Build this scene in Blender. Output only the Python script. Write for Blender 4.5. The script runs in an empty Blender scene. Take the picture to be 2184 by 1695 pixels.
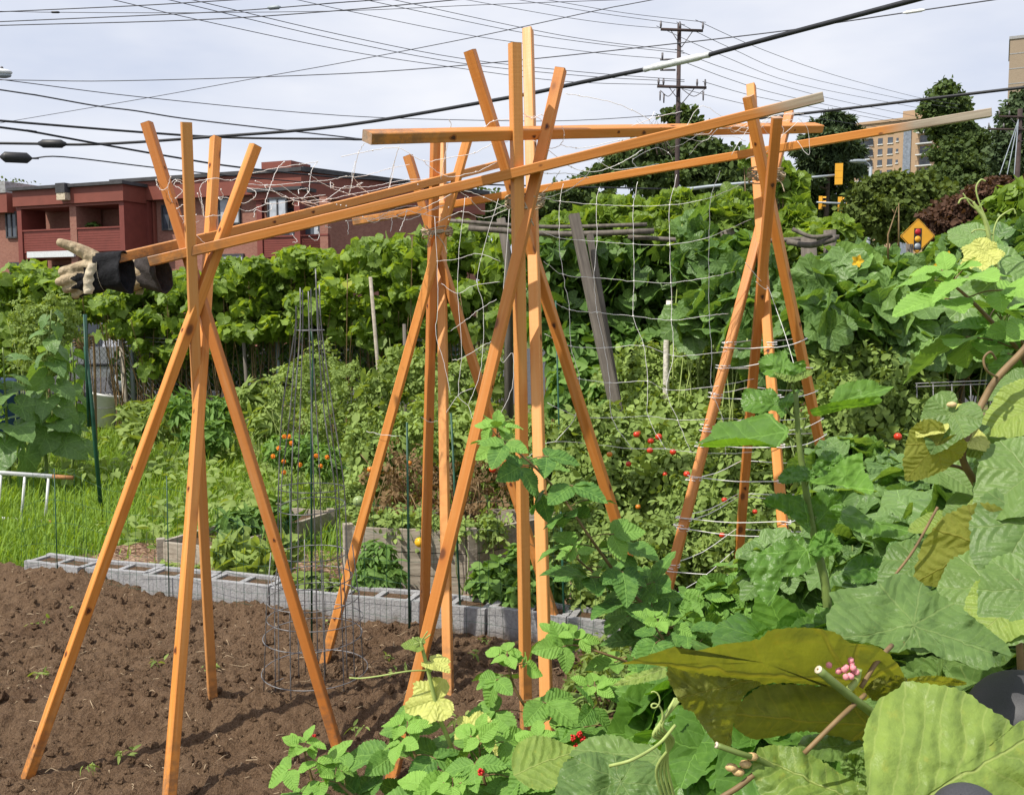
import bpy, bmesh, math, random
import numpy as np
from mathutils import Vector, Matrix, Quaternion

R = math.radians
SC = bpy.context.scene
COL = SC.collection
rng = np.random.default_rng(11)
random.seed(5)

# ------------------------------------------------------------------ camera, sky, sun, exposure
FPX, HY, CAMH = 960.0, 310.0, 1.6            # focal length and horizon row in a 1024 x 794 frame, eye height
PITCH = math.atan((397.0 - HY) / FPX)
cam = bpy.data.cameras.new('camera')
cam.sensor_width = 36.0
cam.lens = 36.0 * FPX / 1024.0
cam.clip_start, cam.clip_end = 0.05, 3000.0
camo = bpy.data.objects.new('camera', cam)
camo.location = (0, 0, CAMH)
camo.rotation_euler = (R(90) - PITCH, 0, 0)
COL.objects.link(camo)
SC.camera = camo

SUN_TO = Vector((-0.62, -0.42, 1.02)).normalized()
sun = bpy.data.lights.new('sun', 'SUN')
sun.energy = 4.3
sun.angle = R(0.6)
sun.color = (1.0, 0.94, 0.82)
suno = bpy.data.objects.new('sun', sun)
suno.rotation_euler = SUN_TO.to_track_quat('Z', 'Y').to_euler()
COL.objects.link(suno)

world = bpy.data.worlds.new('World')
SC.world = world
world.use_nodes = True
wn = world.node_tree
wn.nodes.clear()
wo = wn.nodes.new('ShaderNodeOutputWorld')
bg = wn.nodes.new('ShaderNodeBackground')
bg.inputs['Strength'].default_value = 0.1
sky = wn.nodes.new('ShaderNodeTexSky')
sky.sky_type = 'NISHITA'
sky.sun_disc = False
sky.sun_elevation = math.asin(SUN_TO.z)
sky.sun_rotation = math.atan2(SUN_TO.x, SUN_TO.y)
sky.air_density, sky.dust_density = 1.0, 2.0
tcw = wn.nodes.new('ShaderNodeTexCoord')
mpw = wn.nodes.new('ShaderNodeMapping')
mpw.inputs['Scale'].default_value = (1.0, 1.0, 3.2)
nzw = wn.nodes.new('ShaderNodeTexNoise')
nzw.inputs['Scale'].default_value = 2.3
nzw.inputs['Detail'].default_value = 5.0
nzw.inputs['Roughness'].default_value = 0.52
crw = wn.nodes.new('ShaderNodeValToRGB')
crw.color_ramp.elements[0].position = 0.36
crw.color_ramp.elements[0].color = (5.6, 6.1, 7.4, 1)
crw.color_ramp.elements[1].position = 0.66
crw.color_ramp.elements[1].color = (8.3, 8.35, 8.8, 1)
mxw = wn.nodes.new('ShaderNodeMix')
mxw.data_type = 'RGBA'
mxw.inputs['Factor'].default_value = 0.86
wn.links.new(tcw.outputs['Generated'], mpw.inputs['Vector'])
wn.links.new(mpw.outputs[0], nzw.inputs['Vector'])
wn.links.new(nzw.outputs['Fac'], crw.inputs['Fac'])
wn.links.new(sky.outputs[0], mxw.inputs[6])
wn.links.new(crw.outputs[0], mxw.inputs[7])
wn.links.new(mxw.outputs[2], bg.inputs['Color'])
wn.links.new(bg.outputs[0], wo.inputs['Surface'])

SC.view_settings.view_transform = 'Standard'
SC.view_settings.look = 'None'
SC.view_settings.gamma = 1.0
SC.view_settings.exposure = 0.30
SC.render.engine = 'CYCLES'
SC.cycles.max_bounces = 6
SC.cycles.transparent_max_bounces = 6
SC.cycles.use_denoising = True

# ------------------------------------------------------------------ measuring: pixel of the 2184 x 1695 view -> point in the world
PS = 1024.0 / 2184.0
FWD = np.array([0, math.cos(PITCH), -math.sin(PITCH)])
UPV = np.array([0, math.sin(PITCH), math.cos(PITCH)])
def ray(x, y):
    d = FWD * FPX + np.array([1.0, 0, 0]) * (x * PS - 512.0) + UPV * (397.0 - y * PS)
    return d / d[1]
def P(x, y, Y):
    return np.array([0, 0, CAMH]) + ray(x, y) * Y
def G(x, y, z=0.0):
    d = ray(x, y)
    return np.array([0, 0, CAMH]) + d * ((z - CAMH) / d[2])
def pq(pts):                                   # 2282-wide pixels -> 2184-wide
    return [(a * 0.95705, b * 0.95705) for a, b in pts]

# ------------------------------------------------------------------ small maths
def nrm(a):
    a = np.asarray(a, float)
    return a / (np.linalg.norm(a, axis=-1, keepdims=True) + 1e-9)
def smooth(pts, n=8):
    p = np.asarray(pts, float)
    if len(p) < 3:
        t = np.linspace(0, 1, n + 1)[:, None]
        return p[0] * (1 - t) + p[-1] * t
    q = np.vstack([2 * p[0] - p[1], p, 2 * p[-1] - p[-2]])
    out = []
    for i in range(1, len(q) - 2):
        a, b, c, d = q[i - 1], q[i], q[i + 1], q[i + 2]
        for k in range(n):
            t = k / n
            out.append(0.5 * (2 * b + (c - a) * t + (2 * a - 5 * b + 4 * c - d) * t * t + (3 * b - a - 3 * c + d) * t ** 3))
    out.append(p[-1])
    return np.array(out)
def h2(ix, iy, seed):
    n = (ix.astype(np.int64) * 374761393 + iy.astype(np.int64) * 668265263 + seed * 974711) & 0x7fffffff
    n = ((n ^ (n >> 13)) * 1274126177) & 0x7fffffff
    return ((n ^ (n >> 16)) & 0xffff) / 65535.0
def vn(x, y, seed=0):
    ix, iy = np.floor(x), np.floor(y)
    fx, fy = x - ix, y - iy
    fx, fy = fx * fx * (3 - 2 * fx), fy * fy * (3 - 2 * fy)
    a, b = h2(ix, iy, seed), h2(ix + 1, iy, seed)
    c, d = h2(ix, iy + 1, seed), h2(ix + 1, iy + 1, seed)
    return (a * (1 - fx) + b * fx) * (1 - fy) + (c * (1 - fx) + d * fx) * fy

# ------------------------------------------------------------------ mesh builder
class MB:
    def __init__(s):
        s.v, s.f, s.uv, s.t, s.m, s.n = [], [], [], [], [], 0
    def add(s, v, f, uv=None, t=0.5, m=0):
        v = np.asarray(v, float).reshape(-1, 3)
        k = len(v)
        s.v.append(v)
        s.uv.append(np.zeros((k, 2)) if uv is None else np.asarray(uv, float))
        s.t.append(np.full(k, t) if np.isscalar(t) else np.asarray(t, float))
        for a in (f if isinstance(f, list) and len(f) and isinstance(f[0], np.ndarray) and f[0].ndim == 2 else [np.asarray(f, np.int64)]):
            s.f.append(a + s.n)
            s.m.append(np.full(len(a), m, np.int32))
        s.n += k
    def mesh(s, name, mats, smooth=True):
        me = bpy.data.meshes.new(name)
        V = np.concatenate(s.v)
        me.vertices.add(len(V))
        me.vertices.foreach_set('co', V.ravel())
        li = np.concatenate([a.ravel() for a in s.f]).astype(np.int32)
        tot = np.concatenate([np.full(len(a), a.shape[1], np.int32) for a in s.f])
        st = np.concatenate([[0], np.cumsum(tot)[:-1]]).astype(np.int32)
        me.loops.add(len(li))
        me.loops.foreach_set('vertex_index', li)
        me.polygons.add(len(tot))
        me.polygons.foreach_set('loop_start', st)
        me.polygons.foreach_set('material_index', np.concatenate(s.m))
        me.polygons.foreach_set('use_smooth', np.full(len(tot), bool(smooth)))
        me.update(calc_edges=True)
        uvl = me.uv_layers.new(name='UVMap')
        uvl.data.foreach_set('uv', np.concatenate(s.uv)[li].ravel())
        at = me.attributes.new('tint', 'FLOAT', 'POINT')
        at.data.foreach_set('value', np.concatenate(s.t).astype(np.float32))
        for m in (mats if isinstance(mats, (list, tuple)) else [mats]):
            me.materials.append(m)
        me.validate()
        return me
    def build(s, name, mats, parent=None, smooth=True):
        o = bpy.data.objects.new(name, s.mesh(name, mats, smooth))
        COL.objects.link(o)
        if parent is not None:
            adopt(o, parent)
        return o

def adopt(o, parent):
    o.parent = parent
    if parent.type == 'EMPTY':
        o.matrix_parent_inverse = Matrix.Translation(-Vector(parent.location))
def tag(o, label, cat, group=None):
    if not 4 <= len(label.split()) <= 16: print('LONGLABEL', label)
    o['label'], o['category'] = label, cat
    if group: o['group'] = group
    return o
def thing(name, label, cat, loc=(0, 0, 0), group=None):
    o = bpy.data.objects.new(name, None)
    o.empty_display_size = 0.1
    COL.objects.link(o)
    o.location = Vector([float(a) for a in loc])
    return tag(o, label, cat, group)
def structure(o):
    o['kind'] = 'structure'
    return o
def stuff(o):
    o['kind'] = 'stuff'
    return o
def copy_tree(o, parent=None):
    c = o.copy()
    COL.objects.link(c)
    if parent is not None: c.parent = parent
    for ch in list(o.children): copy_tree(ch, c)
    return c

BOXF = np.array([[0, 1, 3, 2], [4, 6, 7, 5], [0, 4, 5, 1], [2, 3, 7, 6], [0, 2, 6, 4], [1, 5, 7, 3]])
def box(mb, c, s, rot=0.0, m=0, t=0.5, M=None):
    v = np.array([[x, y, z] for x in (-.5, .5) for y in (-.5, .5) for z in (-.5, .5)]) * np.asarray(s, float)
    if M is not None: v = v @ np.asarray(M).T
    elif rot:
        ca, sa = math.cos(rot), math.sin(rot)
        v = v @ np.array([[ca, sa, 0], [-sa, ca, 0], [0, 0, 1]])
    mb.add(v + np.asarray(c, float), BOXF, m=m, t=t)
def frames(p):
    d = nrm(np.gradient(p, axis=0))
    u = np.zeros_like(p)
    ref = np.array([0, 0, 1.0]) if abs(d[0][2]) < 0.9 else np.array([1.0, 0, 0])
    a = nrm(np.cross(d[0], ref))
    for i in range(len(p)):
        a = nrm(a - d[i] * np.dot(a, d[i]))
        u[i] = a
    return d, u, np.cross(d, u)
def tube(mb, pts, r, seg=6, cap=True, m=0, t=0.5, flat=1.0):
    p = np.asarray(pts, float)
    n = len(p)
    r = np.full(n, r) if np.isscalar(r) else np.interp(np.linspace(0, 1, n), np.linspace(0, 1, len(r)), r)
    d, u, w = frames(p)
    an = np.linspace(0, 2 * math.pi, seg, endpoint=False)
    v = p[:, None] + r[:, None, None] * (np.cos(an)[None, :, None] * u[:, None] + flat * np.sin(an)[None, :, None] * w[:, None])
    L = np.concatenate([[0], np.cumsum(np.linalg.norm(np.diff(p, axis=0), axis=1))])
    uv = np.stack([np.broadcast_to(an / 6.283, (n, seg)), np.broadcast_to(L[:, None], (n, seg))], -1).reshape(-1, 2)
    i = np.arange(n - 1)[:, None] * seg
    j = np.arange(seg)[None]
    k = (j + 1) % seg
    f = np.stack([i + j, i + k, i + k + seg, i + j + seg], -1).reshape(-1, 4)
    fs = [f]
    if cap and seg > 2:
        fs.append(np.array([list(range(seg))[::-1], [(n - 1) * seg + q for q in range(seg)]]))
    mb.add(v.reshape(-1, 3), fs, uv, t, m)
def lathe(mb, prof, c, seg=24, m=0, M=None, t=0.5):
    prof = np.asarray(prof, float)
    n = len(prof)
    an = np.linspace(0, 2 * math.pi, seg, endpoint=False)
    v = np.stack([prof[:, None, 0] * np.cos(an), prof[:, None, 0] * np.sin(an), np.broadcast_to(prof[:, None, 1], (n, seg))], -1).reshape(-1, 3)
    if M is not None: v = v @ np.asarray(M).T
    i = np.arange(n - 1)[:, None] * seg
    j = np.arange(seg)[None]
    k = (j + 1) % seg
    mb.add(v + np.asarray(c, float), np.stack([i + j, i + k, i + k + seg, i + j + seg], -1).reshape(-1, 4), m=m, t=t)
def ball(mb, c, r, seg=12, m=0, sz=(1, 1, 1), t=0.5):
    a = np.linspace(-math.pi / 2, math.pi / 2, seg // 2 + 1)
    prof = np.stack([np.maximum(np.cos(a), 1e-3), np.sin(a)], 1) * r
    k = MB(); lathe(k, prof, (0, 0, 0), seg)
    mb.add(k.v[0] * np.asarray(sz) + np.asarray(c), k.f[0], m=m, t=t)

# ------------------------------------------------------------------ materials
class NT:
    def __init__(s, name):
        s.mat = bpy.data.materials.new(name)
        s.mat.use_nodes = True
        s.t = s.mat.node_tree
        s.t.nodes.clear()
        s.out = s.t.nodes.new('ShaderNodeOutputMaterial')
    def n(s, ty, **kw):
        nd = s.t.nodes.new('ShaderNode' + ty)
        for k, v in kw.items():
            if hasattr(nd, k) and not k[0].isupper(): setattr(nd, k, v)
        return nd
    def link(s, a, b):
        s.t.links.new(a, b)
    def set(s, sock, v):
        if hasattr(v, 'is_linked'): s.link(v, sock)
        else: sock.default_value = v
    def m(s, op, a, b=None, c=None, clamp=False):
        nd = s.n('Math', operation=op, use_clamp=clamp)
        s.set(nd.inputs[0], a)
        if b is not None: s.set(nd.inputs[1], b)
        if c is not None: s.set(nd.inputs[2], c)
        return nd.outputs[0]
    def mix(s, f, a, b, blend='MIX'):
        nd = s.n('Mix', data_type='RGBA', blend_type=blend)
        s.set(nd.inputs[0], f)
        s.set(nd.inputs[6], a if hasattr(a, 'is_linked') else (*a, 1) if len(a) == 3 else a)
        s.set(nd.inputs[7], b if hasattr(b, 'is_linked') else (*b, 1) if len(b) == 3 else b)
        return nd.outputs[2]
    def ramp(s, f, stops):
        nd = s.n('ValToRGB')
        e = nd.color_ramp.elements
        while len(e) < len(stops): e.new(0.5)
        for k, (p, c) in enumerate(stops):
            e[k].position = p
            e[k].color = (*c, 1) if len(c) == 3 else c
        s.set(nd.inputs[0], f)
        return nd.outputs[0]
    def noise(s, vec, scale, detail=4, rough=0.55, dist=0.0):
        nd = s.n('TexNoise')
        if vec is not None: s.link(vec, nd.inputs['Vector'])
        nd.inputs['Scale'].default_value = scale
        nd.inputs['Detail'].default_value = detail
        nd.inputs['Roughness'].default_value = rough
        nd.inputs['Distortion'].default_value = dist
        return nd.outputs['Fac']
    def vor(s, vec, scale, feature='F1'):
        nd = s.n('TexVoronoi', feature=feature)
        if vec is not None: s.link(vec, nd.inputs['Vector'])
        nd.inputs['Scale'].default_value = scale
        return nd
    def coord(s, which='Object', scale=None):
        tc = s.n('TexCoord').outputs[which]
        if scale is None: return tc
        mp = s.n('Mapping')
        mp.inputs['Scale'].default_value = scale
        s.link(tc, mp.inputs['Vector'])
        return mp.outputs[0]
    def sep(s, vec):
        nd = s.n('SeparateXYZ')
        s.link(vec, nd.inputs[0])
        return nd.outputs
    def smoothstep(s, v, a, b, lo=0.0, hi=1.0):
        nd = s.n('MapRange', interpolation_type='SMOOTHSTEP')
        s.set(nd.inputs[0], v)
        for k, q in zip((1, 2, 3, 4), (a, b, lo, hi)): nd.inputs[k].default_value = q
        return nd.outputs[0]
    def bump(s, h, strength=0.3, dist=0.01):
        nd = s.n('Bump')
        nd.inputs['Strength'].default_value = strength
        nd.inputs['Distance'].default_value = dist
        s.link(h, nd.inputs['Height'])
        return nd.outputs[0]
    def pbr(s, col, rough=0.6, metal=0.0, spec=0.4, normal=None):
        b = s.n('BsdfPrincipled')
        s.set(b.inputs['Base Color'], col if hasattr(col, 'is_linked') else (*col[:3], 1))
        s.set(b.inputs['Roughness'], rough)
        b.inputs['Metallic'].default_value = metal
        b.inputs['Specular IOR Level'].default_value = spec
        if normal is not None: s.link(normal, b.inputs['Normal'])
        return b.outputs[0]
    def done(s, sh):
        s.link(sh, s.out.inputs['Surface'])
        return s.mat

def plain(name, col, rough=0.6, metal=0.0, var=0.15, scale=20.0, bump=0.0, spec=0.4):
    k = NT(name)
    c = k.coord('Object')
    f = k.noise(c, scale, 5)
    hi = [min(1, a * (1 + var)) for a in col]
    lo = [a * (1 - var) for a in col]
    nr = k.bump(f, bump, 0.01) if bump else None
    return k.done(k.pbr(k.ramp(f, [(0.3, lo), (0.7, hi)]), rough, metal, spec, nr))

def wood_mat():
    k = NT('orange_stained_pine')
    oi = k.n('ObjectInfo').outputs['Random']
    co = k.coord('Object')
    off = k.n('VectorMath', operation='ADD')
    k.link(co, off.inputs[0])
    cb = k.n('CombineXYZ')
    k.link(k.m('MULTIPLY', oi, 31.0), cb.inputs[0]); k.link(k.m('MULTIPLY', oi, 17.0), cb.inputs[2])
    k.link(cb.outputs[0], off.inputs[1])
    mp = k.n('Mapping'); mp.inputs['Scale'].default_value = (26, 26, 1.1)
    k.link(off.outputs[0], mp.inputs['Vector'])
    grain = k.noise(mp.outputs[0], 2.2, 6, 0.6, 0.6)
    mp2 = k.n('Mapping'); mp2.inputs['Scale'].default_value = (9, 9, 2.6)
    k.link(off.outputs[0], mp2.inputs['Vector'])
    blot = k.noise(mp2.outputs[0], 1.1, 3, 0.5)
    base = k.ramp(grain, [(0.26, (0.50, 0.180, 0.034)), (0.5, (0.67, 0.270, 0.056)), (0.75, (0.78, 0.37, 0.095))])
    base = k.mix(k.m('MULTIPLY', blot, 0.65), base, (0.64, 0.225, 0.040))
    r2 = k.m('FRACT', k.m('MULTIPLY', oi, 7.31)); r3 = k.m('FRACT', k.m('MULTIPLY', oi, 13.7))
    base = k.mix(k.smoothstep(r2, 0.55, 1.0, 0.0, 0.42), base, (0.70, 0.38, 0.15))
    base = k.mix(k.smoothstep(r3, 0.55, 1.0, 0.0, 0.62), base, (0.38, 0.115, 0.022))
    mpw_ = k.n('Mapping'); mpw_.inputs['Scale'].default_value = (5, 5, 0.8)
    k.link(off.outputs[0], mpw_.inputs['Vector'])
    base = k.mix(k.smoothstep(k.noise(mpw_.outputs[0], 1.6, 4, .6), 0.52, 0.72, 0, .28), base, (0.52, 0.27, 0.10))
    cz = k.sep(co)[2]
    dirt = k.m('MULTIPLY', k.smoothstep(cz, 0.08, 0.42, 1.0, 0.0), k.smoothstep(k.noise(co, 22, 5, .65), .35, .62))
    mp3 = k.n('Mapping'); mp3.inputs['Scale'].default_value = (13, 13, 7.5)
    k.link(off.outputs[0], mp3.inputs['Vector'])
    vk = k.vor(mp3.outputs[0], 1.0)
    kn = k.smoothstep(vk.outputs['Distance'], 0.10, 0.22, 1.0, 0.0)
    sel = k.sep(vk.outputs['Color'])
    kn = k.m('MULTIPLY', kn, k.m('GREATER_THAN', sel[0], 0.86))
    halo = k.m('MULTIPLY', k.smoothstep(vk.outputs['Distance'], 0.10, 0.45, 1.0, 0.0), k.m('GREATER_THAN', sel[0], 0.86))
    base = k.mix(k.m('MULTIPLY', halo, 0.45), base, (0.42, 0.11, 0.02))
    base = k.mix(k.m('MULTIPLY', kn, .85), base, (0.10, 0.030, 0.012))
    geo = k.sep(k.n('NewGeometry').outputs['Position'])
    at = k.n('Attribute', attribute_name='tint').outputs['Fac']
    mp5 = k.n('Mapping'); mp5.inputs['Scale'].default_value = (26, 26, 15)
    k.link(off.outputs[0], mp5.inputs['Vector'])
    v5 = k.vor(mp5.outputs[0], 1.0)
    k5 = k.m('MULTIPLY', k.smoothstep(v5.outputs['Distance'], 0.08, 0.20, 1.0, 0.0), k.m('GREATER_THAN', k.sep(v5.outputs['Color'])[1], 0.91))
    base = k.mix(k.m('MULTIPLY', k5, .8), base, (0.12, 0.035, 0.012))
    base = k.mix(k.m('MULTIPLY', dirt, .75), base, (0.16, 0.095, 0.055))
    grey = k.ramp(grain, [(0.3, (0.26, 0.21, 0.16)), (0.7, (0.50, 0.43, 0.34))])
    base = k.mix(k.m('ADD', at, k.m('MULTIPLY', k.m('SUBTRACT', grain, 0.5), 0.5), clamp=True), base, grey)
    mp4 = k.n('Mapping'); mp4.inputs['Scale'].default_value = (4, 4, 70)
    k.link(off.outputs[0], mp4.inputs['Vector'])
    fine = k.noise(mp4.outputs[0], 1.0, 3, 0.6)
    bm = k.bump(k.m('ADD', k.m('MULTIPLY', fine, 0.5), grain), 0.35, 0.003)
    return k.done(k.pbr(base, k.smoothstep(grain, 0.2, 0.8, 0.42, 0.62), 0, 0.4, bm))

def greywood_mat(name, a, b, sc=(3, 30, 30)):
    k = NT(name)
    co = k.coord('Object', sc)
    g = k.noise(co, 1.6, 6, 0.62, 0.5)
    g2 = k.noise(k.coord('Object'), 5, 4)
    base = k.mix(k.m('MULTIPLY', g2, 0.5), k.ramp(g, [(0.3, a), (0.72, b)]), [x * 0.55 for x in a])
    return k.done(k.pbr(base, 0.85, 0, 0.2, k.bump(g, 0.6, 0.006)))

def leaf_mat(name, dark, light, vein='pinnate', transl=0.34, rough=0.42, nsec=8.0, vcol=None, yellow=None, yamt=0.94, bump=0.5, vstr=0.45, spot=0.0, tcol=None, back=1.0, spec=0.35):
    k = NT(name)
    tint = k.n('Attribute', attribute_name='tint').outputs['Fac']
    base = k.mix(tint, dark, light)
    co = k.coord('Object')
    mott = k.noise(co, 60.0 if vein else 9.0, 3)
    base = k.mix(k.m('MULTIPLY', k.m('SUBTRACT', mott, 0.35, clamp=True), 0.8), base, [x * 1.35 for x in light])
    if yellow is not None:
        base = k.mix(k.smoothstep(tint, yamt, yamt + 0.03), base, yellow)
    nr = None
    if vein:
        uv = k.n('UVMap', uv_map='UVMap').outputs[0]
        wn_ = k.n('TexNoise'); k.link(uv, wn_.inputs['Vector']); wn_.inputs['Scale'].default_value = 3.5; wn_.inputs['Detail'].default_value = 3
        wa = k.n('VectorMath', operation='SUBTRACT'); k.link(wn_.outputs['Color'], wa.inputs[0]); wa.inputs[1].default_value = (.5, .5, .5)
        wb = k.n('VectorMath', operation='SCALE'); k.link(wa.outputs[0], wb.inputs[0]); wb.inputs['Scale'].default_value = 0.13
        wc = k.n('VectorMath', operation='ADD'); k.link(uv, wc.inputs[0]); k.link(wb.outputs[0], wc.inputs[1])
        x, y, _ = k.sep(wc.outputs[0])
        ax = k.m('ABSOLUTE', x)
        if vein == 'palmate':
            r = k.m('SQRT', k.m('ADD', k.m('MULTIPLY', x, x), k.m('MULTIPLY', y, y)))
            an = k.m('DIVIDE', k.m('ARCTAN2', ax, y), 0.87)
            fr = k.m('MULTIPLY', k.m('ABSOLUTE', k.m('SUBTRACT', an, k.m('ROUND', an))), 0.87)
            d = k.m('MULTIPLY', r, k.m('SINE', fr))
            al = k.m('MULTIPLY', r, k.m('COSINE', fr))
        else:
            d, al = ax, y
        wob = k.m('MULTIPLY', k.m('SUBTRACT', k.noise(uv, 5.0, 2), 0.5), 0.07)
        main = k.smoothstep(d, 0.003, 0.014, 1.0, 0.0)
        q = k.m('FRACT', k.m('MULTIPLY', k.m('ADD', k.m('SUBTRACT', al, k.m('MULTIPLY', d, 0.75)), wob), nsec))
        dist = k.m('ABSOLUTE', k.m('SUBTRACT', q, 0.5))
        sec = k.m('MULTIPLY', k.smoothstep(dist, 0.01, 0.07, 1.0, 0.0), 0.5)
        vm = k.m('MAXIMUM', main, sec)
        base = k.mix(k.m('MULTIPLY', vm, vstr), base, vcol or [min(1, v * 2.1 + 0.04) for v in light])
        if spot:
            sp = k.noise(uv, 9.0, 4)
            base = k.mix(k.m('MULTIPLY', k.smoothstep(sp, 0.58, 0.72), spot), base, yellow or (0.3, 0.3, 0.04))
        if name in ('big_vine_leaf', 'yellow_green_leaf', 'olive_leaf_underside', 'mulberry_leaf', 'gourd_leaf'):
            bl_ = k.noise(uv, 6.5, 5, .7)
            base = k.mix(k.smoothstep(bl_, .66, .70, 0, .7), base, (0.20, 0.15, 0.05))
            base = k.mix(k.smoothstep(k.noise(uv, 2.2, 3), .5, .75, 0, .35), base, [x * 1.5 for x in light])
        quilt = k.m('ADD', k.smoothstep(dist, 0.0, 0.5, 0.0, 1.0), k.m('MULTIPLY', k.noise(uv, 22.0, 3), 0.9))
        nr = k.bump(k.m('SUBTRACT', quilt, k.m('MULTIPLY', main, 1.2)), bump, 0.004)
    bf = k.n('NewGeometry').outputs['Backfacing']
    if back != 1.0:
        pale = k.mix(1.0, base, (back, back, back * 0.9), 'MULTIPLY')
        base = k.mix(bf, base, pale)
    pb = k.pbr(base, k.m('ADD', k.m('MULTIPLY', bf, 0.25), rough), 0, spec, nr)
    tr = k.n('BsdfTranslucent')
    k.set(tr.inputs['Color'], k.mix(1.0, base, (*(tcol or (1.5, 1.35, 0.45)), 1), 'MULTIPLY'))
    if nr is not None: k.link(nr, tr.inputs['Normal'])
    ms = k.n('MixShader')
    ms.inputs[0].default_value = transl
    k.link(pb, ms.inputs[1]); k.link(tr.outputs[0], ms.inputs[2])
    return k.done(ms.outputs[0])

M = {}
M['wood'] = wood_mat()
M['greywood'] = greywood_mat('weathered_board', (0.27, 0.230, 0.185), (0.58, 0.52, 0.435))
M['oldwood'] = greywood_mat('old_post_wood', (0.10, 0.085, 0.075), (0.25, 0.22, 0.19), (20, 20, 2))
M['knot'] = plain('pine_knot', (0.075, 0.026, 0.012), 0.6, 0, 0.5, 200)
M['knothalo'] = plain('pine_knot_ring', (0.36, 0.115, 0.024), 0.6, 0, 0.3, 120)
M['bark'] = greywood_mat('bark', (0.05, 0.038, 0.028), (0.14, 0.11, 0.085), (8, 8, 1.5))
M['grape'] = leaf_mat('grapevine_leaf', (0.070, 0.135, 0.026), (0.26, 0.37, 0.068), 'palmate', 0.40, 0.40, 7, yellow=(0.36, 0.40, 0.05), yamt=0.90, bump=0.3, back=1.25)
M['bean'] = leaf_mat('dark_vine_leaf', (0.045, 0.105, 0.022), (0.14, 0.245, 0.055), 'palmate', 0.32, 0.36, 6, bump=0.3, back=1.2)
M['gourd'] = leaf_mat('gourd_leaf', (0.055, 0.125, 0.035), (0.185, 0.305, 0.095), 'palmate', 0.34, 0.38, 6, yellow=(0.26, 0.30, 0.03), yamt=0.96, bump=0.45, back=1.3)
M['rasp'] = leaf_mat('raspberry_leaf', (0.042, 0.112, 0.026), (0.165, 0.300, 0.062), 'pinnate', 0.33, 0.40, 8, bump=0.42, vstr=0.28, back=1.5, tcol=(1.45, 1.35, .5))
M['mulb'] = leaf_mat('mulberry_leaf', (0.058, 0.150, 0.026), (0.140, 0.265, 0.045), 'palmate', 0.34, 0.36, 6, bump=0.35, vstr=0.32, back=1.25, tcol=(1.5, 1.5, 0.4))
M['kiwi'] = leaf_mat('big_vine_leaf', (0.085, 0.160, 0.045), (0.165, 0.265, 0.070), 'palmate', 0.30, 0.44, 8, bump=0.35, vstr=0.26, vcol=(0.34, 0.42, 0.16), back=1.1, tcol=(1.3, 1.2, 0.4))
M['limeleaf'] = leaf_mat('yellow_green_leaf', (0.155, 0.245, 0.055), (0.28, 0.375, 0.075), 'pinnate', 0.30, 0.45, 7, bump=0.55, vstr=0.55, vcol=(0.42, 0.48, 0.16), yellow=(0.40, 0.38, 0.06), yamt=2, spot=0.35)
M['olive'] = leaf_mat('olive_leaf_underside', (0.140, 0.160, 0.038), (0.26, 0.285, 0.055), 'palmate', 0.48, 0.60, 7, bump=0.5, vstr=0.5, vcol=(0.30, 0.27, 0.06), yellow=(0.30, 0.27, 0.04), yamt=2, spot=0.4, tcol=(1.35, 1.25, 0.35))
M['paleleaf'] = leaf_mat('pale_yellow_young_leaf', (0.50, 0.53, 0.13), (0.62, 0.64, 0.20), 'palmate', 0.30, 0.5, 6, bump=0.5, vstr=0.4, vcol=(0.40, 0.48, 0.10), tcol=(1.2, 1.2, 0.5))
M['tomleaf'] = leaf_mat('tomato_leaf', (0.105, 0.170, 0.045), (0.265, 0.355, 0.110), None, 0.34, 0.55, back=1.3, yellow=(0.26, 0.20, 0.05), yamt=0.95)
M['herb'] = leaf_mat('herb_leaf', (0.075, 0.165, 0.034), (0.20, 0.345, 0.075), None, 0.34, 0.42)
M['weed'] = leaf_mat('weed_leaf', (0.125, 0.195, 0.045), (0.31, 0.41, 0.115), None, 0.36, 0.5)
M['grass'] = leaf_mat('grass_blade', (0.13, 0.24, 0.028), (0.29, 0.43, 0.07), None, 0.40, 0.5, yellow=(0.40, 0.38, 0.11), yamt=0.95)
M['dry'] = leaf_mat('dry_stalk', (0.12, 0.075, 0.04), (0.30, 0.20, 0.10), None, 0.2, 0.8)
M['tree'] = leaf_mat('tree_leaf', (0.038, 0.070, 0.020), (0.105, 0.155, 0.042), None, 0.25, 0.6)
M['treelight'] = leaf_mat('light_tree_leaf', (0.060, 0.095, 0.020), (0.140, 0.190, 0.042), None, 0.28, 0.6)
M['pine'] = leaf_mat('pine_needles', (0.032, 0.060, 0.026), (0.085, 0.125, 0.050), None, 0.15, 0.6)
M['redbush'] = leaf_mat('red_brown_leaf', (0.055, 0.032, 0.022), (0.13, 0.065, 0.038), None, 0.25, 0.6)
M['brightbush'] = leaf_mat('bright_bush_leaf', (0.12, 0.21, 0.03), (0.24, 0.36, 0.055), None, 0.36, 0.45)
M['stem'] = plain('green_stem', (0.16, 0.22, 0.06), 0.5, 0, 0.25, 30)
M['palestem'] = plain('pale_green_stem', (0.34, 0.42, 0.13), 0.5, 0, 0.2, 30)
M['cane'] = plain('brown_cane', (0.20, 0.13, 0.06), 0.6, 0, 0.3, 30)
M['wire'] = plain('galvanised_wire', (0.22, 0.22, 0.23), 0.5, 0.3, 0.35, 25)
M['greenwire'] = plain('green_coated_stake', (0.015, 0.075, 0.045), 0.45, 0, 0.3, 15)
M['net'] = plain('white_netting_cord', (0.86, 0.84, 0.84), 0.6, 0, 0.06, 40)
M['twine'] = plain('jute_twine', (0.42, 0.34, 0.24), 0.9, 0, 0.35, 90, 0.3)
M['concrete'] = NT('concrete_block')
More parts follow.
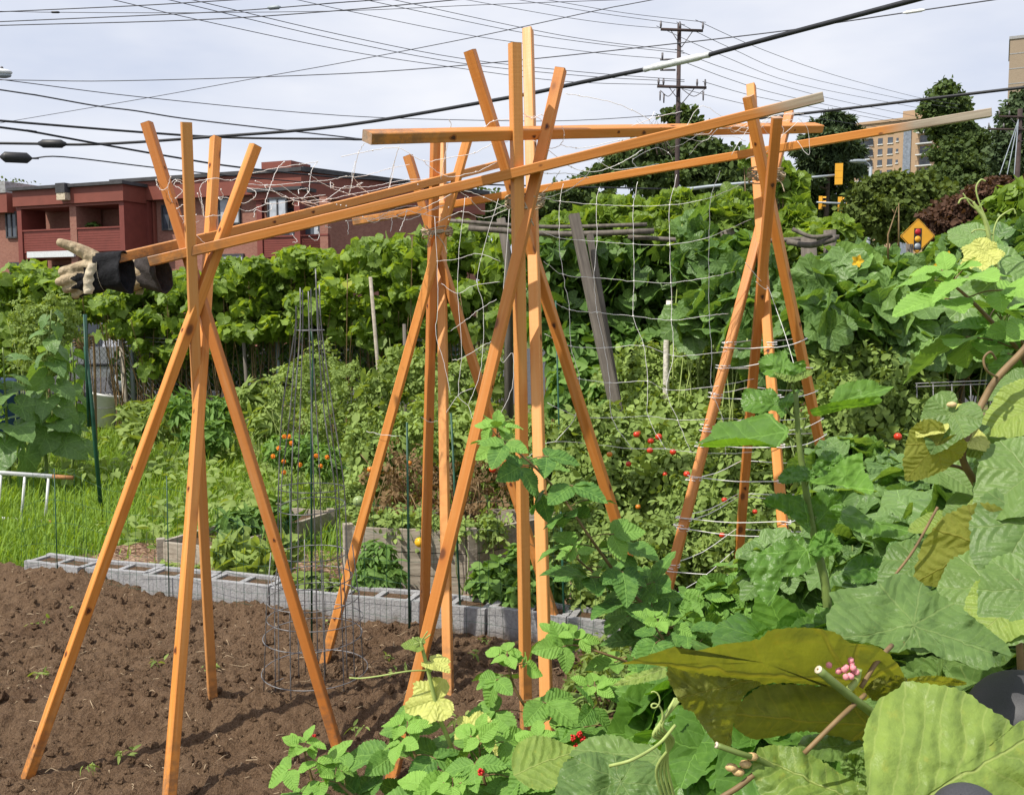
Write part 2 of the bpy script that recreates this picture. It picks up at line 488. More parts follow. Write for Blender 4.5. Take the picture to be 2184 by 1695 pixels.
def _conc():
    k = M['concrete']
    c = k.coord('Object')
    f = k.noise(c, 90, 5, 0.7)
    g = k.noise(c, 7, 4)
    b = k.ramp(f, [(0.3, (0.24, 0.24, 0.25)), (0.7, (0.43, 0.43, 0.44))])
    b = k.mix(k.smoothstep(g, 0.45, 0.72, 0, 0.65), b, (0.165, 0.150, 0.130))
    zz = k.m('ADD', k.sep(c)[2], k.m('MULTIPLY', k.noise(c, 14, 4), -.12))
    b = k.mix(k.smoothstep(zz, -.05, 0.05, .75, 0), b, (0.15, 0.10, 0.065))
    return k.done(k.pbr(b, 0.92, 0, 0.2, k.bump(f, 0.8, 0.006)))
M['concrete'] = _conc()
def _soil():
    k = NT('dark_garden_soil')
    c = k.coord('Object')
    f = k.noise(c, 120, 5, 0.7)
    g = k.noise(c, 9, 5, 0.6)
    v = k.vor(c, 210)
    b = k.ramp(f, [(0.28, (0.082, 0.049, 0.029)), (0.55, (0.195, 0.124, 0.075)), (0.78, (0.320, 0.225, 0.145))])
    b = k.mix(k.smoothstep(g, 0.42, 0.68, 0, 0.6), b, (0.240, 0.158, 0.098))
    b = k.mix(k.smoothstep(k.noise(c, 2.2, 4), 0.5, 0.7, 0, .4), b, (0.110, 0.064, 0.040))
    fl = k.m('MULTIPLY', k.m('GREATER_THAN', k.sep(v.outputs['Color'])[0], 0.965), k.smoothstep(v.outputs['Distance'], 0.2, 0.45, 1, 0))
    b = k.mix(fl, b, (0.34, 0.25, 0.18))
    h = k.m('ADD', f, k.m('MULTIPLY', k.noise(c, 45, 4, 0.6), 1.4))
    return k.done(k.pbr(b, 0.95, 0, 0.15, k.bump(h, 1.0, 0.022)))
M['soil'] = _soil()
def _ground():
    k = NT('weedy_ground')
    c = k.coord('Object')
    f = k.noise(c, 3.0, 6, 0.65)
    g = k.noise(c, 40, 4, 0.6)
    b = k.ramp(g, [(0.3, (0.045, 0.075, 0.016)), (0.7, (0.12, 0.17, 0.04))])
    b = k.mix(k.smoothstep(f, 0.45, 0.62), b, (0.17, 0.14, 0.075))
    return k.done(k.pbr(b, 0.95, 0, 0.1, k.bump(g, 0.7, 0.02)))
M['ground'] = _ground()
def _mulch():
    k = NT('wood_chip_mulch')
    c = k.coord('Object')
    v = k.vor(k.coord('Object', (40, 90, 60)), 1.0)
    b = k.ramp(k.sep(v.outputs['Color'])[0], [(0.1, (0.10, 0.055, 0.035)), (0.5, (0.25, 0.15, 0.10)), (0.9, (0.42, 0.30, 0.21))])
    return k.done(k.pbr(b, 0.95, 0, 0.1, k.bump(v.outputs['Distance'], 0.8, 0.02)))
M['mulch'] = _mulch()
def _brick(name, a, b, mort, scale):
    k = NT(name)
    uv = k.n('UVMap', uv_map='UVMap').outputs[0]
    br = k.n('TexBrick')
    k.link(uv, br.inputs['Vector'])
    br.inputs['Scale'].default_value = scale
    br.inputs['Color1'].default_value = (*a, 1)
    br.inputs['Color2'].default_value = (*b, 1)
    br.inputs['Mortar'].default_value = (*mort, 1)
    br.inputs['Mortar Size'].default_value = 0.012
    br.inputs['Bias'].default_value = -0.1
    n = k.noise(uv, 0.7, 5)
    return k.done(k.pbr(k.mix(k.m('MULTIPLY', n, 0.45), br.outputs[0], [x * 0.6 for x in a]), 0.9, 0, 0.15))
M['brick'] = _brick('pinkish_red_brick', (0.33, 0.155, 0.115), (0.25, 0.105, 0.08), (0.34, 0.25, 0.21), 4.0)
M['tanbrick'] = _brick('tan_brick', (0.46, 0.325, 0.215), (0.40, 0.275, 0.175), (0.44, 0.34, 0.25), 3.0)
M['greybrick'] = _brick('grey_tan_brick', (0.36, 0.285, 0.21), (0.31, 0.24, 0.175), (0.35, 0.29, 0.23), 3.0)
M['siding'] = plain('red_painted_siding', (0.185, 0.045, 0.034), 0.6, 0, 0.12, 3)
M['redtrim'] = plain('red_painted_fascia', (0.205, 0.058, 0.040), 0.6, 0, 0.10, 2)
M['roofing'] = plain('dark_roof_edge', (0.055, 0.055, 0.06), 0.8, 0, 0.3, 3)
M['recessshade'] = plain('painted_recess_shade', (0.02, 0.018, 0.018), 0.9)  # near-black colour standing in for shade in the balcony recess
def _glass(name, col):
    k = NT(name)
    f = k.noise(k.coord('Object'), 0.6, 2)
    return k.done(k.pbr(k.ramp(f, [(0.4, [c * 0.6 for c in col]), (0.62, col)]), 0.12, 0, 0.6))
M['glass'] = _glass('window_glass', (0.08, 0.095, 0.12))
M['curtain'] = plain('pale_curtain', (0.42, 0.45, 0.50), 0.7, 0, 0.2, 4)
M['stairglass'] = plain('stair_glass', (0.19, 0.22, 0.27), 0.4, 0, 0.3, 2)
M['white'] = plain('white_paint', (0.76, 0.76, 0.75), 0.5, 0, 0.06, 30)
M['rust'] = plain('rusty_end', (0.36, 0.17, 0.07), 0.8, 0, 0.3, 60)
M['cable'] = plain('black_cable_sheath', (0.018, 0.019, 0.024), 0.55, 0, 0.3, 6)
M['greycable'] = plain('grey_line_wire', (0.075, 0.078, 0.095), 0.6, 0, 0.2, 6)
M['splice'] = plain('splice_case', (0.025, 0.025, 0.028), 0.5, 0, 0.2, 8)
M['poleblock'] = plain('tarred_pole', (0.055, 0.038, 0.036), 0.9, 0, 0.3, 2)
M['insul'] = plain('insulator', (0.13, 0.12, 0.13), 0.4)
M['steel'] = plain('galvanised_pole', (0.30, 0.34, 0.38), 0.55, 0.3, 0.15, 2)
M['signyellow'] = plain('signal_yellow', (0.72, 0.36, 0.025), 0.5, 0, 0.08, 3)
M['black'] = plain('black_paint', (0.018, 0.018, 0.02), 0.55)
M['redsign'] = plain('sign_red', (0.42, 0.015, 0.02), 0.5)
M['signwhite'] = plain('sign_white', (0.62, 0.64, 0.66), 0.5)
M['asphalt'] = plain('asphalt', (0.055, 0.055, 0.058), 0.9, 0, 0.2, 4)
M['carsilver'] = plain('car_silver', (0.30, 0.31, 0.34), 0.3, 0.5, 0.03, 2)
M['carglass'] = _glass('car_glass', (0.04, 0.05, 0.06))
M['tyre'] = plain('tyre_rubber', (0.02, 0.02, 0.02), 0.85)
M['blue'] = plain('blue_plastic', (0.015, 0.045, 0.12), 0.45, 0, 0.2, 6)
def _plastic():
    k = NT('dark_grey_plastic')
    f = k.noise(k.coord('Object'), 700, 2)
    return k.done(k.pbr(k.ramp(f, [(0.3, (0.040, 0.040, 0.046)), (0.7, (0.060, 0.060, 0.068))]), 0.55, 0, 0.35, k.bump(f, 0.12, 0.001)))
M['plastic'] = _plastic()
M['tomred'] = plain('ripe_tomato', (0.58, 0.045, 0.015), 0.25, 0, 0.2, 20, 0, 0.5)
M['tomorange'] = plain('turning_tomato', (0.60, 0.19, 0.02), 0.25, 0, 0.2, 20, 0, 0.5)
M['tomgreen'] = plain('green_tomato', (0.24, 0.32, 0.12), 0.3, 0, 0.15, 20, 0, 0.5)
M['tomyellow'] = plain('yellow_tomato', (0.78, 0.45, 0.02), 0.25, 0, 0.1, 20, 0, 0.5)
M['marigold'] = plain('marigold_petal', (0.78, 0.22, 0.01), 0.7, 0, 0.3, 200)
M['yellowflower'] = plain('squash_flower_petal', (0.75, 0.47, 0.02), 0.6, 0, 0.2, 60)
M['berry'] = plain('red_raspberry', (0.62, 0.03, 0.025), 0.4, 0, 0.25, 300, 0.3)
M['pink'] = plain('pink_bud', (0.75, 0.28, 0.32), 0.6, 0, 0.2, 200)
def _leather(name, a, b):
    k = NT(name)
    c = k.coord('Object')
    f = k.noise(c, 40, 5, 0.6)
    w = k.noise(c, 350, 3, 0.6)
    g = k.noise(c, 14, 3)
    base = k.mix(k.smoothstep(g, 0.45, 0.68, 0, 0.75), k.ramp(f, [(0.3, a), (0.7, b)]), [x * 0.6 for x in a])
    return k.done(k.pbr(base, 0.85, 0, 0.2, k.bump(k.m('ADD', k.m('MULTIPLY', w, 0.35), k.m('MULTIPLY', f, 1.5)), 0.9, 0.007)))
M['tan'] = _leather('tan_suede', (0.33, 0.25, 0.16), (0.54, 0.44, 0.30))
M['cream'] = _leather('cream_suede', (0.52, 0.43, 0.31), (0.70, 0.62, 0.48))
M['blackcloth'] = _leather('black_canvas', (0.008, 0.008, 0.010), (0.020, 0.020, 0.024))
M['greycuff'] = _leather('charcoal_cuff_lining', (0.040, 0.034, 0.034), (0.075, 0.065, 0.064))
# ================================================================== the ground
def sheet(name, x0, x1, y0, y1, z, mat, nx=2, ny=2):
    mb = MB()
    xs, ys = np.meshgrid(np.linspace(x0, x1, nx), np.linspace(y0, y1, ny))
    v = np.stack([xs, ys, np.full_like(xs, z)], -1).reshape(-1, 3)
    i, j = np.meshgrid(np.arange(nx - 1), np.arange(ny - 1))
    a = (j * nx + i).ravel()
    mb.add(v, np.stack([a, a + 1, a + 1 + nx, a + nx], 1))
    return structure(mb.build(name, mat))
sheet('ground', -900, 900, -60, 1800, -0.075, M['ground'])
sheet('parking_lot', -60, 40, 17.0, 42.0, -0.06, M['asphalt'])

WU = nrm(np.array([2.17, -0.71]))                      # direction of the block wall
WP = np.array([-2.80, 5.42])                           # its far left end
def wall_y(x): return WP[1] + (x - WP[0]) * WU[1] / WU[0]

def soil_h(x, y):
    h = 0.05 * (vn(x * 1.7, y * 2.3, 3) - 0.5) + 0.040 * (vn(x * 4.2, y * 5, 4) - 0.5)
    h += 0.022 * (vn(x * 11, y * 11, 5) - 0.5) + 0.022 * (np.abs(2 * vn(x * 24, y * 24, 6) - 1) - .5) * -1 + 0.018 * (vn(x * 50, y * 50, 7) - 0.5) + 0.012 * (vn(x * 83, y * 83, 17) - .5)
    c = vn(x * 33, y * 33, 9)
    h += 0.018 * np.clip(c - 0.66, 0, 1) * 2 + 0.035 * np.exp(-((wall_y(x) - y) / 0.16) ** 2)
    h += 0.10 * np.clip((-1.75 - x) / 0.8, 0, 1) * np.clip(1 - (wall_y(x) - y) / 0.7, 0, 1)
    h += 0.05 * np.exp(-((y - 3.9 - 0.12 * x) / 0.22) ** 2) * np.clip(-x, 0, 1) - 0.05 * np.exp(-((y - 3.55 - .1 * x) / 0.16) ** 2) * np.clip(-x, 0, 1)
    return np.maximum(h + 0.0, -0.05)
def make_soil():
    nx, ny = 430, 330
    u = np.linspace(-3.4, 1.55, nx)
    w = np.linspace(0, 1, ny)
    X = np.broadcast_to(u, (ny, nx))
    Yt = wall_y(X) + 0.02
    Y = 2.0 + (Yt - 2.0) * w[:, None]
    Z = soil_h(X, Y)
    mb = MB()
    i, j = np.meshgrid(np.arange(nx - 1), np.arange(ny - 1))
    a = (j * nx + i).ravel()
    mb.add(np.stack([X, Y, Z], -1).reshape(-1, 3), np.stack([a, a + 1, a + 1 + nx, a + nx], 1))
    o = structure(mb.build('soil_bed', M['soil']))
make_soil()
def make_clods():
    mb = MB()
    base = MB(); ball(base, (0, 0, 0), 1.0, 8)
    V, F = base.v[0], base.f[0]
    n = 5200
    x = rng.uniform(-3.3, 1.2, n); y = 2.2 + (wall_y(x) - 2.25) * rng.random(n) ** 0.8
    r = 0.004 + 0.017 * rng.random(n) ** 5.5
    z = soil_h(x, y)
    for k in range(n):
        s = rng.uniform(0.6, 1.3, 3)
        v = V * (1 + 0.8 * (rng.random((len(V), 1)) - 0.5)) * s * r[k] + [x[k], y[k], z[k] + r[k] * 0.3]
        mb.add(v, F)
    stuff(mb.build('soil_clods', M['soil'], smooth=False))
    mb = MB()
    n = 750
    x = rng.uniform(-3.3, 1.2, n); y = 2.2 + (wall_y(x) - 2.25) * rng.random(n)
    z = soil_h(x, y)
    for k in range(n):
        L = 0.015 + 0.07 * rng.random() ** 3
        a = rng.uniform(0, 6.28)
        d = np.array([math.cos(a), math.sin(a), 0.1 * rng.normal()]) * L
        c = np.array([x[k], y[k], z[k] + 0.008])
        tube(mb, [c - d / 2, c + np.array([0, 0, .004]) + rng.normal(0, 0.12, 3) * L, c + d / 2], [0.0012, 0.0016, 0.001], 4)
    stuff(mb.build('straw_litter', plain('straw', (0.42, 0.32, 0.21), 0.9, 0, 0.4, 40)))
make_clods()
# strip of wood chips behind the wall
def make_strip():
    mb = MB()
    n = np.array([-WU[1], WU[0]])
    a = WP + n * 0.2 - WU * 0.1; b = WP + n * 0.2 + WU * 3.6
    xs = np.linspace(0, 1, 60); ys = np.linspace(0, 1, 24)
    X, Y = np.meshgrid(xs, ys)
    pos = a[None, None] + (b - a)[None, None] * X[..., None] + n[None, None] * (1.05 * Y)[..., None]
    Z = 0.02 + 0.05 * (vn(pos[..., 0] * 6, pos[..., 1] * 6, 21) - 0.5) + 0.03 * (vn(pos[..., 0] * 22, pos[..., 1] * 22, 22) - 0.5)
    i, j = np.meshgrid(np.arange(59), np.arange(23))
    q = (j * 60 + i).ravel()
    mb.add(np.concatenate([pos, Z[..., None]], -1).reshape(-1, 3), np.stack([q, q + 1, q + 61, q + 60], 1))
    structure(mb.build('mulch_path', M['mulch']))
make_strip()

# ================================================================== concrete block wall
def block_mesh():
    mb = MB()
    L, D, H, t = 0.39, 0.19, 0.19, 0.032
    for s in (-1, 1): box(mb, (0, s * (D - t) / 2, H / 2), (L, t, H))
    for x in (-1, 0, 1): box(mb, (x * (L - t) / 2, 0, H / 2 - 0.003), (t, D - 2 * t, H - 0.006))
    box(mb, (0, 0, 0.0865), (L - 2 * t - 0.002, D - 2 * t - 0.002, 0.173), m=1)
    return mb.mesh('concrete_block', [M['concrete'], M['soil']], smooth=False)
bm_block = block_mesh()
blabels = ['grey hollow block at the far left end of the garden wall, its empty cores showing',
           'second grey hollow block from the left end of the low garden wall',
           'third grey hollow block from the left end, weeds sprouting from its cores',
           'fourth grey hollow block from the left, behind the left pyramid\'s front pole',
           'fifth grey hollow block from the left, behind the left pyramid\'s right pole',
           'sixth grey hollow block from the left, just left of the wire cage',
           'grey hollow block right behind the tall wire cage',
           'grey hollow block behind the splayed foot of the rear pyramid',
           'grey hollow block under the leafy herb, behind the tall central pyramid']
n2 = np.array([-WU[1], WU[0]])
for i, lab in enumerate(blabels):
    o = bpy.data.objects.new('concrete_block', bm_block)
    COL.objects.link(o)
    c = WP + WU * (0.2 + i * 0.402) + n2 * (0.095 + 0.008 * rng.normal())
    o.location = (c[0], c[1], -0.030 + 0.008 * rng.normal())
    o.rotation_euler = (0.01 * rng.normal(), 0.016 * rng.normal(), math.atan2(WU[1], WU[0]) + 0.02 * rng.normal())
    tag(o, lab, 'block', 'concrete blocks of the low garden wall')

# ================================================================== lumber
def stick_mesh(name, L, w, h, grey0=None, grey1=None, seg=20, bow=0.006, mat='wood'):
    mb = MB()
    c = 0.0028
    prof = np.array([[w/2-c, -h/2], [w/2, -h/2+c], [w/2, h/2-c], [w/2-c, h/2], [-w/2+c, h/2], [-w/2, h/2-c], [-w/2, -h/2+c], [-w/2+c, -h/2]])
    ts = np.linspace(0, 1, seg + 1)
    b1, b2 = rng.normal(0, bow, 2)
    tw = rng.normal(0, 0.03)
    V, T = [], []
    for t in ts:
        a = tw * (t - .5)
        R2 = np.array([[math.cos(a), math.sin(a)], [-math.sin(a), math.cos(a)]])
        q = prof @ R2 * (1 + 0.012 * rng.normal())
        V.append(np.concatenate([q + [b1 * math.sin(math.pi * t), b2 * math.sin(math.pi * t)], np.full((8, 1), t * L)], 1))
        g = 0.0
        if grey0 is not None: g = max(g, min(1, max(0, (t - grey0) / 0.025)))
        T.append(np.full(8, g))
    V = np.concatenate(V); T = np.concatenate(T)
    i = np.arange(seg)[:, None] * 8; j = np.arange(8)[None]; k = (j + 1) % 8
    f = np.stack([i + j, i + k, i + k + 8, i + j + 8], -1).reshape(-1, 4)
    mb.add(V, [f], t=T)
    for e, base in ((0, 0), (1, seg * 8)):                      # paler sawn ends
        vv = V[base:base + 8] + [0, 0, 0.0006 * (1 if e else -1)]
        mb.add(vv, np.array([list(range(8)) if e else list(range(8))[::-1]]), t=0.55)
    if mat == 'wood':
        z = rng.uniform(.1, .35)
        while z < L - .1:
            a = int(rng.integers(0, 4)); off = rng.uniform(-.3, .3); r = rng.uniform(.0028, .0062)
            nx, ny = ((1, 0), (-1, 0), (0, 1), (0, -1))[a]
            s = math.sin(math.pi * z / L)
            q = np.linspace(0, 2 * math.pi, 12, endpoint=False)
            for k, (rr, lift, mi) in enumerate(((r * 1.7, .0006, 2), (r, .0011, 1))):
                wob = rr * (1 + .15 * np.sin(3 * q + z * 40))
                u, v = wob * np.cos(q), 1.5 * wob * np.sin(q)
                hx, hy = w / 2 + lift, h / 2 + lift
                if nx: pts = np.stack([np.full(12, nx * hx), u * nx + off * h * .5, v], 1)
                else: pts = np.stack([-u * ny + off * w * .5, np.full(12, ny * hy), v], 1)
                mb.add(pts * (1.012 if k else 1.008) * [1, 1, 0] + [b1 * s, b2 * s, z] + pts * [0, 0, 1], np.array([list(range(12))]), m=mi)
            z += rng.uniform(.12, .55)
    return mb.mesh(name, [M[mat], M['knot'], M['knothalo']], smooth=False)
def stick(name, a, b, w, h, roll, parent=None, grey=None, bow=0.006, mat='wood'):
    a, b = np.asarray(a, float), np.asarray(b, float)
    z = nrm(b - a)
    c = np.array([0, 0, CAMH]) - (a + b) / 2
    y = nrm(c - z * np.dot(c, z))
    x = np.cross(y, z)
    cr, sr = math.cos(roll), math.sin(roll)
    xr, yr = x * cr + y * sr, y * cr - x * sr
    Mx = Matrix(((xr[0], yr[0], z[0], a[0]), (xr[1], yr[1], z[1], a[1]), (xr[2], yr[2], z[2], a[2]), (0, 0, 0, 1)))
    o = bpy.data.objects.new(name, stick_mesh(name, float(np.linalg.norm(b - a)), w, h, grey, bow=bow, mat=mat))
    COL.objects.link(o)
    o.matrix_world = Mx
    if parent is not None:
        o.parent = parent
        o.matrix_parent_inverse = Matrix.Translation(-Vector(parent.location))
        o.matrix_basis = Mx
    return o
ZC = 1.74
LEG = {}
def leg_line(foot, top, Yc):
    F = G(*foot)
    Yt = Yc
    for _ in range(40):
        Tq = P(top[0], top[1], Yt)
        Yt = F[1] + (Yc - F[1]) * Tq[2] / ZC
    return F, P(top[0], top[1], Yt)
def knot_loop(mb, c, rx, ry, z, r=0.0028, wob=0.008, tilt=0.0):
    a = np.linspace(0, 2 * math.pi * 0.97, 26)
    ph = rng.uniform(0, 6)
    p = np.stack([c[0] + rx * np.cos(a + ph), c[1] + ry * np.sin(a + ph), z + wob * np.sin(2 * a + ph) + tilt * np.cos(a) + 0.01 * np.linspace(-.5, .5, 26)], 1)
    tube(mb, p, r, 5)
def teepee(key, label, legs, tie=None):
    F = [leg_line(*l[:3]) for l in legs]
    base = np.mean([f for f, _ in F], 0)
    root = thing('bean_pyramid', label, 'pyramid', (base[0], base[1], 0), 'four-pole wooden bean pyramids')
    for (f, t), l in zip(F, legs):
        d = nrm(t - f)
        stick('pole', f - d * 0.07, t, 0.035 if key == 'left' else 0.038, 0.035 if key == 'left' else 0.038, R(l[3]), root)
    LEG[key] = F
    if tie is not None:
        mb = MB()
        c = P(tie[0], tie[1], tie[2])
        for k in range(9):
            knot_loop(mb, c, tie[3] * rng.uniform(.92, 1.06), tie[3] * rng.uniform(.85, 1.0), c[2] + rng.uniform(-.022, .022), 0.0028, 0.006, rng.normal(0, 0.008))
        front = c + np.array([0, -tie[3], 0])
        for k in range(5):
            e = front + np.array([rng.uniform(-.05, .06), -0.02, rng.uniform(-.10, .01)])
            tube(mb, smooth([front + rng.normal(0, 0.015, 3), (front + e) / 2 + rng.normal(0, 0.015, 3), e], 5), 0.0024, 5)
        mb.build('twine_tie', M['twine'], root)
    return root
t1 = teepee('left', 'orange-stained bean pyramid at the left, standing in bare soil with a glove pole poking out',
       [((65, 1640), (545, 310), 3.49, 27), ((358, 1725), (460, 294), 3.64, 30), ((455, 1510), (397, 260), 3.445, 9), ((716, 1580), (313, 262), 3.50, -24)])
t2 = teepee('middle', 'tallest orange-stained bean pyramid in the middle, bound with brown twine, raspberry cane at its foot',
       [((832, 1672), (1196, 148), 3.385, -16), ((1122, 1548), (1098, 92), 3.425, 24), ((1173, 1740), (1126, 64), 3.60, -15), ((1428, 1470), (1002, 108), 3.64, -20)],
       (1120, 428, 3.49, 0.068))
t3 = teepee('rear', 'smaller-looking orange bean pyramid standing behind the middle one, beside the wire cage',
       [((690, 1421), (1001, 284), 4.375, -16), ((904, 1382), (929, 282), 4.43, 24), ((957, 1487), (941, 284), 4.50, -18), ((1203, 1378), (870, 332), 4.47, -22)],
       (932, 497, 4.43, 0.070))
t4 = teepee('right', 'orange bean pyramid at the right, wound with pale string, leafy shoots in front of it',
       [((1355, 1522), (1684, 238), 4.24, -14), ((1706, 1542), (1602, 182), 4.22, -12), ((1566, 1330), (1657, 250), 4.10, 12), ((1832, 1345), (1596, 205), 4.16, -24)],
       (1634, 372, 4.22, 0.078))
def rail(label, a, b, w, h, roll, grey=None):
    o = stick('rail', P(*a), P(*b), w, h, roll, None, grey, 0.008)
    tag(o, label, 'rail', 'wooden rails tied across the pyramids')
    return o
rail('longest-looking slanting orange rail, crossing three pyramids, weathered right end raised highest', (325, 556, 3.455), (1750, 208, 3.33), 0.034, 0.067, R(-2), 0.93)
rail('orange rail running from a gloved left end back to the rear pyramid', (236, 553, 3.46), (1074, 347, 4.62), 0.034, 0.063, R(2))
rail('orange rail from the rear pyramid past the right pyramid, grey weathered tip over the trees', (758, 472, 4.78), (2112, 240, 3.93), 0.034, 0.066, R(-3), 0.875)
rail('nearly level orange rail with square pale left end, across the top of the middle pyramid', (783, 292, 3.06), (1745, 272, 4.50), 0.036, 0.058, R(14))

# string wound round the right pyramid
def lerp_leg(key, i, z):
    f, t = LEG[key][i]
    return f + (t - f) * (z - f[2]) / (t[2] - f[2])
def wound_string():
    mb = MB()
    order = [0, 1, 3, 2]
    for z in (1.46, 1.36, 1.24, 1.10, 1.04, 0.90, 0.74, 0.70, 0.56, 0.42):
        c = np.mean([lerp_leg('right', i, z) for i in range(4)], 0)
        pts = []
        for i in order + [order[0]]:
            p = lerp_leg('right', i, z + rng.normal(0, 0.012))
            o = nrm(p - c) * 0.026
            side = np.array([-o[1], o[0], 0])
            pts += [p + o - side, p + o + side]
        P2 = []
        for a, b in zip(pts[:-1], pts[1:]):
            P2 += [a, (a + b) / 2 + np.array([0, 0, -0.03 * np.linalg.norm(b - a)])]
        tube(mb, smooth(P2 + [pts[-1]], 3), 0.0019, 4)
        for i in order[:2]:                                     # turns round the pole
            p = lerp_leg('right', i, z)
            for dz in (0.004, -0.006):
                a = np.linspace(0, 6.28, 9)
                tube(mb, np.stack([p[0] + .027 * np.cos(a), p[1] + .027 * np.sin(a), np.full(9, p[2] + dz)], 1), 0.0018, 4)
    a = lerp_leg('right', 1, 1.70) + [0.0, -0.03, 0]
    for e in ((1612, 600, 4.0), (1700, 800, 4.0), (1590, 560, 4.0)):
        tube(mb, smooth([a, (a + P(*e)) / 2 + [0.01, -.01, -0.02], P(*e)], 6), 0.0016, 4)
    mb.build('string_winding', M['net'], t4)
wound_string()

# ================================================================== trellis netting
def z4(x, y): return ((1180 + x / 3.5226) * 0.95705, (380 + y / 3.5226) * 0.95705)
def z5(x, y): return ((760 + x * .354) * 0.95705, (560 + y * .354) * 0.95705)
def z3(x, y): return ((330 + x / 3.26) * 0.95705, (360 + y / 3.26) * 0.95705)
def z2(x, y): return ((760 + x * .354) * 0.95705, y * .354 * 0.95705)
def netline(mb, px, Y0, Y1, r=0.00105, n=6, wob=0.004):
    px = np.asarray(px, float)
    t = np.linspace(0, 1, len(px))
    p = np.array([P(x, y, Y0 + (Y1 - Y0) * q) for (x, y), q in zip(px, t)])
    p = smooth(p, n)
    p[1:-1] += rng.normal(0, wob * 0.3, (len(p) - 2, 3)) + [0, 0, 0]
    tube(mb, p, r, 4)
def hanging_net():
    mb = MB()
    cols = [[z4(265, 100), z4(240, 240), z4(232, 525), z4(265, 815), z4(315, 1090), z4(325, 1375), z5(1500, 800), z5(1475, 1030), z5(1350, 1195)],
            [z4(550, 130), z4(525, 265), z4(530, 555), z4(505, 840), z4(530, 1115), z4(590, 1390), z5(1690, 825), z5(1705, 1045), z5(1830, 1240)],
            [z4(850, 85), z4(815, 275), z4(815, 575), z4(820, 865), z4(815, 1140), z4(895, 1370), z5(1930, 815), z5(1935, 1035), z5(2040, 1240)],
            [z4(1155, 30), z4(1100, 270), z4(1100, 580), z4(1110, 880), z4(1115, 1170), z4(1130, 1450), z5(2050, 870), z5(2120, 1060), z5(2200, 1260)],
            [z4(1495, 0), z4(1425, 210), z4(1410, 520), z4(1410, 835), z4(1410, 1135), z4(1430, 1430), z5(2330, 850), z5(2400, 1050), z5(2420, 1270)]]
    left = [None, z4(110, 215), z4(100, 480), z4(110, 710), z4(200, 1035), z4(120, 1280), z5(1490, 795), z5(1300, 950), z5(1180, 1290)]
    right = [None, z4(1720, 80), z4(1740, 380), z4(1610, 790), z4(1560, 1120), z4(1590, 1410), z5(2600, 800), z5(2600, 1060), z5(2600, 1260)]
    ys = [3.78, 3.86, 3.93, 4.0, 4.06]
    for c, y in zip(cols, ys): netline(mb, c, y, y - 0.06)
    for r in range(1, 9):
        netline(mb, [left[r]] + [c[r] for c in cols] + [right[r]], 3.66, 4.14)
    for c, y in zip(cols, ys):
        for q in c[1:]: ball(mb, P(*q, y - 0.03), 0.0042, 6)
    tag(mb.build('trellis_net', M['net']), 'white square-mesh netting hanging in a sheet between the middle and right pyramids', 'netting')
    mb = MB()
    cl = [[z2(780, 1240), z5(740, 45), z5(735, 265), z5(760, 620), z5(740, 900), z5(800, 970), z5(840, 1100)],
          [z2(990, 1250), z5(860, 140), z5(895, 330), z5(895, 580), z5(870, 780), z5(800, 970)],
          [z2(1060, 1300), z5(1000, 640), z5(1080, 640), z5(1075, 860), z5(1000, 1030)],
          [z2(590, 1360), z5(610, 300), z5(595, 520), z5(650, 700), z5(690, 900)]]
    for c in cl: netline(mb, c, 4.28, 4.22, 0.0010)
    for c in ([z5(600, 60), z5(740, 45), z5(860, 10), z5(1000, 60)], [z5(690, 500), z5(800, 420), z5(860, 370), z5(980, 300)], [z5(630, 200), z5(735, 265), z5(830, 215), z5(1000, 190)],
              [z5(700, 680), z5(760, 670), z5(895, 590), z5(960, 560)], [z5(505, 1040), z5(560, 1070), z5(640, 1040), z5(740, 900), z5(830, 860)], [z5(160, 1130), z5(280, 1155), z5(380, 1160)]):
        netline(mb, c, 4.28, 4.24, 0.0010)
    tag(mb.build('trellis_net', M['net']), 'torn white netting strands trailing down between the rear pyramid\'s poles', 'netting')
hanging_net()
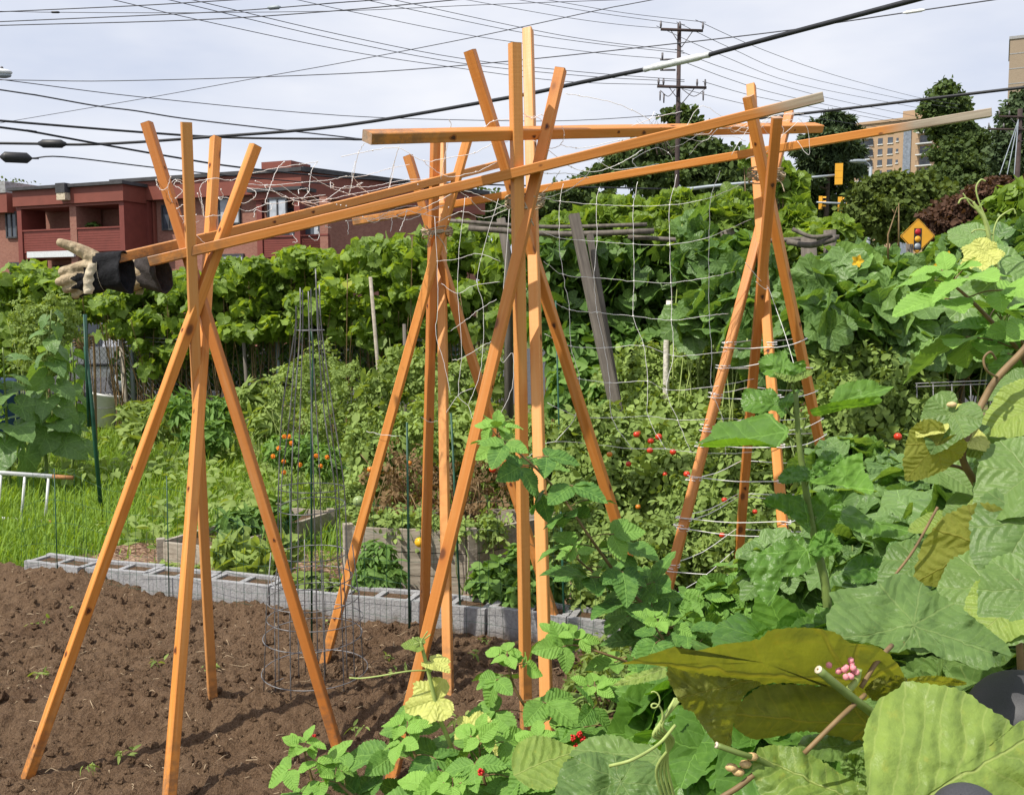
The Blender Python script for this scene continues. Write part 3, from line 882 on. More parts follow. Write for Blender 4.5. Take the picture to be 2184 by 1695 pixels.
def tangle():
    mb = MB()
    lines = [
        [(60, 130), (80, 150), (140, 185), (200, 130), (300, 148), (480, 120), (600, 135), (700, 95), (940, 45), (1100, 20), (1230, 0)],
        [(140, 185), (160, 260), (210, 350), (265, 435), (300, 480), (380, 560), (440, 620)],
        [(165, 110), (140, 185), (100, 205), (65, 170), (60, 130)],
        [(200, 265), (250, 210), (190, 170), (210, 140), (250, 160)],
        [(210, 340), (270, 305), (298, 360), (280, 390), (230, 395)],
        [(350, 385), (265, 435), (215, 490), (250, 525), (290, 470), (370, 430)],
        [(360, 230), (390, 320), (405, 400), (470, 390), (560, 390)],
        [(430, 130), (380, 180), (385, 260), (400, 330), (405, 400)],
        [(530, 200), (545, 250), (530, 275), (515, 260), (590, 265), (690, 300), (770, 260), (780, 215), (700, 180)],
        [(605, 350), (640, 330), (720, 360), (800, 330), (870, 305), (960, 300), (1060, 280), (1130, 300), (1230, 330), (1400, 315), (1500, 310)],
        [(720, 40), (680, 90), (640, 180), (620, 280), (605, 350)],
        [(990, 0), (940, 50), (900, 150), (870, 230), (850, 295)],
        [(1230, 0), (1190, 60), (1175, 140), (1165, 220), (1125, 262)],
        [(1505, 0), (1485, 80), (1480, 160), (1460, 240)],
        [(1790, 0), (1780, 80), (1765, 140), (1750, 190)],
        [(640, 150), (800, 170), (960, 165), (1120, 150), (1240, 140), (1330, 130), (1440, 105), (1500, 110), (1600, 95), (1750, 50), (1900, 20)],
        [(700, 190), (860, 205), (940, 225), (1000, 250), (1100, 290), (1200, 280), (1330, 270), (1460, 240), (1600, 215), (1760, 180), (1960, 140)],
        [(780, 140), (830, 160), (860, 200), (850, 170), (900, 200), (970, 250), (1060, 265), (1180, 255), (1290, 240)],
        [(860, 170), (960, 170), (1040, 225), (1120, 270), (1220, 310), (1330, 350), (1440, 320), (1550, 280)],
        [(1170, 90), (1240, 140), (1330, 190), (1420, 220), (1520, 250), (1580, 300)],
        [(1095, 230), (1100, 200), (1160, 195), (1160, 215), (1250, 290), (1330, 250), (1430, 180), (1560, 185), (1700, 165), (1880, 130), (2080, 130)],
        [(1330, 190), (1325, 150), (1350, 165), (1345, 185), (1480, 190), (1560, 150), (1520, 170), (1560, 200), (1650, 250)],
        [(1490, 110), (1530, 160), (1580, 215), (1650, 250), (1760, 230), (1850, 190), (1960, 165), (2100, 150)],
        [(1060, 280), (1050, 310), (1090, 320), (1100, 290), (1180, 300), (1280, 290), (1370, 310), (1460, 290), (1560, 240)],
        [(770, 400), (780, 350), (840, 365), (890, 350), (900, 310), (850, 295)],
        [(1440, 430), (1600, 410), (1760, 410), (1880, 360), (1960, 375), (2100, 400), (2184, 420)],
        [(1600, 430), (1680, 400), (1800, 340), (1940, 320), (2060, 350), (2184, 300)],
        [(1560, 400), (1640, 440), (1760, 390), (1880, 420), (2000, 380), (2120, 320), (2184, 330)],
        [(1880, 350), (1860, 420), (1840, 470), (1830, 500)], [(1450, 440), (1455, 480), (1450, 530)], [(1770, 410), (1770, 460), (1760, 510)],
        [(1230, 490), (1245, 540), (1215, 570), (1170, 540)], [(1290, 470), (1330, 480)],
        [(1050, 530), (1085, 580), (1050, 585)],
    ]
    for l in lines:
        x = np.array([q[0] for q in l])
        px = [z3(*q) for q in l]
        Y0 = 3.52 + 0.95 * np.clip((x[0] - 300) / 1800, 0, 1); Y1 = 3.52 + 0.95 * np.clip((x[-1] - 300) / 1800, 0, 1)
        netline(mb, px, Y0 - 0.05, Y1 - 0.05, 0.00115, 7, 0.003)
        for q in px[:: 3]: ball(mb, P(*q, (Y0 + Y1) / 2 - 0.05), 0.0030, 6)
    tag(mb.build('trellis_net', M['net']), 'tangled white netting bunched along the rails between the left and rear pyramids', 'netting')
    mb = MB()
    ln = [[(0, 985), (200, 945), (360, 930), (520, 1010), (690, 990), (840, 960), (960, 900), (1050, 890)],
          [(150, 900), (110, 960), (80, 1100), (50, 1220)], [(365, 920), (330, 1040), (300, 1170)], [(680, 750), (690, 800), (650, 1000), (630, 1130)],
          [(520, 1010), (560, 1050), (680, 1110), (850, 1080), (980, 1020)], [(900, 800), (960, 760), (1040, 750), (1140, 735), (1240, 740), (1290, 800), (1300, 870), (1250, 900)],
          [(1145, 710), (1200, 745), (1260, 720), (1300, 760), (1330, 830)], [(1390, 790), (1405, 850), (1380, 910), (1300, 930), (1180, 860), (1140, 840)],
          [(1410, 590), (1500, 600), (1700, 640), (1830, 690), (1940, 750)], [(1940, 750), (2000, 730), (2147, 700)], [(1830, 790), (1940, 750), (1975, 700)],
          [(1380, 910), (1480, 930), (1580, 920), (1750, 880), (1900, 860)], [(1300, 940), (1450, 1050), (1600, 1080), (1750, 1030), (1900, 940)],
          [(1380, 1070), (1330, 1150), (1260, 1220)], [(1260, 1250), (1420, 1200), (1540, 1110), (1580, 1030)], [(1560, 950), (1700, 1060), (1860, 1055), (2000, 1030)],
          [(1860, 1050), (1840, 1000), (1980, 930), (2060, 960), (2090, 1010)], [(1170, 1060), (1300, 1090), (1450, 1090), (1560, 1120)],
          [(700, 1180), (800, 1240), (900, 1330), (1040, 1290)], [(480, 1330), (620, 1260), (760, 1200), (900, 1240), (1050, 1310)], [(600, 1400), (760, 1330), (900, 1370), (1060, 1310)]]
    for l in ln:
        px = [z2(*q) for q in l]
        x = np.mean([q[0] for q in l])
        Y = 3.45 if x < 1700 else 3.75
        netline(mb, px, Y, Y + 0.12, 0.00115, 7, 0.003)
        for q in px[1:-1: 2]: ball(mb, P(*q, Y + 0.06), 0.0033, 6)
    rr = [[(1560, 960), (1760, 930), (1940, 880), (2080, 830), (2147, 800)]]
    for k in range(7):                                          # strands heaped on the level rail towards the right pyramid
        pts = []
        for i in range(9):
            t = i / 8
            pts.append((1375 + 330 * t + rng.normal(0, 8), 300 - 55 * t + rng.normal(0, 14) - (k % 3) * 8))
        netline(mb, pts, 3.85, 4.12, 0.0010, 6)
    for l in ([(1700, 250), (1722, 275), (1725, 330), (1700, 300)], [(1560, 330), (1600, 270), (1650, 258), (1672, 280), (1640, 320), (1590, 340)], [(1470, 330), (1500, 300), (1560, 290), (1590, 300)]):
        netline(mb, l, 4.0, 4.05, 0.0010, 6)
    tag(mb.build('trellis_net', M['net']), 'loose white netting draped over the rails on top of the middle pyramid', 'netting')
tangle()

# ================================================================== gloves on the rail ends
def evaluated(o):
    dg = bpy.context.evaluated_depsgraph_get()
    me = bpy.data.meshes.new_from_object(o.evaluated_get(dg))
    o.modifiers.clear()
    old = o.data
    o.data = me
    bpy.data.meshes.remove(old)
    return o
def glove_parts(o3, ex, ey, ez, root, fold=False):
    """local l = along the fingers, u = thumb side, b = out of the back of the hand"""
    B = np.stack([ex, ey, ez])
    def W(p): return np.asarray(p, float) @ B + o3
    mb = MB()
    def finger(pts, rs):
        if fold: pts = [(min(x, .05) + max(0, x - .05) * .45, y * .70, z + max(0, x - .05) * .7) for x, y, z in pts]
        rs = [q * 1.30 for q in rs]
        p = smooth(pts, 6)
        r = np.interp(np.linspace(0, 1, len(p)), np.linspace(0, 1, len(rs)), rs)
        tube(mb, [W(q) for q in p], r, 12)
        ball(mb, W(p[-1]), r[-1] * 1.0, 10)
        ball(mb, W(p[0]), r[0], 10)
    finger([(-.01, .022, 0), (.034, .052, -.004), (.084, .078, .004), (.137, .097, .006)], [.022, .021, .0165, .0115])
    finger([(.02, .016, 0), (.055, .016, .004), (.10, .004, -.002), (.142, -.003, -.018)], [.019, .0175, .0150, .0125])
    finger([(.015, -.014, 0), (.058, -.020, .006), (.108, -.030, .000), (.150, -.040, -.016)], [.019, .0165, .0145, .0125])
    finger([(.010, -.036, -.002), (.050, -.043, .002), (.098, -.055, -.010), (.136, -.064, -.032)], [.019, .0160, .0140, .0118])
    finger([(.004, -.054, -.006), (.038, -.063, -.004), (.078, -.075, -.018), (.108, -.086, -.038)], [.017, .0145, .0125, .0105])
    p = smooth([(-.03, .0, 0), (-.005, -.004, 0), (.02, -.010, 0), (.045, -.016, 0)], 5)     # palm
    d = MB()
    for k, q in enumerate(p):
        pass
    n = len(p)
    an = np.linspace(0, 2 * math.pi, 20, endpoint=False)
    hw = np.interp(np.linspace(0, 1, n), [0, .4, 1], [.048, .058, .064]); ht = np.interp(np.linspace(0, 1, n), [0, .5, 1], [.034, .032, .026])
    v = np.array([[W((q[0], q[1] + w * math.cos(a), q[2] + h * math.sin(a))) for a in an] for q, w, h in zip(p, hw, ht)]).reshape(-1, 3)
    i = np.arange(n - 1)[:, None] * 20; j = np.arange(20)[None]; k = (j + 1) % 20
    mb.add(v, [np.stack([i + j, i + k, i + k + 20, i + j + 20], -1).reshape(-1, 4), np.array([list(range(20))[::-1], [(n - 1) * 20 + q for q in range(20)]])])
    hand = mb.build('glove_hand', [M['tan'], M['blackcloth']], root)
    md = hand.modifiers.new('r', 'REMESH'); md.mode = 'VOXEL'; md.voxel_size = 0.0030
    sm = hand.modifiers.new('s', 'SMOOTH'); sm.iterations = 4; sm.factor = 0.5
    bpy.context.view_layer.update()
    evaluated(hand)
    me = hand.data
    me.materials.clear(); me.materials.append(M['tan']); me.materials.append(M['blackcloth'])
    nv = len(me.vertices)
    co = np.zeros(nv * 3); me.vertices.foreach_get('co', co); co = co.reshape(-1, 3)
    loc = (co - o3) @ B.T
    wr = 0.0007 * np.sin(loc[:, 0] * 210 + loc[:, 1] * 90) * np.exp(-((loc[:, 0] - .07) / .05) ** 2) + 0.0045 * (vn(loc[:, 0] * 55, loc[:, 1] * 70, 4) - .5) - 0.0010 * np.exp(-((np.mod(loc[:, 0] + .25 * loc[:, 1], .027) - .0135) / .0026) ** 2) * (loc[:, 0] > .05)
    co += np.outer(wr, B[2])
    me.vertices.foreach_set('co', co.ravel())
    mi = np.zeros(len(me.polygons), np.int32)
    for pl in me.polygons:
        c = loc[list(pl.vertices)].mean(0)
        nb = float(np.dot(np.array(pl.normal), B[2]))
        cut = 0.088
        if nb > -0.25 and c[1] < 0.010 and c[0] < (0.052 if c[1] > -.010 else cut + .012 * math.cos((c[1] + .03) * 200) - (.02 if c[1] < -.066 else 0)): mi[pl.index] = 1
        if nb > 0 and c[0] < 0.008 and c[1] < 0.03: mi[pl.index] = 1
    me.polygons.foreach_set('material_index', mi)
    me.polygons.foreach_set('use_smooth', np.ones(len(mi), bool))
    mb = MB()                                                    # knuckle strap
    ys = np.linspace(0.026, -0.082, 22)
    rows = []
    for s, (w0, up) in enumerate(((-.017, .004), (-.013, .012), (.0, .0150), (.013, .012), (.017, .004))):
        row = []
        for y in ys:
            f = math.sqrt(max(0, 1 - ((y + .026) / .072) ** 2))
            kn = 0.004 * math.cos((y + .016) / 0.030 * 2 * math.pi)
            row.append(W((0.022 - 0.003 * math.sin(y * 60) + w0 * (1 + 0.15 * math.cos(y * 200)) - .15 * (y + .02), y, 0.014 + 0.014 * f + up + kn * 0.6)))
        rows.append(row)
    v = np.array(rows).reshape(-1, 3)
    i = np.arange(4)[:, None] * 22; j = np.arange(21)[None]
    mb.add(v, np.stack([i + j, i + j + 1, i + j + 23, i + j + 22], -1).reshape(-1, 4))
    mb.build('knuckle_strap', M['cream'], root)
    mb = MB()                                                    # stiff flared cuff, open at the wrist end
    n, sg = 12, 36
    an = np.linspace(0, 2 * math.pi, sg, endpoint=False)
    V = []
    prof = [(-.001 + .0, .90)] + [(t, 1.0) for t in np.linspace(0, 1, n)] + [(1.0, .93)] + [(t, .93) for t in np.linspace(.98, .1, 6)]
    for t, k in prof:
        l = 0.010 - 0.100 * t
        ry = (0.060 + 0.017 * t) * k; rz = (0.034 + 0.026 * t) * k
        V += [W((l + 0.010 * math.cos(a), 0.004 - 0.004 * t + ry * math.cos(a), rz * math.sin(a) + 0.005 * math.sin(3 * a + 2 * t) + .003 * math.sin(7 * a + 5 * t))) for a in an]
    m = len(prof)
    i = np.arange(m - 1)[:, None] * sg; j = np.arange(sg)[None]; k = (j + 1) % sg
    mb.add(np.array(V), np.stack([i + j, i + j + sg, i + k + sg, i + k], -1).reshape(-1, 4))
    cf = mb.build('cuff', [M['blackcloth'], M['greycuff']], root)
    mb = MB()                                                    # pale stitching round the cuff
    for q in np.linspace(0.05, 2.9, 34):
        pts = [W((0.006 - 0.012 + 0.010 * math.cos(a), -0.005 + 0.0632 * math.cos(a), 0.0385 * math.sin(a) + .001)) for a in (q, q + .025, q + .05)]
        tube(mb, pts, 0.0009, 4)
    mb.build('stitching', M['cream'], cf)
    return hand
o3 = P(215.6, 578.4, 3.44)
g1 = thing('work_glove', 'tan and black work glove on the rail end, thumb up, fingers pointing left', 'glove', o3, 'gloves on the rail ends')
glove_parts(o3, nrm(np.array([-1, -.10, 0.03])), nrm(np.array([0.03, 0.05, 1])), nrm(np.array([-.10, -1, .05])), g1)
o4 = P(215.6 + 87, 578.4 + 2, 3.64)
g2 = thing('work_glove', 'work glove mostly hidden behind the other, tan wrist and dark flared cuff showing', 'glove', o4, 'gloves on the rail ends')
h2_ = glove_parts(o4, nrm(np.array([-1, .18, 0.04])), nrm(np.array([0.04, 0.05, 1])), nrm(np.array([.18, 1, -.05])), g2, True)
for ch in g2.children:
    if ch.name.startswith('cuff'): ch.data.materials[0] = M['greycuff']

# ================================================================== wire cage, stakes, wire fence
def ring(mb, c, r, z, wr=0.0022, n=36, tilt=0.0):
    a = np.linspace(0, 2 * math.pi, n + 1)
    tube(mb, np.stack([c[0] + r * np.cos(a), c[1] + r * np.sin(a), z + tilt * np.cos(a + c[0] * 9)], 1), wr, 5, cap=False)
def cage():
    c = G(672, 1478)
    root = thing('tomato_cage', 'tall grey wire tomato cage, tapering upward, standing in the soil between the pyramids', 'cage', (c[0], c[1], 0))
    prof = [(0.012, .218), (0.105, .218), (0.255, .203), (0.33, .197), (0.415, .190), (0.50, .165), (0.60, .140), (.70, .137), (0.80, .135), (0.875, .134), (1.52, .056)]
    for z, r in prof:
        if z in (0.70,): continue
        mb = MB(); ring(mb, c + rng.normal(0, .004, 3), r, z, 0.0021, tilt=rng.normal(0, .008)); mb.build('ring', M['wire'], root)
    for k in range(4):
        mb = MB(); a = 0.4 + k * math.pi / 2
        tube(mb, [c + [.213 * math.cos(a), .213 * math.sin(a), -0.02], c + [.19 * math.cos(a), .19 * math.sin(a), .415], c + [.168 * math.cos(a), .168 * math.sin(a), .62]], 0.0023, 5)
        mb.build('upright', M['wire'], root)
    for k in range(9):
        mb = MB(); a = 0.1 + k * 0.70
        p = [c + [r * math.cos(a), r * math.sin(a), z] for z, r in ((.02, .165), (.45, .158), (.60, .142), (0.875, .134), (1.2, .092 + .008 * rng.normal()), (1.52, .054), (1.66 + .05 * rng.normal(), .048))]
        tube(mb, smooth(p, 4), 0.0026, 5)
        mb.build('upright', M['wire'], root)
    mb = MB(); q = G(672, 1440)
    tube(mb, [P(663, 1290, 4.35) * [1, 1, 0], P(664, 900, 4.35), P(668, 740, 4.35), P(664, 700, 4.35)], 0.005, 6)
    tag(mb.build('plant_stake', M['greenwire']), 'dark green slim stake standing inside the wire tomato cage', 'stake', 'green garden stakes')
    mb = MB()
    tube(mb, [G(217, 1084) - [0, 0, .1], P(197, 880, G(217, 1084)[1]), P(182, 738, G(217, 1084)[1])], [0.017, 0.017, 0.015], 6)
    box(mb, P(186, 790, G(217, 1084)[1]), (.012, .05, .9))
    tag(mb.build('plant_stake', M['greenwire']), 'thick dark green metal stake standing in the grass at the left', 'stake', 'green garden stakes')
    for (x0, y0, x1, y1, lab) in ((873, 1330, 868, 900, 'green stake just left of the rear pyramid\'s near pole, behind the wall'), (985, 1330, 962, 880, 'green stake between the rear pyramid and the tall central one'),
                                  (1206, 1330, 1196, 1090, 'short green stake right of the central pyramid\'s thick front pole'), (1202, 1130, 1185, 640, 'green stake behind the white netting')):
        mb = MB(); Y = 4.62 if y1 < 1000 else 4.5
        if y1 == 640: Y = 5.6
        a = P(x0, y0, Y); a[2] = -.05
        tube(mb, [a, P(x1, y1, Y)], 0.0058, 6)
        tag(mb.build('plant_stake', M['greenwire']), lab, 'stake', 'green garden stakes')
cage()
def wire_fence():
    root = thing('wire_fence', 'thin dark wire mesh garden fence running along the front of the concrete block wall', 'fence', (WP[0], WP[1], 0))
    mb = MB()
    a = WP - n2 * 0.03
    L = 3.55
    hh = lambda s: 0.62 + 0.08 * math.sin(s * 3) + .05 * math.sin(s * 7)
    for s in np.arange(0, L, 0.062):
        p = a + WU * (s + 0.01 * rng.normal())
        lean = rng.normal(0, 0.012)
        tube(mb, [(p[0], p[1], -0.02), (p[0] + lean, p[1], 0.3), (p[0] + 2 * lean, p[1] + .01, hh(s))], 0.0010, 3, cap=False)
    for z in (0.08, 0.16, 0.25, 0.35, 0.47, 0.6):
        tube(mb, [(a[0] + WU[0] * s, a[1] + WU[1] * s, z * (hh(s) / .62) + 0.008 * math.sin(s * 9 + z * 30)) for s in np.linspace(0, L, 50)], 0.0009, 3, cap=False)
    mb.build('mesh', M['greenwire'], root)
    for s in (0.25, 1.0, 1.75):
        mb = MB(); p = a + WU * s
        tube(mb, [(p[0], p[1], -.05), (p[0] + .01, p[1], .72)], 0.0032, 5); mb.build('post', M['greenwire'], root)
wire_fence()

# ================================================================== raised wooden beds
def plank(mb, a, b, z0, z1, th, m=0):
    a, b = np.asarray(a, float), np.asarray(b, float)
    d = b - a
    box(mb, ((a[0] + b[0]) / 2, (a[1] + b[1]) / 2, (z0 + z1) / 2), (np.linalg.norm(d), th, z1 - z0), math.atan2(d[1], d[0]), m)
def raised_bed(label, corners, h, rows, fill=None, post=0.05):
    cs = [np.asarray(c, float) for c in corners]
    ctr = np.mean(cs, 0)
    root = thing('raised_bed', label, 'garden bed', (ctr[0], ctr[1], 0), 'grey wooden raised beds')
    n = len(cs)
    for i in range(n):
        a, b = cs[i], cs[(i + 1) % n]
        u = nrm(b - a)
        for r in range(rows):
            mb = MB()
            z0, z1 = h * r / rows + 0.002, h * (r + 1) / rows - 0.004
            plank(mb, a + u * 0.03, b - u * 0.03, z0, z1, 0.028 + 0.003 * rng.normal())
            mb.build('plank', M['greywood'], root, smooth=False)
    for c in cs:
        mb = MB(); box(mb, (c[0], c[1], h / 2 + .005), (post, post, h + 0.02), 0.4); mb.build('corner_post', M['greywood'], root, smooth=False)
    mb = MB()
    v = np.array([[*(ctr + (c - ctr) * 0.95), h * 0.72] for c in cs])
    mb.add(v, np.array([list(range(n))])); mb.build('soil_fill', M['soil'], root)
    return root
def gp(x, y, z): q = G(x, y, z); return q[:2]
A0 = gp(343, 1152, .15); A1 = gp(467, 1166, .15); A2 = gp(705, 1088, .15)
raised_bed('low weathered raised bed with dark green plants, left of the wire cage', [A0, A1, A2, A2 + (A0 - A1)], 0.15, 1)
B0 = gp(742, 1121, .395); B1 = gp(1005, 1130, .395); B2 = gp(1150, 1103, .395)
raised_bed('taller weathered raised bed of three stacked boards, behind the rear pyramid', [B0, B1, B1 + (B2 - B1) * 1.6, B0 + (B2 - B1) * 1.6], 0.395, 3)
C0 = gp(1040, 1092, .42); C1 = gp(1190, 1086, .42)
# ================================================================== leaves
KEYS = {
 'grape': [(0, 1.0), (14, .88), (25, .70), (36, .74), (50, .86), (61, .78), (74, .64), (92, .66), (112, .68), (132, .62), (152, .50), (168, .32), (180, .10)],
 'gourd': [(0, 1.0), (18, .84), (30, .68), (42, .80), (52, .86), (66, .70), (80, .72), (92, .76), (112, .64), (135, .66), (158, .50), (172, .30), (180, .10)],
 'heart': [(0, 1.0), (7, .92), (20, .80), (40, .68), (70, .62), (100, .60), (130, .58), (155, .52), (170, .35), (180, .12)],
 'mulb':  [(0, 1.08), (7, .96), (24, .80), (48, .70), (80, .66), (110, .64), (140, .58), (162, .45), (174, .25), (180, .08)],
 'round': [(0, 1.0), (12, .93), (30, .84), (55, .78), (85, .74), (115, .70), (140, .62), (160, .48), (173, .28), (180, .10)],
}
def leaf_tpl(kind, nout=12, rings=1, fold=0.25, droop=0.25, ruf=0.05, teeth=0.0, seed=0, W=0.36, wpow=0.85, curl=0.0, tn=None):
    g = np.random.default_rng(seed + 100)
    if kind in KEYS:
        a = np.linspace(-180, 180, nout + 1)[:-1]
        ks = KEYS[kind]
        r = np.interp(np.abs(a), [k[0] for k in ks], [k[1] for k in ks])
        r *= 1 + 0.04 * np.sin(np.radians(a) * 3 + seed) + g.normal(0, .012, nout)
        if teeth:
            r *= 1 + teeth * (np.arange(nout) % 2 * 2 - 1) * g.uniform(.6, 1.3, nout)
        ar = np.radians(a)
        out = np.stack([r * np.sin(ar), r * np.cos(ar)], 1)
        c = np.array([0.0, 0.0])
    else:
        h = nout // 2
        t = np.linspace(0, 1, h + 1)
        w = W * np.sin(np.pi * t ** wpow) ** 0.8
        if teeth:
            w = w * (1 + teeth * (np.arange(h + 1) % 2 * 2 - 1) * g.uniform(.6, 1.3, h + 1))
            w[0] = w[-1] = 0
        out = np.concatenate([np.stack([w, t], 1)[:-1], np.stack([-w, t], 1)[::-1][:-1]])
        nout = len(out)
        c = np.array([0.0, 0.42])
    pts, F = [c[None]], []
    for k in range(1, rings + 1):
        q = k / rings
        pts.append(c + (out - c) * q)
    pts = np.concatenate(pts)
    i = np.arange(nout); j = (i + 1) % nout
    tri = [np.stack([np.zeros(nout, int), 1 + j, 1 + i], 1)]
    for k in range(1, rings):
        b0, b1 = 1 + (k - 1) * nout, 1 + k * nout
        tri += [np.stack([b0 + i, b0 + j, b1 + j], 1), np.stack([b0 + i, b1 + j, b1 + i], 1)]
    x, y = pts[:, 0], pts[:, 1]
    rr = np.hypot(x, y - c[1])
    an = np.arctan2(x, y - c[1] + 1e-6)
    z = fold * np.abs(x) - droop * np.clip(y, 0, 2) ** 2 + ruf * rr ** 1.5 * (np.sin(an * 5 + seed) + .6 * np.sin(an * 9 + seed * 2)) - curl * x * x
    return np.stack([x, y, z], 1), np.concatenate(tri), pts
def merge_tpl(parts):
    V, F, U, n = [], [], [], 0
    for (v, f, u), (pos, ang, sc, tilt) in parts:
        ca, sa = math.cos(ang), math.sin(ang)
        w = v * sc
        w = np.stack([w[:, 0], w[:, 1] * math.cos(tilt) - w[:, 2] * math.sin(tilt), w[:, 2] * math.cos(tilt) + w[:, 1] * math.sin(tilt)], 1)
        w = np.stack([w[:, 0] * ca + w[:, 1] * sa, -w[:, 0] * sa + w[:, 1] * ca, w[:, 2]], 1) + np.asarray(pos)
        V.append(w); F.append(f + n); U.append(u); n += len(v)
    return np.concatenate(V), np.concatenate(F), np.concatenate(U)
def scatter(mb, tpls, pos, nor, tip, size, tint, m=0):
    n = len(pos)
    nor = nrm(nor)
    tip = nrm(tip - nor * (tip * nor).sum(1, keepdims=True))
    xx = np.cross(tip, nor)
    which = rng.integers(0, len(tpls), n)
    for k, (V, F, U) in enumerate(tpls):
        s = np.nonzero(which == k)[0]
        if not len(s): continue
        W = (V[None, :, 0, None] * xx[s][:, None] + V[None, :, 1, None] * tip[s][:, None] + V[None, :, 2, None] * nor[s][:, None]) * size[s][:, None, None] + pos[s][:, None]
        f = (F[None] + (np.arange(len(s)) * len(V))[:, None, None]).reshape(-1, 3)
        mb.add(W.reshape(-1, 3), f, np.tile(U, (len(s), 1)), np.repeat(tint[s], len(V)), m)
def blob_pts(blobs, n, shell=0.5, zmin=-0.02, lumpy=.18):
    b = np.asarray(blobs, float)
    w = (b[:, 3] * b[:, 4] + b[:, 4] * b[:, 5] + b[:, 3] * b[:, 5])
    k = rng.choice(len(b), int(n * 2.2), p=w / w.sum())
    d = nrm(rng.normal(size=(len(k), 3)))
    f = 1 - shell * rng.random(len(k)) ** 1.6
    lump = 1 + lumpy * np.sin(d[:, 0] * 5 + k) * np.cos(d[:, 2] * 6 + k * 2) + (lumpy - .18) * np.sin(d[:, 0] * 11 + k * 3) * np.cos(d[:, 2] * 13 + d[:, 1] * 9 + k)
    p = b[k, :3] + d * b[k, 3:] * (f * lump)[:, None]
    nn = nrm(d / b[k, 3:])
    ok = p[:, 2] > zmin
    ins = np.zeros(len(p), bool)
    for q in b[:60]:
        ins |= (((p - q[:3]) / (q[3:] * 0.62)) ** 2).sum(1) < 1
    ok &= (~ins) | (rng.random(len(p)) < 0.12)
    p, nn = p[ok][:n], nn[ok][:n]
    return p, nn
def foliage(blobs, n, tpls, size, shell=0.5, up=0.5, out=1.0, jit=0.5, hang=0.7, sv=0.3, tlo=0.0, thi=1.0, mb=None, m=0, zmin=0.0, lumpy=.18):
    mb = mb or MB()
    p, nn = blob_pts(blobs, n, shell, zmin, lumpy)
    k = len(p)
    nor = nn * out + np.array([0, 0, up]) + rng.normal(0, jit, (k, 3))
    tip = nn * 0.5 + np.array([0, 0, -hang]) + rng.normal(0, 0.6, (k, 3))
    cl = vn(p[:, 0] * 2.1 + 7, p[:, 2] * 2.1 + p[:, 1], 31)
    tint = np.clip(tlo + (thi - tlo) * (0.55 * rng.random(k) + 0.45 * cl), 0, 1)
    scatter(mb, tpls, p, nor, tip, size * (1 + sv * rng.normal(size=k)).clip(.4, 1.8), tint, m)
    return mb
def T_(kind, nv=3, **kw): return [leaf_tpl(kind, seed=q, **kw) for q in range(nv)]
LO = dict(nout=14, rings=1)
T_grape = T_('grape', 4, nout=18, rings=1, ruf=0.08)
T_gourd = T_('gourd', 4, nout=40, rings=3, ruf=0.09, teeth=0.02, fold=.12, droop=.22)
T_heart = T_('heart', 3, nout=12, rings=1)
T_small = T_('ovate', 3, nout=8, rings=1, fold=.3, droop=.2)
T_lance = T_('ovate', 3, nout=10, rings=1, W=.17, fold=.3, droop=.45)
_lf = leaf_tpl('ovate', 8, 1, .25, .25, 0, W=.30)
def comp(seed, n=3):
    g = np.random.default_rng(seed)
    ps = [(_lf, ((0, .78, -.10), 0, .42, -.2))]
    for k in range(n):
        y = .15 + .2 * k
        for s in (-1, 1):
            ps.append((_lf, ((s * .03, y + g.normal(0, .02), -.05 * y), s * (1.0 + .2 * g.normal()), .36 + .08 * g.normal(), -.2 + .3 * g.normal())))
    return merge_tpl(ps)
T_tom = [comp(k) for k in range(4)]

def tree(name, label, x, y, Y, crown, n, mat, leaf, trunk_r=0.2, base_z=0.0, group='trees beyond the garden', tpls=None, jit=.9, up=.5, hang=.2, cat='tree', shell=.65):
    """crown: list of (px, py, dY, rx, ry_px) blobs measured on the picture; x, y: foot"""
    f = P(x, y, Y); f[2] = base_z
    root = thing(name, label, cat, f, group)
    k = Y * PS / FPX
    bl = [(*P(cx, cy, Y + dy), rx * k, rx * k * .8, rz * k) for cx, cy, dy, rx, rz in crown]
    mb = foliage(bl, n, tpls or T_small, leaf, .9, up, .9, 1.3, hang, .4, lumpy=.42)
    mb.build('crown', M[mat], root)
    mb = MB()
    top = max(b[2] for b in bl)
    c = np.mean([b[:2] for b in bl], 0)
    tube(mb, smooth([f, [f[0] * .6 + c[0] * .4, f[1], top * .45], [c[0], f[1], top]], 6), [trunk_r * 1.2, trunk_r * .8, trunk_r * .2], 8)
    for b in bl:
        s = np.array([c[0], f[1], max(base_z + 1, b[2] - b[5] * .9)])
        tube(mb, smooth([s, (s + b[:3]) / 2 + [0, 0, -.1], b[:3]], 4), [trunk_r * .5, trunk_r * .15], 6)
    mb.build('trunk', M['bark'], root)
    return root

# ================================================================== far trees
for i, (x0, h, Y) in enumerate([(0, 398, 230)]):
    pass
def woods():
    mb = MB()
    bl = []
    for k in range(70):
        x = 900 + k * 20 + rng.normal(0, 8)
        top = 430 + 14 * math.sin(k * .7) + rng.normal(0, 8)
        Y = 125 + rng.uniform(-8, 8)
        k2 = Y * PS / FPX
        bl.append((*P(x, top + 35, Y), 34 * k2, 20 * k2, 40 * k2))
    foliage(bl, 24000, T_small, 0.5, .6, .5, 1, .9, .2, .35, mb=mb)
    stuff(mb.build('far_woods', M['tree']))
    mb = MB()
    bl = [(*P(x, 428 + rng.normal(0, 3), 300), 9, 6, 7) for x in range(-120, 60, 18)]
    foliage(bl, 2500, T_small, 0.9, .6, .5, 1, .9, .2, .35, mb=mb)
    stuff(mb.build('far_woods', M['treelight']))
woods()

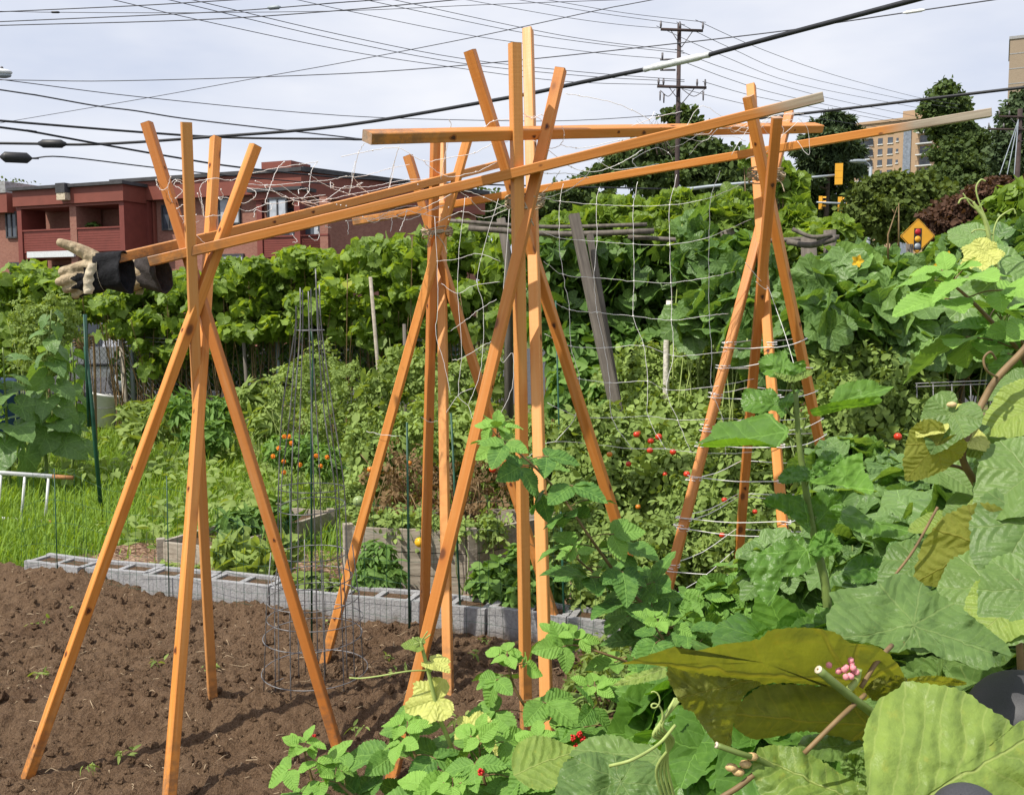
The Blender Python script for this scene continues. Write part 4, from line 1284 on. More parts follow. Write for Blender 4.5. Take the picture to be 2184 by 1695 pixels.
TT = T_('ovate', 3, nout=6, rings=1, fold=.3, droop=.2)
tree('tall_tree', 'tall dark tree standing right of the tan apartment tower, narrow at the top', 2040, 620, 90,
     [(2015, 196, 0, 24, 22), (2008, 222, 0, 40, 26), (2030, 228, 0, 34, 26), (2010, 258, 0, 40, 24), (2040, 268, 0, 36, 24), (2052, 300, 0, 46, 30), (2030, 330, -1, 40, 34), (2080, 330, 0, 44, 34), (2050, 370, -2, 56, 40), (2105, 370, -1, 44, 40), (2030, 410, -2, 50, 40), (2095, 420, -3, 70, 44), (2140, 400, 0, 40, 40)], 30000, 'tree', 0.34, .5, tpls=TT)
tree('tall_tree', 'dark pine-like tree at the right edge below the tall tan block', 2172, 620, 80,
     [(2182, 215, 0, 26, 22), (2165, 245, 0, 34, 22), (2192, 280, 0, 52, 34), (2152, 300, 0, 36, 28), (2170, 345, 0, 50, 40), (2190, 390, 0, 50, 40)], 13000, 'pine', 0.30, .4, tpls=TT)
def pine():
    Y = 70; f = P(1750, 620, Y); f[2] = 0
    root = thing('pine_tree', 'layered dark pine tree left of the tan apartment tower, branches in tiers', 'tree', f, 'trees beyond the garden')
    k = Y * PS / FPX
    mb, tb = MB(), MB()
    top = P(1775, 240, Y)
    tube(tb, [f, (f + top) / 2, top], [.35, .2, .04], 8)
    bl = []
    for (cx, cy, rx) in [(1776, 250, 18), (1800, 258, 18), (1748, 268, 18), (1782, 288, 26), (1815, 282, 22), (1730, 298, 22), (1800, 312, 28), (1756, 318, 28), (1712, 322, 16), (1822, 326, 20), (1785, 346, 34), (1735, 350, 28), (1815, 362, 26), (1770, 378, 34), (1720, 385, 30)]:
        b = P(cx, cy, Y + rng.normal(0, 1.2)); bl.append((*b, rx * k * 1.05, rx * k, 9 * k))
        tube(tb, [[top[0] * .5 + f[0] * .5, f[1], b[2] - .5], b], [.10, .03], 5)
    foliage(bl, 16000, T_lance, 0.42, .8, .9, .6, .8, -.3, .3, mb=mb)
    mb.build('crown', M['pine'], root); tb.build('trunk', M['bark'], root)
pine()
tree('dark_tree', 'broad dark tree behind the utility pole, its crown showing between the slanting rails', 1440, 620, 62,
     [(1450, 246, 0, 30, 16), (1470, 275, 0, 42, 20), (1395, 318, 0, 50, 24), (1480, 330, 0, 50, 30), (1540, 340, 0, 36, 28), (1330, 345, 0, 36, 22), (1290, 374, 0, 36, 20), (1420, 375, 0, 76, 30), (1520, 395, 0, 60, 30), (1570, 372, 0, 36, 30)], 22000, 'tree', 0.30, .35, tpls=TT)
tree('dark_tree', 'dark low tree seen between the middle pyramid and the end of the brick building', 1120, 620, 60,
     [(1040, 445, 0, 36, 22), (1100, 458, 0, 42, 24), (1180, 440, 0, 42, 28), (1230, 412, 0, 36, 26), (1260, 440, 0, 42, 30), (1010, 475, 0, 34, 18)], 11000, 'tree', 0.28, .3, tpls=TT)
tree('leafy_tree', 'rounded mid-green tree in front of the tan apartment tower', 1900, 640, 52,
     [(1895, 392, 0, 50, 20), (1850, 415, 0, 34, 28), (1940, 400, 0, 50, 28), (1900, 440, 0, 76, 40), (1985, 430, 0, 50, 40), (1840, 465, 0, 44, 36), (1950, 480, 0, 80, 36)], 20000, 'treelight', 0.24, .25, tpls=TT)
tree('leafy_tree', 'dull green tree behind the traffic signals, left of the grey signal pole', 1770, 640, 72,
     [(1720, 410, 0, 40, 30), (1780, 425, 0, 50, 36), (1825, 420, 0, 36, 36), (1700, 450, 0, 60, 40), (1790, 470, 0, 70, 36), (1640, 410, 0, 50, 40), (1600, 430, 0, 50, 36)], 15000, 'tree', 0.28, .25, tpls=TT)
tree('red_bush', 'reddish brown bush at the right, behind the bright green bush', 2080, 640, 34,
     [(2050, 450, 0, 44, 32), (2110, 415, 0, 48, 30), (2170, 410, 0, 40, 28), (2010, 480, 0, 40, 34), (2120, 470, 0, 60, 44)], 13000, 'redbush', 0.16, .1, cat='bush', tpls=TT)
tree('bright_bush', 'bright yellow-green bush at the right edge under the reddish one', 2160, 760, 13,
     [(2165, 425, 0, 34, 24), (2190, 460, 0, 46, 34), (2140, 465, 0, 34, 26), (2115, 490, 0, 24, 18), (2175, 510, 0, 54, 34), (2130, 515, 0, 38, 26)], 4200, 'brightbush', 0.10, .03, tpls=T_heart, cat='bush', shell=.8)
def twigs():
    mb = MB(); Y = 55
    for k in range(16):
        b = P(1420 + rng.normal(0, 14), 330, Y)
        p = P(1400 + rng.normal(0, 26), 268 + abs(rng.normal(0, 18)), Y)
        tube(mb, smooth([b, (b + p) / 2 + rng.normal(0, .15, 3), p], 4), [.025, .008], 4)
        for _ in range(2):
            e = p + rng.normal(0, .5, 3) + [0, 0, .2]
            tube(mb, [(b + p) / 2 * .4 + p * .6, e], [.012, .005], 3)
    o = mb.build('bare_branch', M['bark'])
    tag(o, 'spray of bare leafless twigs beside the utility pole, against the sky', 'branch')
twigs()

# ================================================================== tan apartment tower and tall tan block
def uvbox(mb, o, ux, uy, s0, s1, z0, z1, d0, d1, m=0):
    """box in a facade's own frame: s along, d out of the wall towards the viewer, z up"""
    v, uv = [], []
    for s in (s0, s1):
        for d in (d0, d1):
            for z in (z0, z1):
                v.append([o[0] + ux[0] * s + uy[0] * d, o[1] + ux[1] * s + uy[1] * d, z])
                uv.append([s + d, z])
    mb.add(v, BOXF, uv, m=m)
def one(o, ux, uy, dims, name, mat, parent):
    mb = MB()
    for d in (dims if isinstance(dims, list) else [dims]): uvbox(mb, o, ux, uy, *d)
    return mb.build(name, M[mat], parent, smooth=False)
def tower():
    Y = 250
    o = P(1822, 600, Y)[:2]; b = P(2000, 600, Y - 12)[:2]
    ux = nrm(b - o); uy = np.array([ux[1], -ux[0]])
    W = np.linalg.norm(b - o)
    def S(x): r = ray(x, 500); t = np.linalg.solve(np.array([[r[0], -ux[0]], [r[1], -ux[1]]]), o); return t[1]
    def Z(x, y): r = ray(x, 500); t = np.linalg.solve(np.array([[r[0], -ux[0]], [r[1], -ux[1]]]), o)[0]; return P(x, y, t * r[1])[2]
    root = thing('apartment_tower', 'tan brick apartment tower far away between the dark trees, with rows of windows', 'building', (o[0], o[1], 0))
    zt = Z(1850, 264)
    one(o, ux, uy, [(-2, W, 0, zt, -18, 0)], 'wall', 'tanbrick', root)
    one(o, ux, uy, [(-2.4, W + .4, zt, zt + .6, -18.4, .4), (S(1912), S(1960), zt + .6, zt + 2.6, -9, -2)], 'roof_slab', 'tanbrick', root)
    for r in range(7):
        zc = Z(1870, 301 + (r - 0) * 23 - 23)
        for x, w in ((1871, 1.15), (1892, 1.25), (1907, .55), (1851, 1.15)):
            s = S(x)
            h = 1.5 if w > .8 else .8
            f = one(o, ux, uy, (s - w / 2 - .1, s + w / 2 + .1, zc - h / 2 - .18, zc - h / 2, 0, .25), 'window_sill', 'white', root)
            g = one(o, ux, uy, (s - w / 2, s + w / 2, zc - h / 2, zc + h / 2, -.1, .06), 'window', 'glass', root)
        for x in (1966, 1838):
            s = S(x); zz = zc - 1.6
            bb = one(o, ux, uy, [(s - 1.9, s + 1.9, zz - .22, zz, 0, 1.6)], 'balcony', 'signwhite', root)
            one(o, ux, uy, [(s - 1.2, s + 1.2, zz + .02, zz + 2.0, .02, .10)], 'balcony_door', 'glass', root)
            one(o, ux, uy, [(s - 1.8, s + 1.8, zz + 1.0, zz + 1.08, 1.4, 1.5)] + [(s - 1.8 + k * .3, s - 1.76 + k * .3, zz, zz + 1.0, 1.43, 1.47) for k in range(13)], 'balcony_rail', 'roofing', bb)
    s = S(1928)
    one(o, ux, uy, (s - .9, s + .9, 0, zt - 1, .02, .3), 'stair_glazing', 'stairglass', root)
    Y = 210
    o = P(2154, 100, Y)[:2]; ux = nrm(np.array([o[1], -o[0]])); b = o + ux * 24
    uy = np.array([ux[1], -ux[0]])
    W = np.linalg.norm(b - o)
    zt = P(2153, 84, Y)[2]
    root = thing('high_rise', 'tall plain tan block rising at the right edge of the sky', 'building', (o[0], o[1], 0))
    one(o, ux, uy, [(0, W, 0, zt, -20, 0)], 'wall', 'greybrick', root)
    one(o, ux, uy, [(-.2, W + .2, zt, zt + .6, -20.2, .2)], 'roof_slab', 'concrete', root)
    one(o, ux, uy, [(.0, W, zt - 3.1 * k, zt - 3.1 * k + .18, 0, .05) for k in range(1, 14)], 'floor_band', 'concrete', root)
tower()

# ================================================================== red brick apartment building at the left
def brick_building():
    A, B = P(35, 600, 48.5)[:2], P(645, 600, 42)[:2]
    ux = nrm(B - A); uy = np.array([ux[1], -ux[0]])
    o = A
    def SZ(x, y, d=0.0):
        r = ray(x, y)
        q = o + uy * d
        t = np.linalg.solve(np.array([[r[0], -ux[0]], [r[1], -ux[1]]]), q)
        return t[1], CAMH + r[2] * t[0]
    S = lambda x, d=0.0: SZ(x, 500, d)[0]
    root = thing('brick_building', 'red brick apartment building with red balconies behind the hedge at the left', 'building', (A[0], A[1], 0))
    sR = S(645)
    zr = SZ(400, 384)[1]
    one(o, ux, uy, [(-40, S(300), 0, zr, -9, 0), (S(300), sR, 0, zr, -9, 0)], 'wall', 'brick', root)
    # plain end wall turning back to the right
    C = P(1016, 600, 50)[:2]
    vx = nrm(C - B); vy = np.array([vx[1], -vx[0]]); Lw = np.linalg.norm(C - B)
    one(B, vx, vy, (0.02, Lw, 0, zr - .01, -6, 0.0), 'end_wall', 'brick', root)
    one(B, vx, vy, [(-.1, Lw + .3, zr - 1.0, zr + .02, 0, .35)], 'fascia', 'redtrim', root)
    one(B, vx, vy, [(-.2, Lw + .5, zr + .02, zr + .22, -6, .5)], 'roof_edge', 'roofing', root)
    # fascia and flat roof of the front
    one(o, ux, uy, [(S(268), sR + .3, zr - .85, zr, .0, .45)], 'fascia', 'redtrim', root)
    one(o, ux, uy, [(S(268) - .3, sR + .4, zr, zr + .16, -9, .6)], 'roof_edge', 'roofing', root)
    s = S(563); one(o, ux, uy, (s - .8, s + .8, zr + .16, zr + .75, -2.5, -1), 'chimney', 'redtrim', root)
    s0, z0 = SZ(0, 447); one(o, ux, uy, [(-40, S(36), z0 - .2, z0 + .75, 0, .5)], 'fascia', 'redtrim', root)
    one(o, ux, uy, [(-40, S(36), z0 + .75, z0 + 1.3, -9, .55)], 'roof_edge', 'concrete', root)
    def bay(x0, x1, xm, ytop, yf, yr0, yr1, lamp=True, depth=1.7):
        d = depth
        a, b, mid = S(x0, d), S(x1, d), S(xm, d)
        zt, zf = SZ((x0 + x1) / 2, ytop, d)[1], SZ((x0 + x1) / 2, yf, d)[1]
        zra, zrb = SZ((x0 + x1) / 2, yr0, d)[1], SZ((x0 + x1) / 2, yr1, d)[1]
        one(o, ux, uy, [(a - .1, b + .1, zf, zt, 0, d + .12)], 'fascia', 'redtrim', root)
        one(o, ux, uy, [(a - .25, b + .25, zt, zt + .14, -4, d + .3)], 'roof_edge', 'roofing', root)
        one(o, ux, uy, [(a, a + .28, 0, zf, .3, d)], 'side_panel', 'siding', root)
        one(o, ux, uy, [(b - .28, b, 0, zf, .0, d)], 'side_panel', 'siding', root)
        one(o, ux, uy, [(mid - .2, mid + .2, 0, zf, .2, d - .03)], 'pillar', 'brick', root)
        one(o, ux, uy, [(a + .28, b - .28, zrb - .25, zrb - .02, 0.01, d - .1), (a + .28, b - .28, zf - .12, zf - .02, .01, d)], 'floor_slab', 'redtrim', root)
        for q0, q1 in ((a + .3, mid - .22), (mid + .22, b - .3)):
            n = 9
            hs = (zra - zrb) / n
            one(o, ux, uy, [(q0, q1, zrb + k * hs + .012, zrb + (k + 1) * hs, d - .14 - .012 * (k % 1), d - .06) for k in range(n)] + [(q0 - .02, q1 + .02, zra, zra + .07, d - .2, d - .01), (q0, q1, zrb, zra, d - .18, d - .15)], 'balcony_rail', 'siding', root)
            w = one(o, ux, uy, (q1 - 1.15, q1 - .1, zrb, zrb + 2.05, .02, .10), 'balcony_door', 'glass', root)
            one(o, ux, uy, [(q1 - 1.22, q1 - 1.15, zrb, zrb + 2.1, .02, .14), (q1 - .10, q1 - .03, zrb, zrb + 2.1, .02, .14), (q1 - 1.15, q1 - .10, zrb + 2.05, zrb + 2.12, .02, .14)], 'frame', 'roofing', w)
            one(o, ux, uy, (q1 - .5, q1 - .3, zrb + .3, zrb + 1.9, .101, .12), 'curtain', 'curtain', w)
            one(o, ux, uy, (q0 + .05, q1 - .05, zrb - 2.6, zrb - .5, .02, .08), 'recess_shade_panel', 'recessshade', root)  # dark panel on the back wall, painted shade of the lower recess
        if lamp:
            s, z = SZ(145, 418, d)
            one(o, ux, uy, (s - .28, s + .28, z + .12, z + .55, d + .12, d + .45), 'lamp_box', 'roofing', root)
            one(o, ux, uy, (s - .26, s + .26, z - .2, z + .12, d + .12, d + .42), 'lamp_lens', 'cream', root)
            s0, z = SZ(62, 545, d); s1 = S(160, d)
            one(o, ux, uy, (s0, s1, z - .10, z + .18, d, d + .12), 'light_beam', 'signwhite', root)
        return a, b
    bay(38, 266, 156, 400, 434, 489, 537)
    bay(548, 640, 690, 408, 424, 505, 548, False, .5)
    one(o, ux, uy, (S(278), S(330), 0, zr - .9, .02, .35), 'siding_panel', 'siding', root)
    one(o, ux, uy, (S(332), S(336), 0, zr - .9, .02, .16), 'downpipe', 'redtrim', root)
    for (x0, x1, ya, yb, c) in ((16, 38, 455, 505, 'glass'), (25, 46, 562, 640, 'glass'), (349, 376, 440, 488, 'glass'), (470, 512, 425, 476, 'curtain'), (470, 520, 545, 580, 'curtain'), (575, 612, 425, 470, 'curtain'), (-40, -12, 455, 505, 'glass')):
        d = .56 if x0 > 560 else .0
        s0, z1 = SZ(x0, ya, d); s1, z0 = SZ(x1, yb, d); z0 = SZ(x0, yb, d)[1]
        w = one(o, ux, uy, (s0, s1, z0, z1, d + .01, d + .05), 'window', c, root)
        one(o, ux, uy, [(s0 - .07, s0, z0 - .07, z1 + .07, d + .01, d + .10), (s1, s1 + .07, z0 - .07, z1 + .07, d + .01, d + .10), (s0, s1, z1, z1 + .07, d + .01, d + .10), (s0, s1, z0 - .07, z0, d + .01, d + .12), ((s0 + s1) / 2 - .03, (s0 + s1) / 2 + .03, z0, z1, d + .05, d + .09)], 'frame', 'roofing', w)
    mb = MB(); s, z = SZ(199, 486, .9); q = o + ux * s + uy * .9
    foliage([(q[0], q[1], z, .35, .3, .3)], 120, T_small, .18, mb=mb)
    tag(mb.build('balcony_plant', M['bean']), 'small potted plant on the brick building\'s upper balcony', 'plant')
brick_building()

# ================================================================== utility poles
def crossarm(root, c, half, ang, zs=(0,), ins=(-1, -.55, .55, 1), hang=False):
    u = np.array([math.cos(ang), math.sin(ang), 0])
    for z in zs:
        mb = MB(); box(mb, c + np.array([0, 0, z]) + [0, -.16, 0], (2 * half, .09, .11), ang); a = mb.build('crossarm', M['poleblock'], root)
        for i in ins:
            mb = MB(); p = c + u * half * i + np.array([0, -.16, z + (.07 if not hang else -.07)])
            s = 1 if not hang else -1
            tube(mb, [p, p + [0, 0, .12 * s], p + [0, 0, .30 * s]], [.03, .055, .035], 8)
            mb.build('insulator', M['insul'], a)
        mb = MB()
        for s in (-1, 1): tube(mb, [c + u * half * .5 * s + [0, -.16, z - .06], c + [0, -.14, z - .75]], .02, 4)
        mb.build('brace', M['insul'], a)
def upole():
    Y = 45
    t = P(1449, 50, Y); f = t.copy(); f[2] = 0
    root = thing('utility_pole', 'tall dark utility pole with two crossarms, behind the right-hand rails', 'pole', f, 'utility poles')
    mb = MB(); tube(mb, [f, (f + t) / 2, t], [.125, .11, .09], 10); mb.build('pole', M['poleblock'], root)
    crossarm(root, P(1453, 66, Y), 0.98, .12, ins=(-1, -.1, 1))
    crossarm(root, P(1453, 187, Y), 1.15, .12, (0,), ins=(-.95, -.75, .62, .95))
    mb = MB()
    for x, y in ((1408, 195), (1500, 195), (1416, 200)):
        p = P(x, y, Y - .3); tube(mb, [p, p + [0, 0, -.4]], [.05, .03], 6)
    tube(mb, smooth([P(1440, 190, Y - .3), P(1425, 205, Y - .4), P(1408, 192, Y - .3)], 5), .018, 4)
    tube(mb, smooth([P(1455, 190, Y - .3), P(1480, 205, Y - .4), P(1503, 190, Y - .3)], 5), .018, 4)
    mb.build('jumper_wire', M['insul'], root)
    for y in (128, 150):
        mb = MB(); p = P(1440, y, Y); box(mb, p + [-.35, -.1, 0], (.7, .06, .08)); tube(mb, [p + [-.6, -.1, 0], p + [-.6, -.1, .3]], .05, 6)
        mb.build('bracket', M['insul'], root)
    Y = 62
    t = P(2176, 232, Y); f = t.copy(); f[2] = 0
    root = thing('utility_pole', 'dark wooden utility pole at the right edge among the trees', 'pole', f, 'utility poles')
    mb = MB(); tube(mb, [f, t], [.2, .15], 8); mb.build('pole', M['poleblock'], root)
    crossarm(root, P(2176, 250, Y), 1.5, .1); crossarm(root, P(2176, 277, Y), 2.2, .1)
    mb = MB()
    for x in (2132, 2148, 2163): tube(mb, [P(2172, 255, Y - .4), P(x, 372, Y - 4)], .03, 4)
    mb.build('guy_wire', M['steel'], root)
upole()
def street_lamp():
    Y = 30; c = P(-4, 154, Y)
    root = thing('street_lamp', 'grey street lamp head poking in at the upper left edge of the sky', 'lamp', (c[0] - 2.6, c[1], 0))
    mb = MB(); ball(mb, c + [.03, 0, 0], .27, 16, sz=(1.5, .7, .42)); mb.build('lamp_head', M['signwhite'], root)
    mb = MB(); ball(mb, c + [.14, 0, -.09], .21, 12, sz=(1.25, .7, .4)); mb.build('lamp_lens', M['steel'], root)
    mb = MB(); ball(mb, c + [.12, 0, .13], .05, 8); mb.build('photocell', M['insul'], root)
    mb = MB(); tube(mb, smooth([[c[0] - 2.6, c[1], 0], [c[0] - 2.6, c[1], c[2] - 1.2], [c[0] - 1.8, c[1], c[2] - .15], c], 6), [.11, .09, .05], 8); mb.build('pole', M['steel'], root)
street_lamp()

# ================================================================== overhead wires
def wire(label, px, z0, z1, r, mat='greycable', group='thin overhead wires', r1=None, ext=(0, 0), splices=(), cat='cable', name='overhead_wire', droop=None):
    px = list(px)
    if ext[0]: px = [(px[0][0] - ext[0] * (px[1][0] - px[0][0]) / 100, px[0][1] - ext[0] * (px[1][1] - px[0][1]) / 100)] + px
    x = np.array([q[0] for q in px], float)
    t = (x - x[0]) / (x[-1] - x[0])
    pts = []
    for (a, b), q in zip(px, t):
        z = z0 + (z1 - z0) * q
        d = ray(a, b)
        pts.append(np.array([0, 0, CAMH]) + d * ((z - CAMH) / d[2]))
    pts = np.array(pts)
    e0 = pts[0] + nrm(pts[0] - pts[1]) * 8; e1 = pts[-1] + nrm(pts[-1] - pts[-2]) * 8
    P_ = smooth(np.vstack([e0 if x[0] <= 5 or px[0][1] <= 5 else pts[0], pts, e1 if x[-1] >= 2180 or px[-1][1] <= 5 else pts[-1]]), 5)
    mb = MB(); tube(mb, P_, r if r1 is None else [r, r1], 6)
    o = mb.build(name, M[mat])
    tag(o, label, cat, group)
    for (xa, xb, k, rr) in splices:
        dd = [np.interp(v, x, np.arange(len(x))) for v in (xa, xb)]
        q = [np.array([np.interp(v, np.arange(len(x)), pts[:, c]) for c in range(3)]) for v in dd]
        s = MB(); u = q[1] - q[0]
        tube(s, [q[0] - u * .12, q[0], q[0] + u * .08, q[0] + u * .92, q[1], q[1] + u * .12], [r * 1.3, rr * .7, rr, rr, rr * .7, r * 1.3], 10)
        s.build('splice', M[k], o)
    return o
bw = 'thick black overhead cables'
wire('thickest black cable, climbing across the sky from the left edge to the upper right', [(0, 305), (203, 307), (457, 291), (727, 268), (1083, 208), (1236, 176), (1455, 131), (1543, 108), (1692, 68), (1949, 0)], 5.6, 5.3, .034, 'cable', bw, .034, (0, 0), [(88, 135, 'splice', .10), (1392, 1500, 'signwhite', .052)])
wire('black cable running behind the level rail, then up to the tan block', [(0, 257), (295, 281), (491, 293), (727, 296), (777, 297), (1000, 296), (1300, 283), (1692, 244), (2184, 186)], 5.8, 5.4, .028, 'cable', bw)
wire('black cable sloping down from the left edge to the brick building\'s roof', [(0, 271), (61, 279), (203, 305), (373, 335), (508, 356), (727, 378), (1000, 392), (1400, 402)], 5.3, 5.3, .024, 'cable', bw)
wire('thin black cable with a fat dark splice at the lower left of the sky', [(0, 334), (66, 337), (135, 334), (322, 356), (508, 376), (700, 392)], 5.0, 5.2, .016, 'cable', bw, None, (0, 0), [(6, 62, 'splice', .12)])
wire('wavy twisted cable falling from the left edge towards the left pyramid', [(0, 191), (80, 203), (203, 225), (290, 236), (390, 252), (560, 272), (727, 291), (800, 300)], 7.0, 6.5, .020)
wire('nearly level thin wire dipping behind the level rail\'s left half', [(0, 169), (305, 207), (727, 246), (1066, 257), (1236, 256), (1425, 244)], 9.5, 9.5, .016)
wire('thin wire crossing the sky left to right with a white sleeve near the upper right', [(0, 170), (254, 172), (727, 157), (1066, 132), (1455, 91), (1692, 63), (1793, 47), (2115, 0)], 9.0, 8.0, .014, splices=[(1938, 1976, 'white', .035)])
wire('very thin wire climbing diagonally from the left edge to the top', [(0, 262), (305, 210), (559, 164), (727, 134), (1015, 78), (1283, 20), (1388, 0)], 9.0, 9.0, .011)
wire('lowest of three gently rising wires at the upper left', [(0, 54), (423, 42), (727, 22), (965, 0)], 9.5, 9.5, .014)
wire('middle one of three gently rising wires at the upper left, with a small grey sleeve', [(0, 46), (467, 25), (727, 5), (800, 0)], 9.8, 9.8, .014, splices=[(575, 598, 'steel', .055)])
wire('uppermost of three gently rising wires at the upper left', [(0, 25), (288, 12), (491, 0)], 10, 10, .014)
wire('faint level wire with a tiny dark bead at the top left', [(0, 24), (118, 26), (373, 27), (727, 23), (1030, 10), (1303, 0)], 10, 10, .009, splices=[(110, 126, 'splice', .03)])
par = 'parallel wires running down to the utility pole'
lab = 'one of the parallel thin wires slanting down to the utility pole'
for px in ([(244, 0), (423, 42), (727, 106), (958, 142), (1202, 173), (1402, 180)], [(363, 0), (727, 86), (988, 135), (1250, 162), (1446, 173)], [(413, 0), (727, 74), (988, 125), (1250, 154), (1446, 169)]):
    wire(lab, px, 12.3, 12.0, .014, group=par)
for px in ([(637, 0), (737, 22), (1008, 76), (1269, 112), (1405, 124)], [(782, 0), (1086, 64), (1250, 90), (1446, 112)], [(843, 0), (1134, 63), (1280, 88), (1446, 107)]):
    wire(lab, px, 14.0, 13.4, .013, group=par)
for px in ([(998, 0), (1202, 36), (1320, 52), (1411, 60)], [(1110, 0), (1280, 28), (1449, 51)], [(1171, 0), (1330, 27), (1494, 46)]):
    wire(lab, px, 15.4, 15.0, .012, group=par)
lab = 'one of the thin wires fanning down from the utility pole to the right'
for px, a, b in (([(1494, 47), (1620, 103), (1780, 160), (1956, 207), (2040, 222)], 14.8, 17), ([(1452, 51), (1560, 103), (1700, 160), (1950, 216), (2040, 230)], 14.8, 17), ([(1411, 60), (1540, 118), (1700, 178), (1950, 228)], 14.6, 16), ([(1449, 108), (1560, 150), (1760, 207), (1950, 247)], 13.2, 15), ([(1449, 128), (1560, 170), (1680, 205), (1950, 262)], 12.4, 14), ([(1508, 176), (1620, 207), (1800, 240), (1950, 268)], 12.0, 14), ([(1452, 188), (1560, 215), (1700, 245), (1900, 275)], 11.8, 13)):
    wire(lab, px, a, b, .013, group='wires fanning right from the utility pole')

# ================================================================== traffic signals, signs, lamp on the signal pole
def signal(root, c, h, face, name='signal_head'):
    w = h * .36
    ca = math.atan2(face[1], face[0]) + math.pi / 2
    mb = MB(); box(mb, c, (w, w * .75, h), ca)
    for k in (-1, 1): box(mb, c + [0, 0, k * h / 6], (w * 1.04, w * .79, h * .02), ca, 0)
    hd = mb.build(name, M['signyellow'], root, smooth=False)
    f = np.array([face[0], face[1], 0.0]); side = np.array([-face[1], face[0], 0])
    for k in (-1, 0, 1):
        p = c + f * w * .38 + [0, 0, k * h / 3.1]
        mb = MB()
        a = np.linspace(0.15, math.pi - .15, 12)
        r = w * .42
        v = np.concatenate([[p + side * r * math.cos(q) + np.array([0, 0, r * math.sin(q)]) + f * w * e for q in a] for e in (0, .75)])
        i = np.arange(11); mb.add(v, np.stack([i, i + 1, i + 13, i + 12], 1))
        mb.build('visor', M['signyellow'], hd)
        mb = MB(); ball(mb, p + f * .01, r * .9, 12, sz=(1, 1, 1) if abs(f[0]) > 2 else (1, .25 if abs(f[1]) > .7 else 1, 1)); mb.build('lens', M['black'], hd)
def signals():
    Y = 52
    e = P(1795, 372, Y); s = P(1452, 402, Y + 3)
    root = thing('traffic_signal', 'yellow traffic signal seen from behind on a grey mast arm, highest of the signals', 'traffic light', (s[0], s[1], 0), 'traffic signals at the far crossing')
    mb = MB(); tube(mb, smooth([[s[0], s[1], 0], [s[0], s[1], s[2] - .6], s + [.6, 0, 0], e], 6), [.16, .13, .10, .06], 8); mb.build('mast', M['steel'], root)
    signal(root, P(1789, 371, Y - .15), (392.8 - 349.5) * PS * Y / FPX, np.array([.30, .95]))
    Y = 67
    b = P(1857, 356, Y); f = b.copy(); f[2] = 0
    root = thing('traffic_signal', 'grey signal pole whose short arm carries two yellow traffic lights', 'traffic light', f, 'traffic signals at the far crossing')
    mb = MB(); tube(mb, [f, b], [.17, .12], 8); mb.build('pole', M['steel'], root)
    mb = MB(); tube(mb, [P(1857, 436, Y), P(1742, 431, Y - 1)], [.10, .06], 8); mb.build('arm', M['steel'], root)
    mb = MB(); tube(mb, smooth([b, P(1853, 349, Y), P(1842, 344, Y), P(1836, 343, Y)], 5), .05, 6); ball(mb, P(1830, 343.5, Y), .5, 12, sz=(1.3, .5, .3)); mb.build('lamp_arm', M['steel'], root)
    signal(root, P(1791.5, 436.5, Y - .3), 32.5 * PS * Y / FPX, nrm(np.array([.95, -.32])))
    signal(root, P(1750, 432, Y - .6), 27 * PS * Y / FPX, nrm(np.array([.95, -.32])))
    c = P(1878, 485.5, Y - .3)
    rt = thing('street_sign', 'narrow white street name sign on the grey signal pole', 'sign', c)
    w, h = 33 * PS * Y / FPX, 9.5 * PS * Y / FPX
    mb = MB(); box(mb, c, (w, .04, h), 0.0, M=np.array([[1, 0, -.0], [0, 1, 0], [.07, 0, 1]])); mb.build('plate', M['signwhite'], rt, smooth=False)
    tx = bpy.data.curves.new('lettering', 'FONT'); tx.body = 'REDDIC MEGINS'; tx.size = h * .78; tx.align_x = 'CENTER'; tx.align_y = 'CENTER'; tx.extrude = .004
    to = bpy.data.objects.new('lettering', tx); COL.objects.link(to); tx.materials.append(M['black'])
    k = w * .9 / max(.1, len(tx.body) * tx.size * .62)
    to.matrix_world = Matrix.Translation(Vector(c + [0, -.03, 0])) @ Matrix(((k, 0, 0, 0), (0, 0, -1, 0), (.07 * k, 1, 0, 0), (0, 0, 0, 1)))
    mw = to.matrix_world.copy()
    bpy.context.view_layer.update(); lm = bpy.data.meshes.new_from_object(to.evaluated_get(bpy.context.evaluated_depsgraph_get()))
    bpy.data.objects.remove(to); to = bpy.data.objects.new('lettering', lm); COL.objects.link(to); lm.materials.clear(); lm.materials.append(M['black'])
    to.parent = rt; to.matrix_parent_inverse = Matrix.Translation(-Vector(c)); to.matrix_basis = mw
    Y = 33
    c = P(1957, 503, Y); rt = thing('warning_sign', 'yellow diamond warning sign with a red light symbol, poking above the vine leaves', 'sign', (c[0], c[1], 0))
    hd = 36 * PS * Y / FPX
    def diamond(r, y, mat, name, par, rnd=.06):
        mb = MB(); pts = []
        for k in range(4):
            a = math.pi / 2 * k
            for e in (-1, 0, 1):
                aa = a + e * rnd * .9
                pts.append([r * math.cos(aa) * (1 - (.0 if e == 0 else .012)), r * math.sin(aa) * (1 - (.0 if e == 0 else .012))])
        n = len(pts); p = np.array(pts)
        v = np.concatenate([np.stack([p[:, 0], np.full(n, q), p[:, 1]], 1) for q in (y, y + .004)]) + c
        mb.add(v, [np.array([list(range(n)), list(range(2 * n - 1, n - 1, -1))]), np.array([[i, (i + 1) % n, n + (i + 1) % n, n + i][::-1] for i in range(n)])])
        return mb.build(name, M[mat], par, smooth=False)
    pl = diamond(hd, 0.0, 'signyellow', 'plate', rt)
    diamond(hd * .95, -.008, 'black', 'border', pl); diamond(hd * .915, -.016, 'signyellow', 'face', pl)
    mb = MB(); box(mb, c + [0, -.022, -.10], (.26, .006, .72)); mb.build('symbol_panel', M['black'], rt, smooth=False)
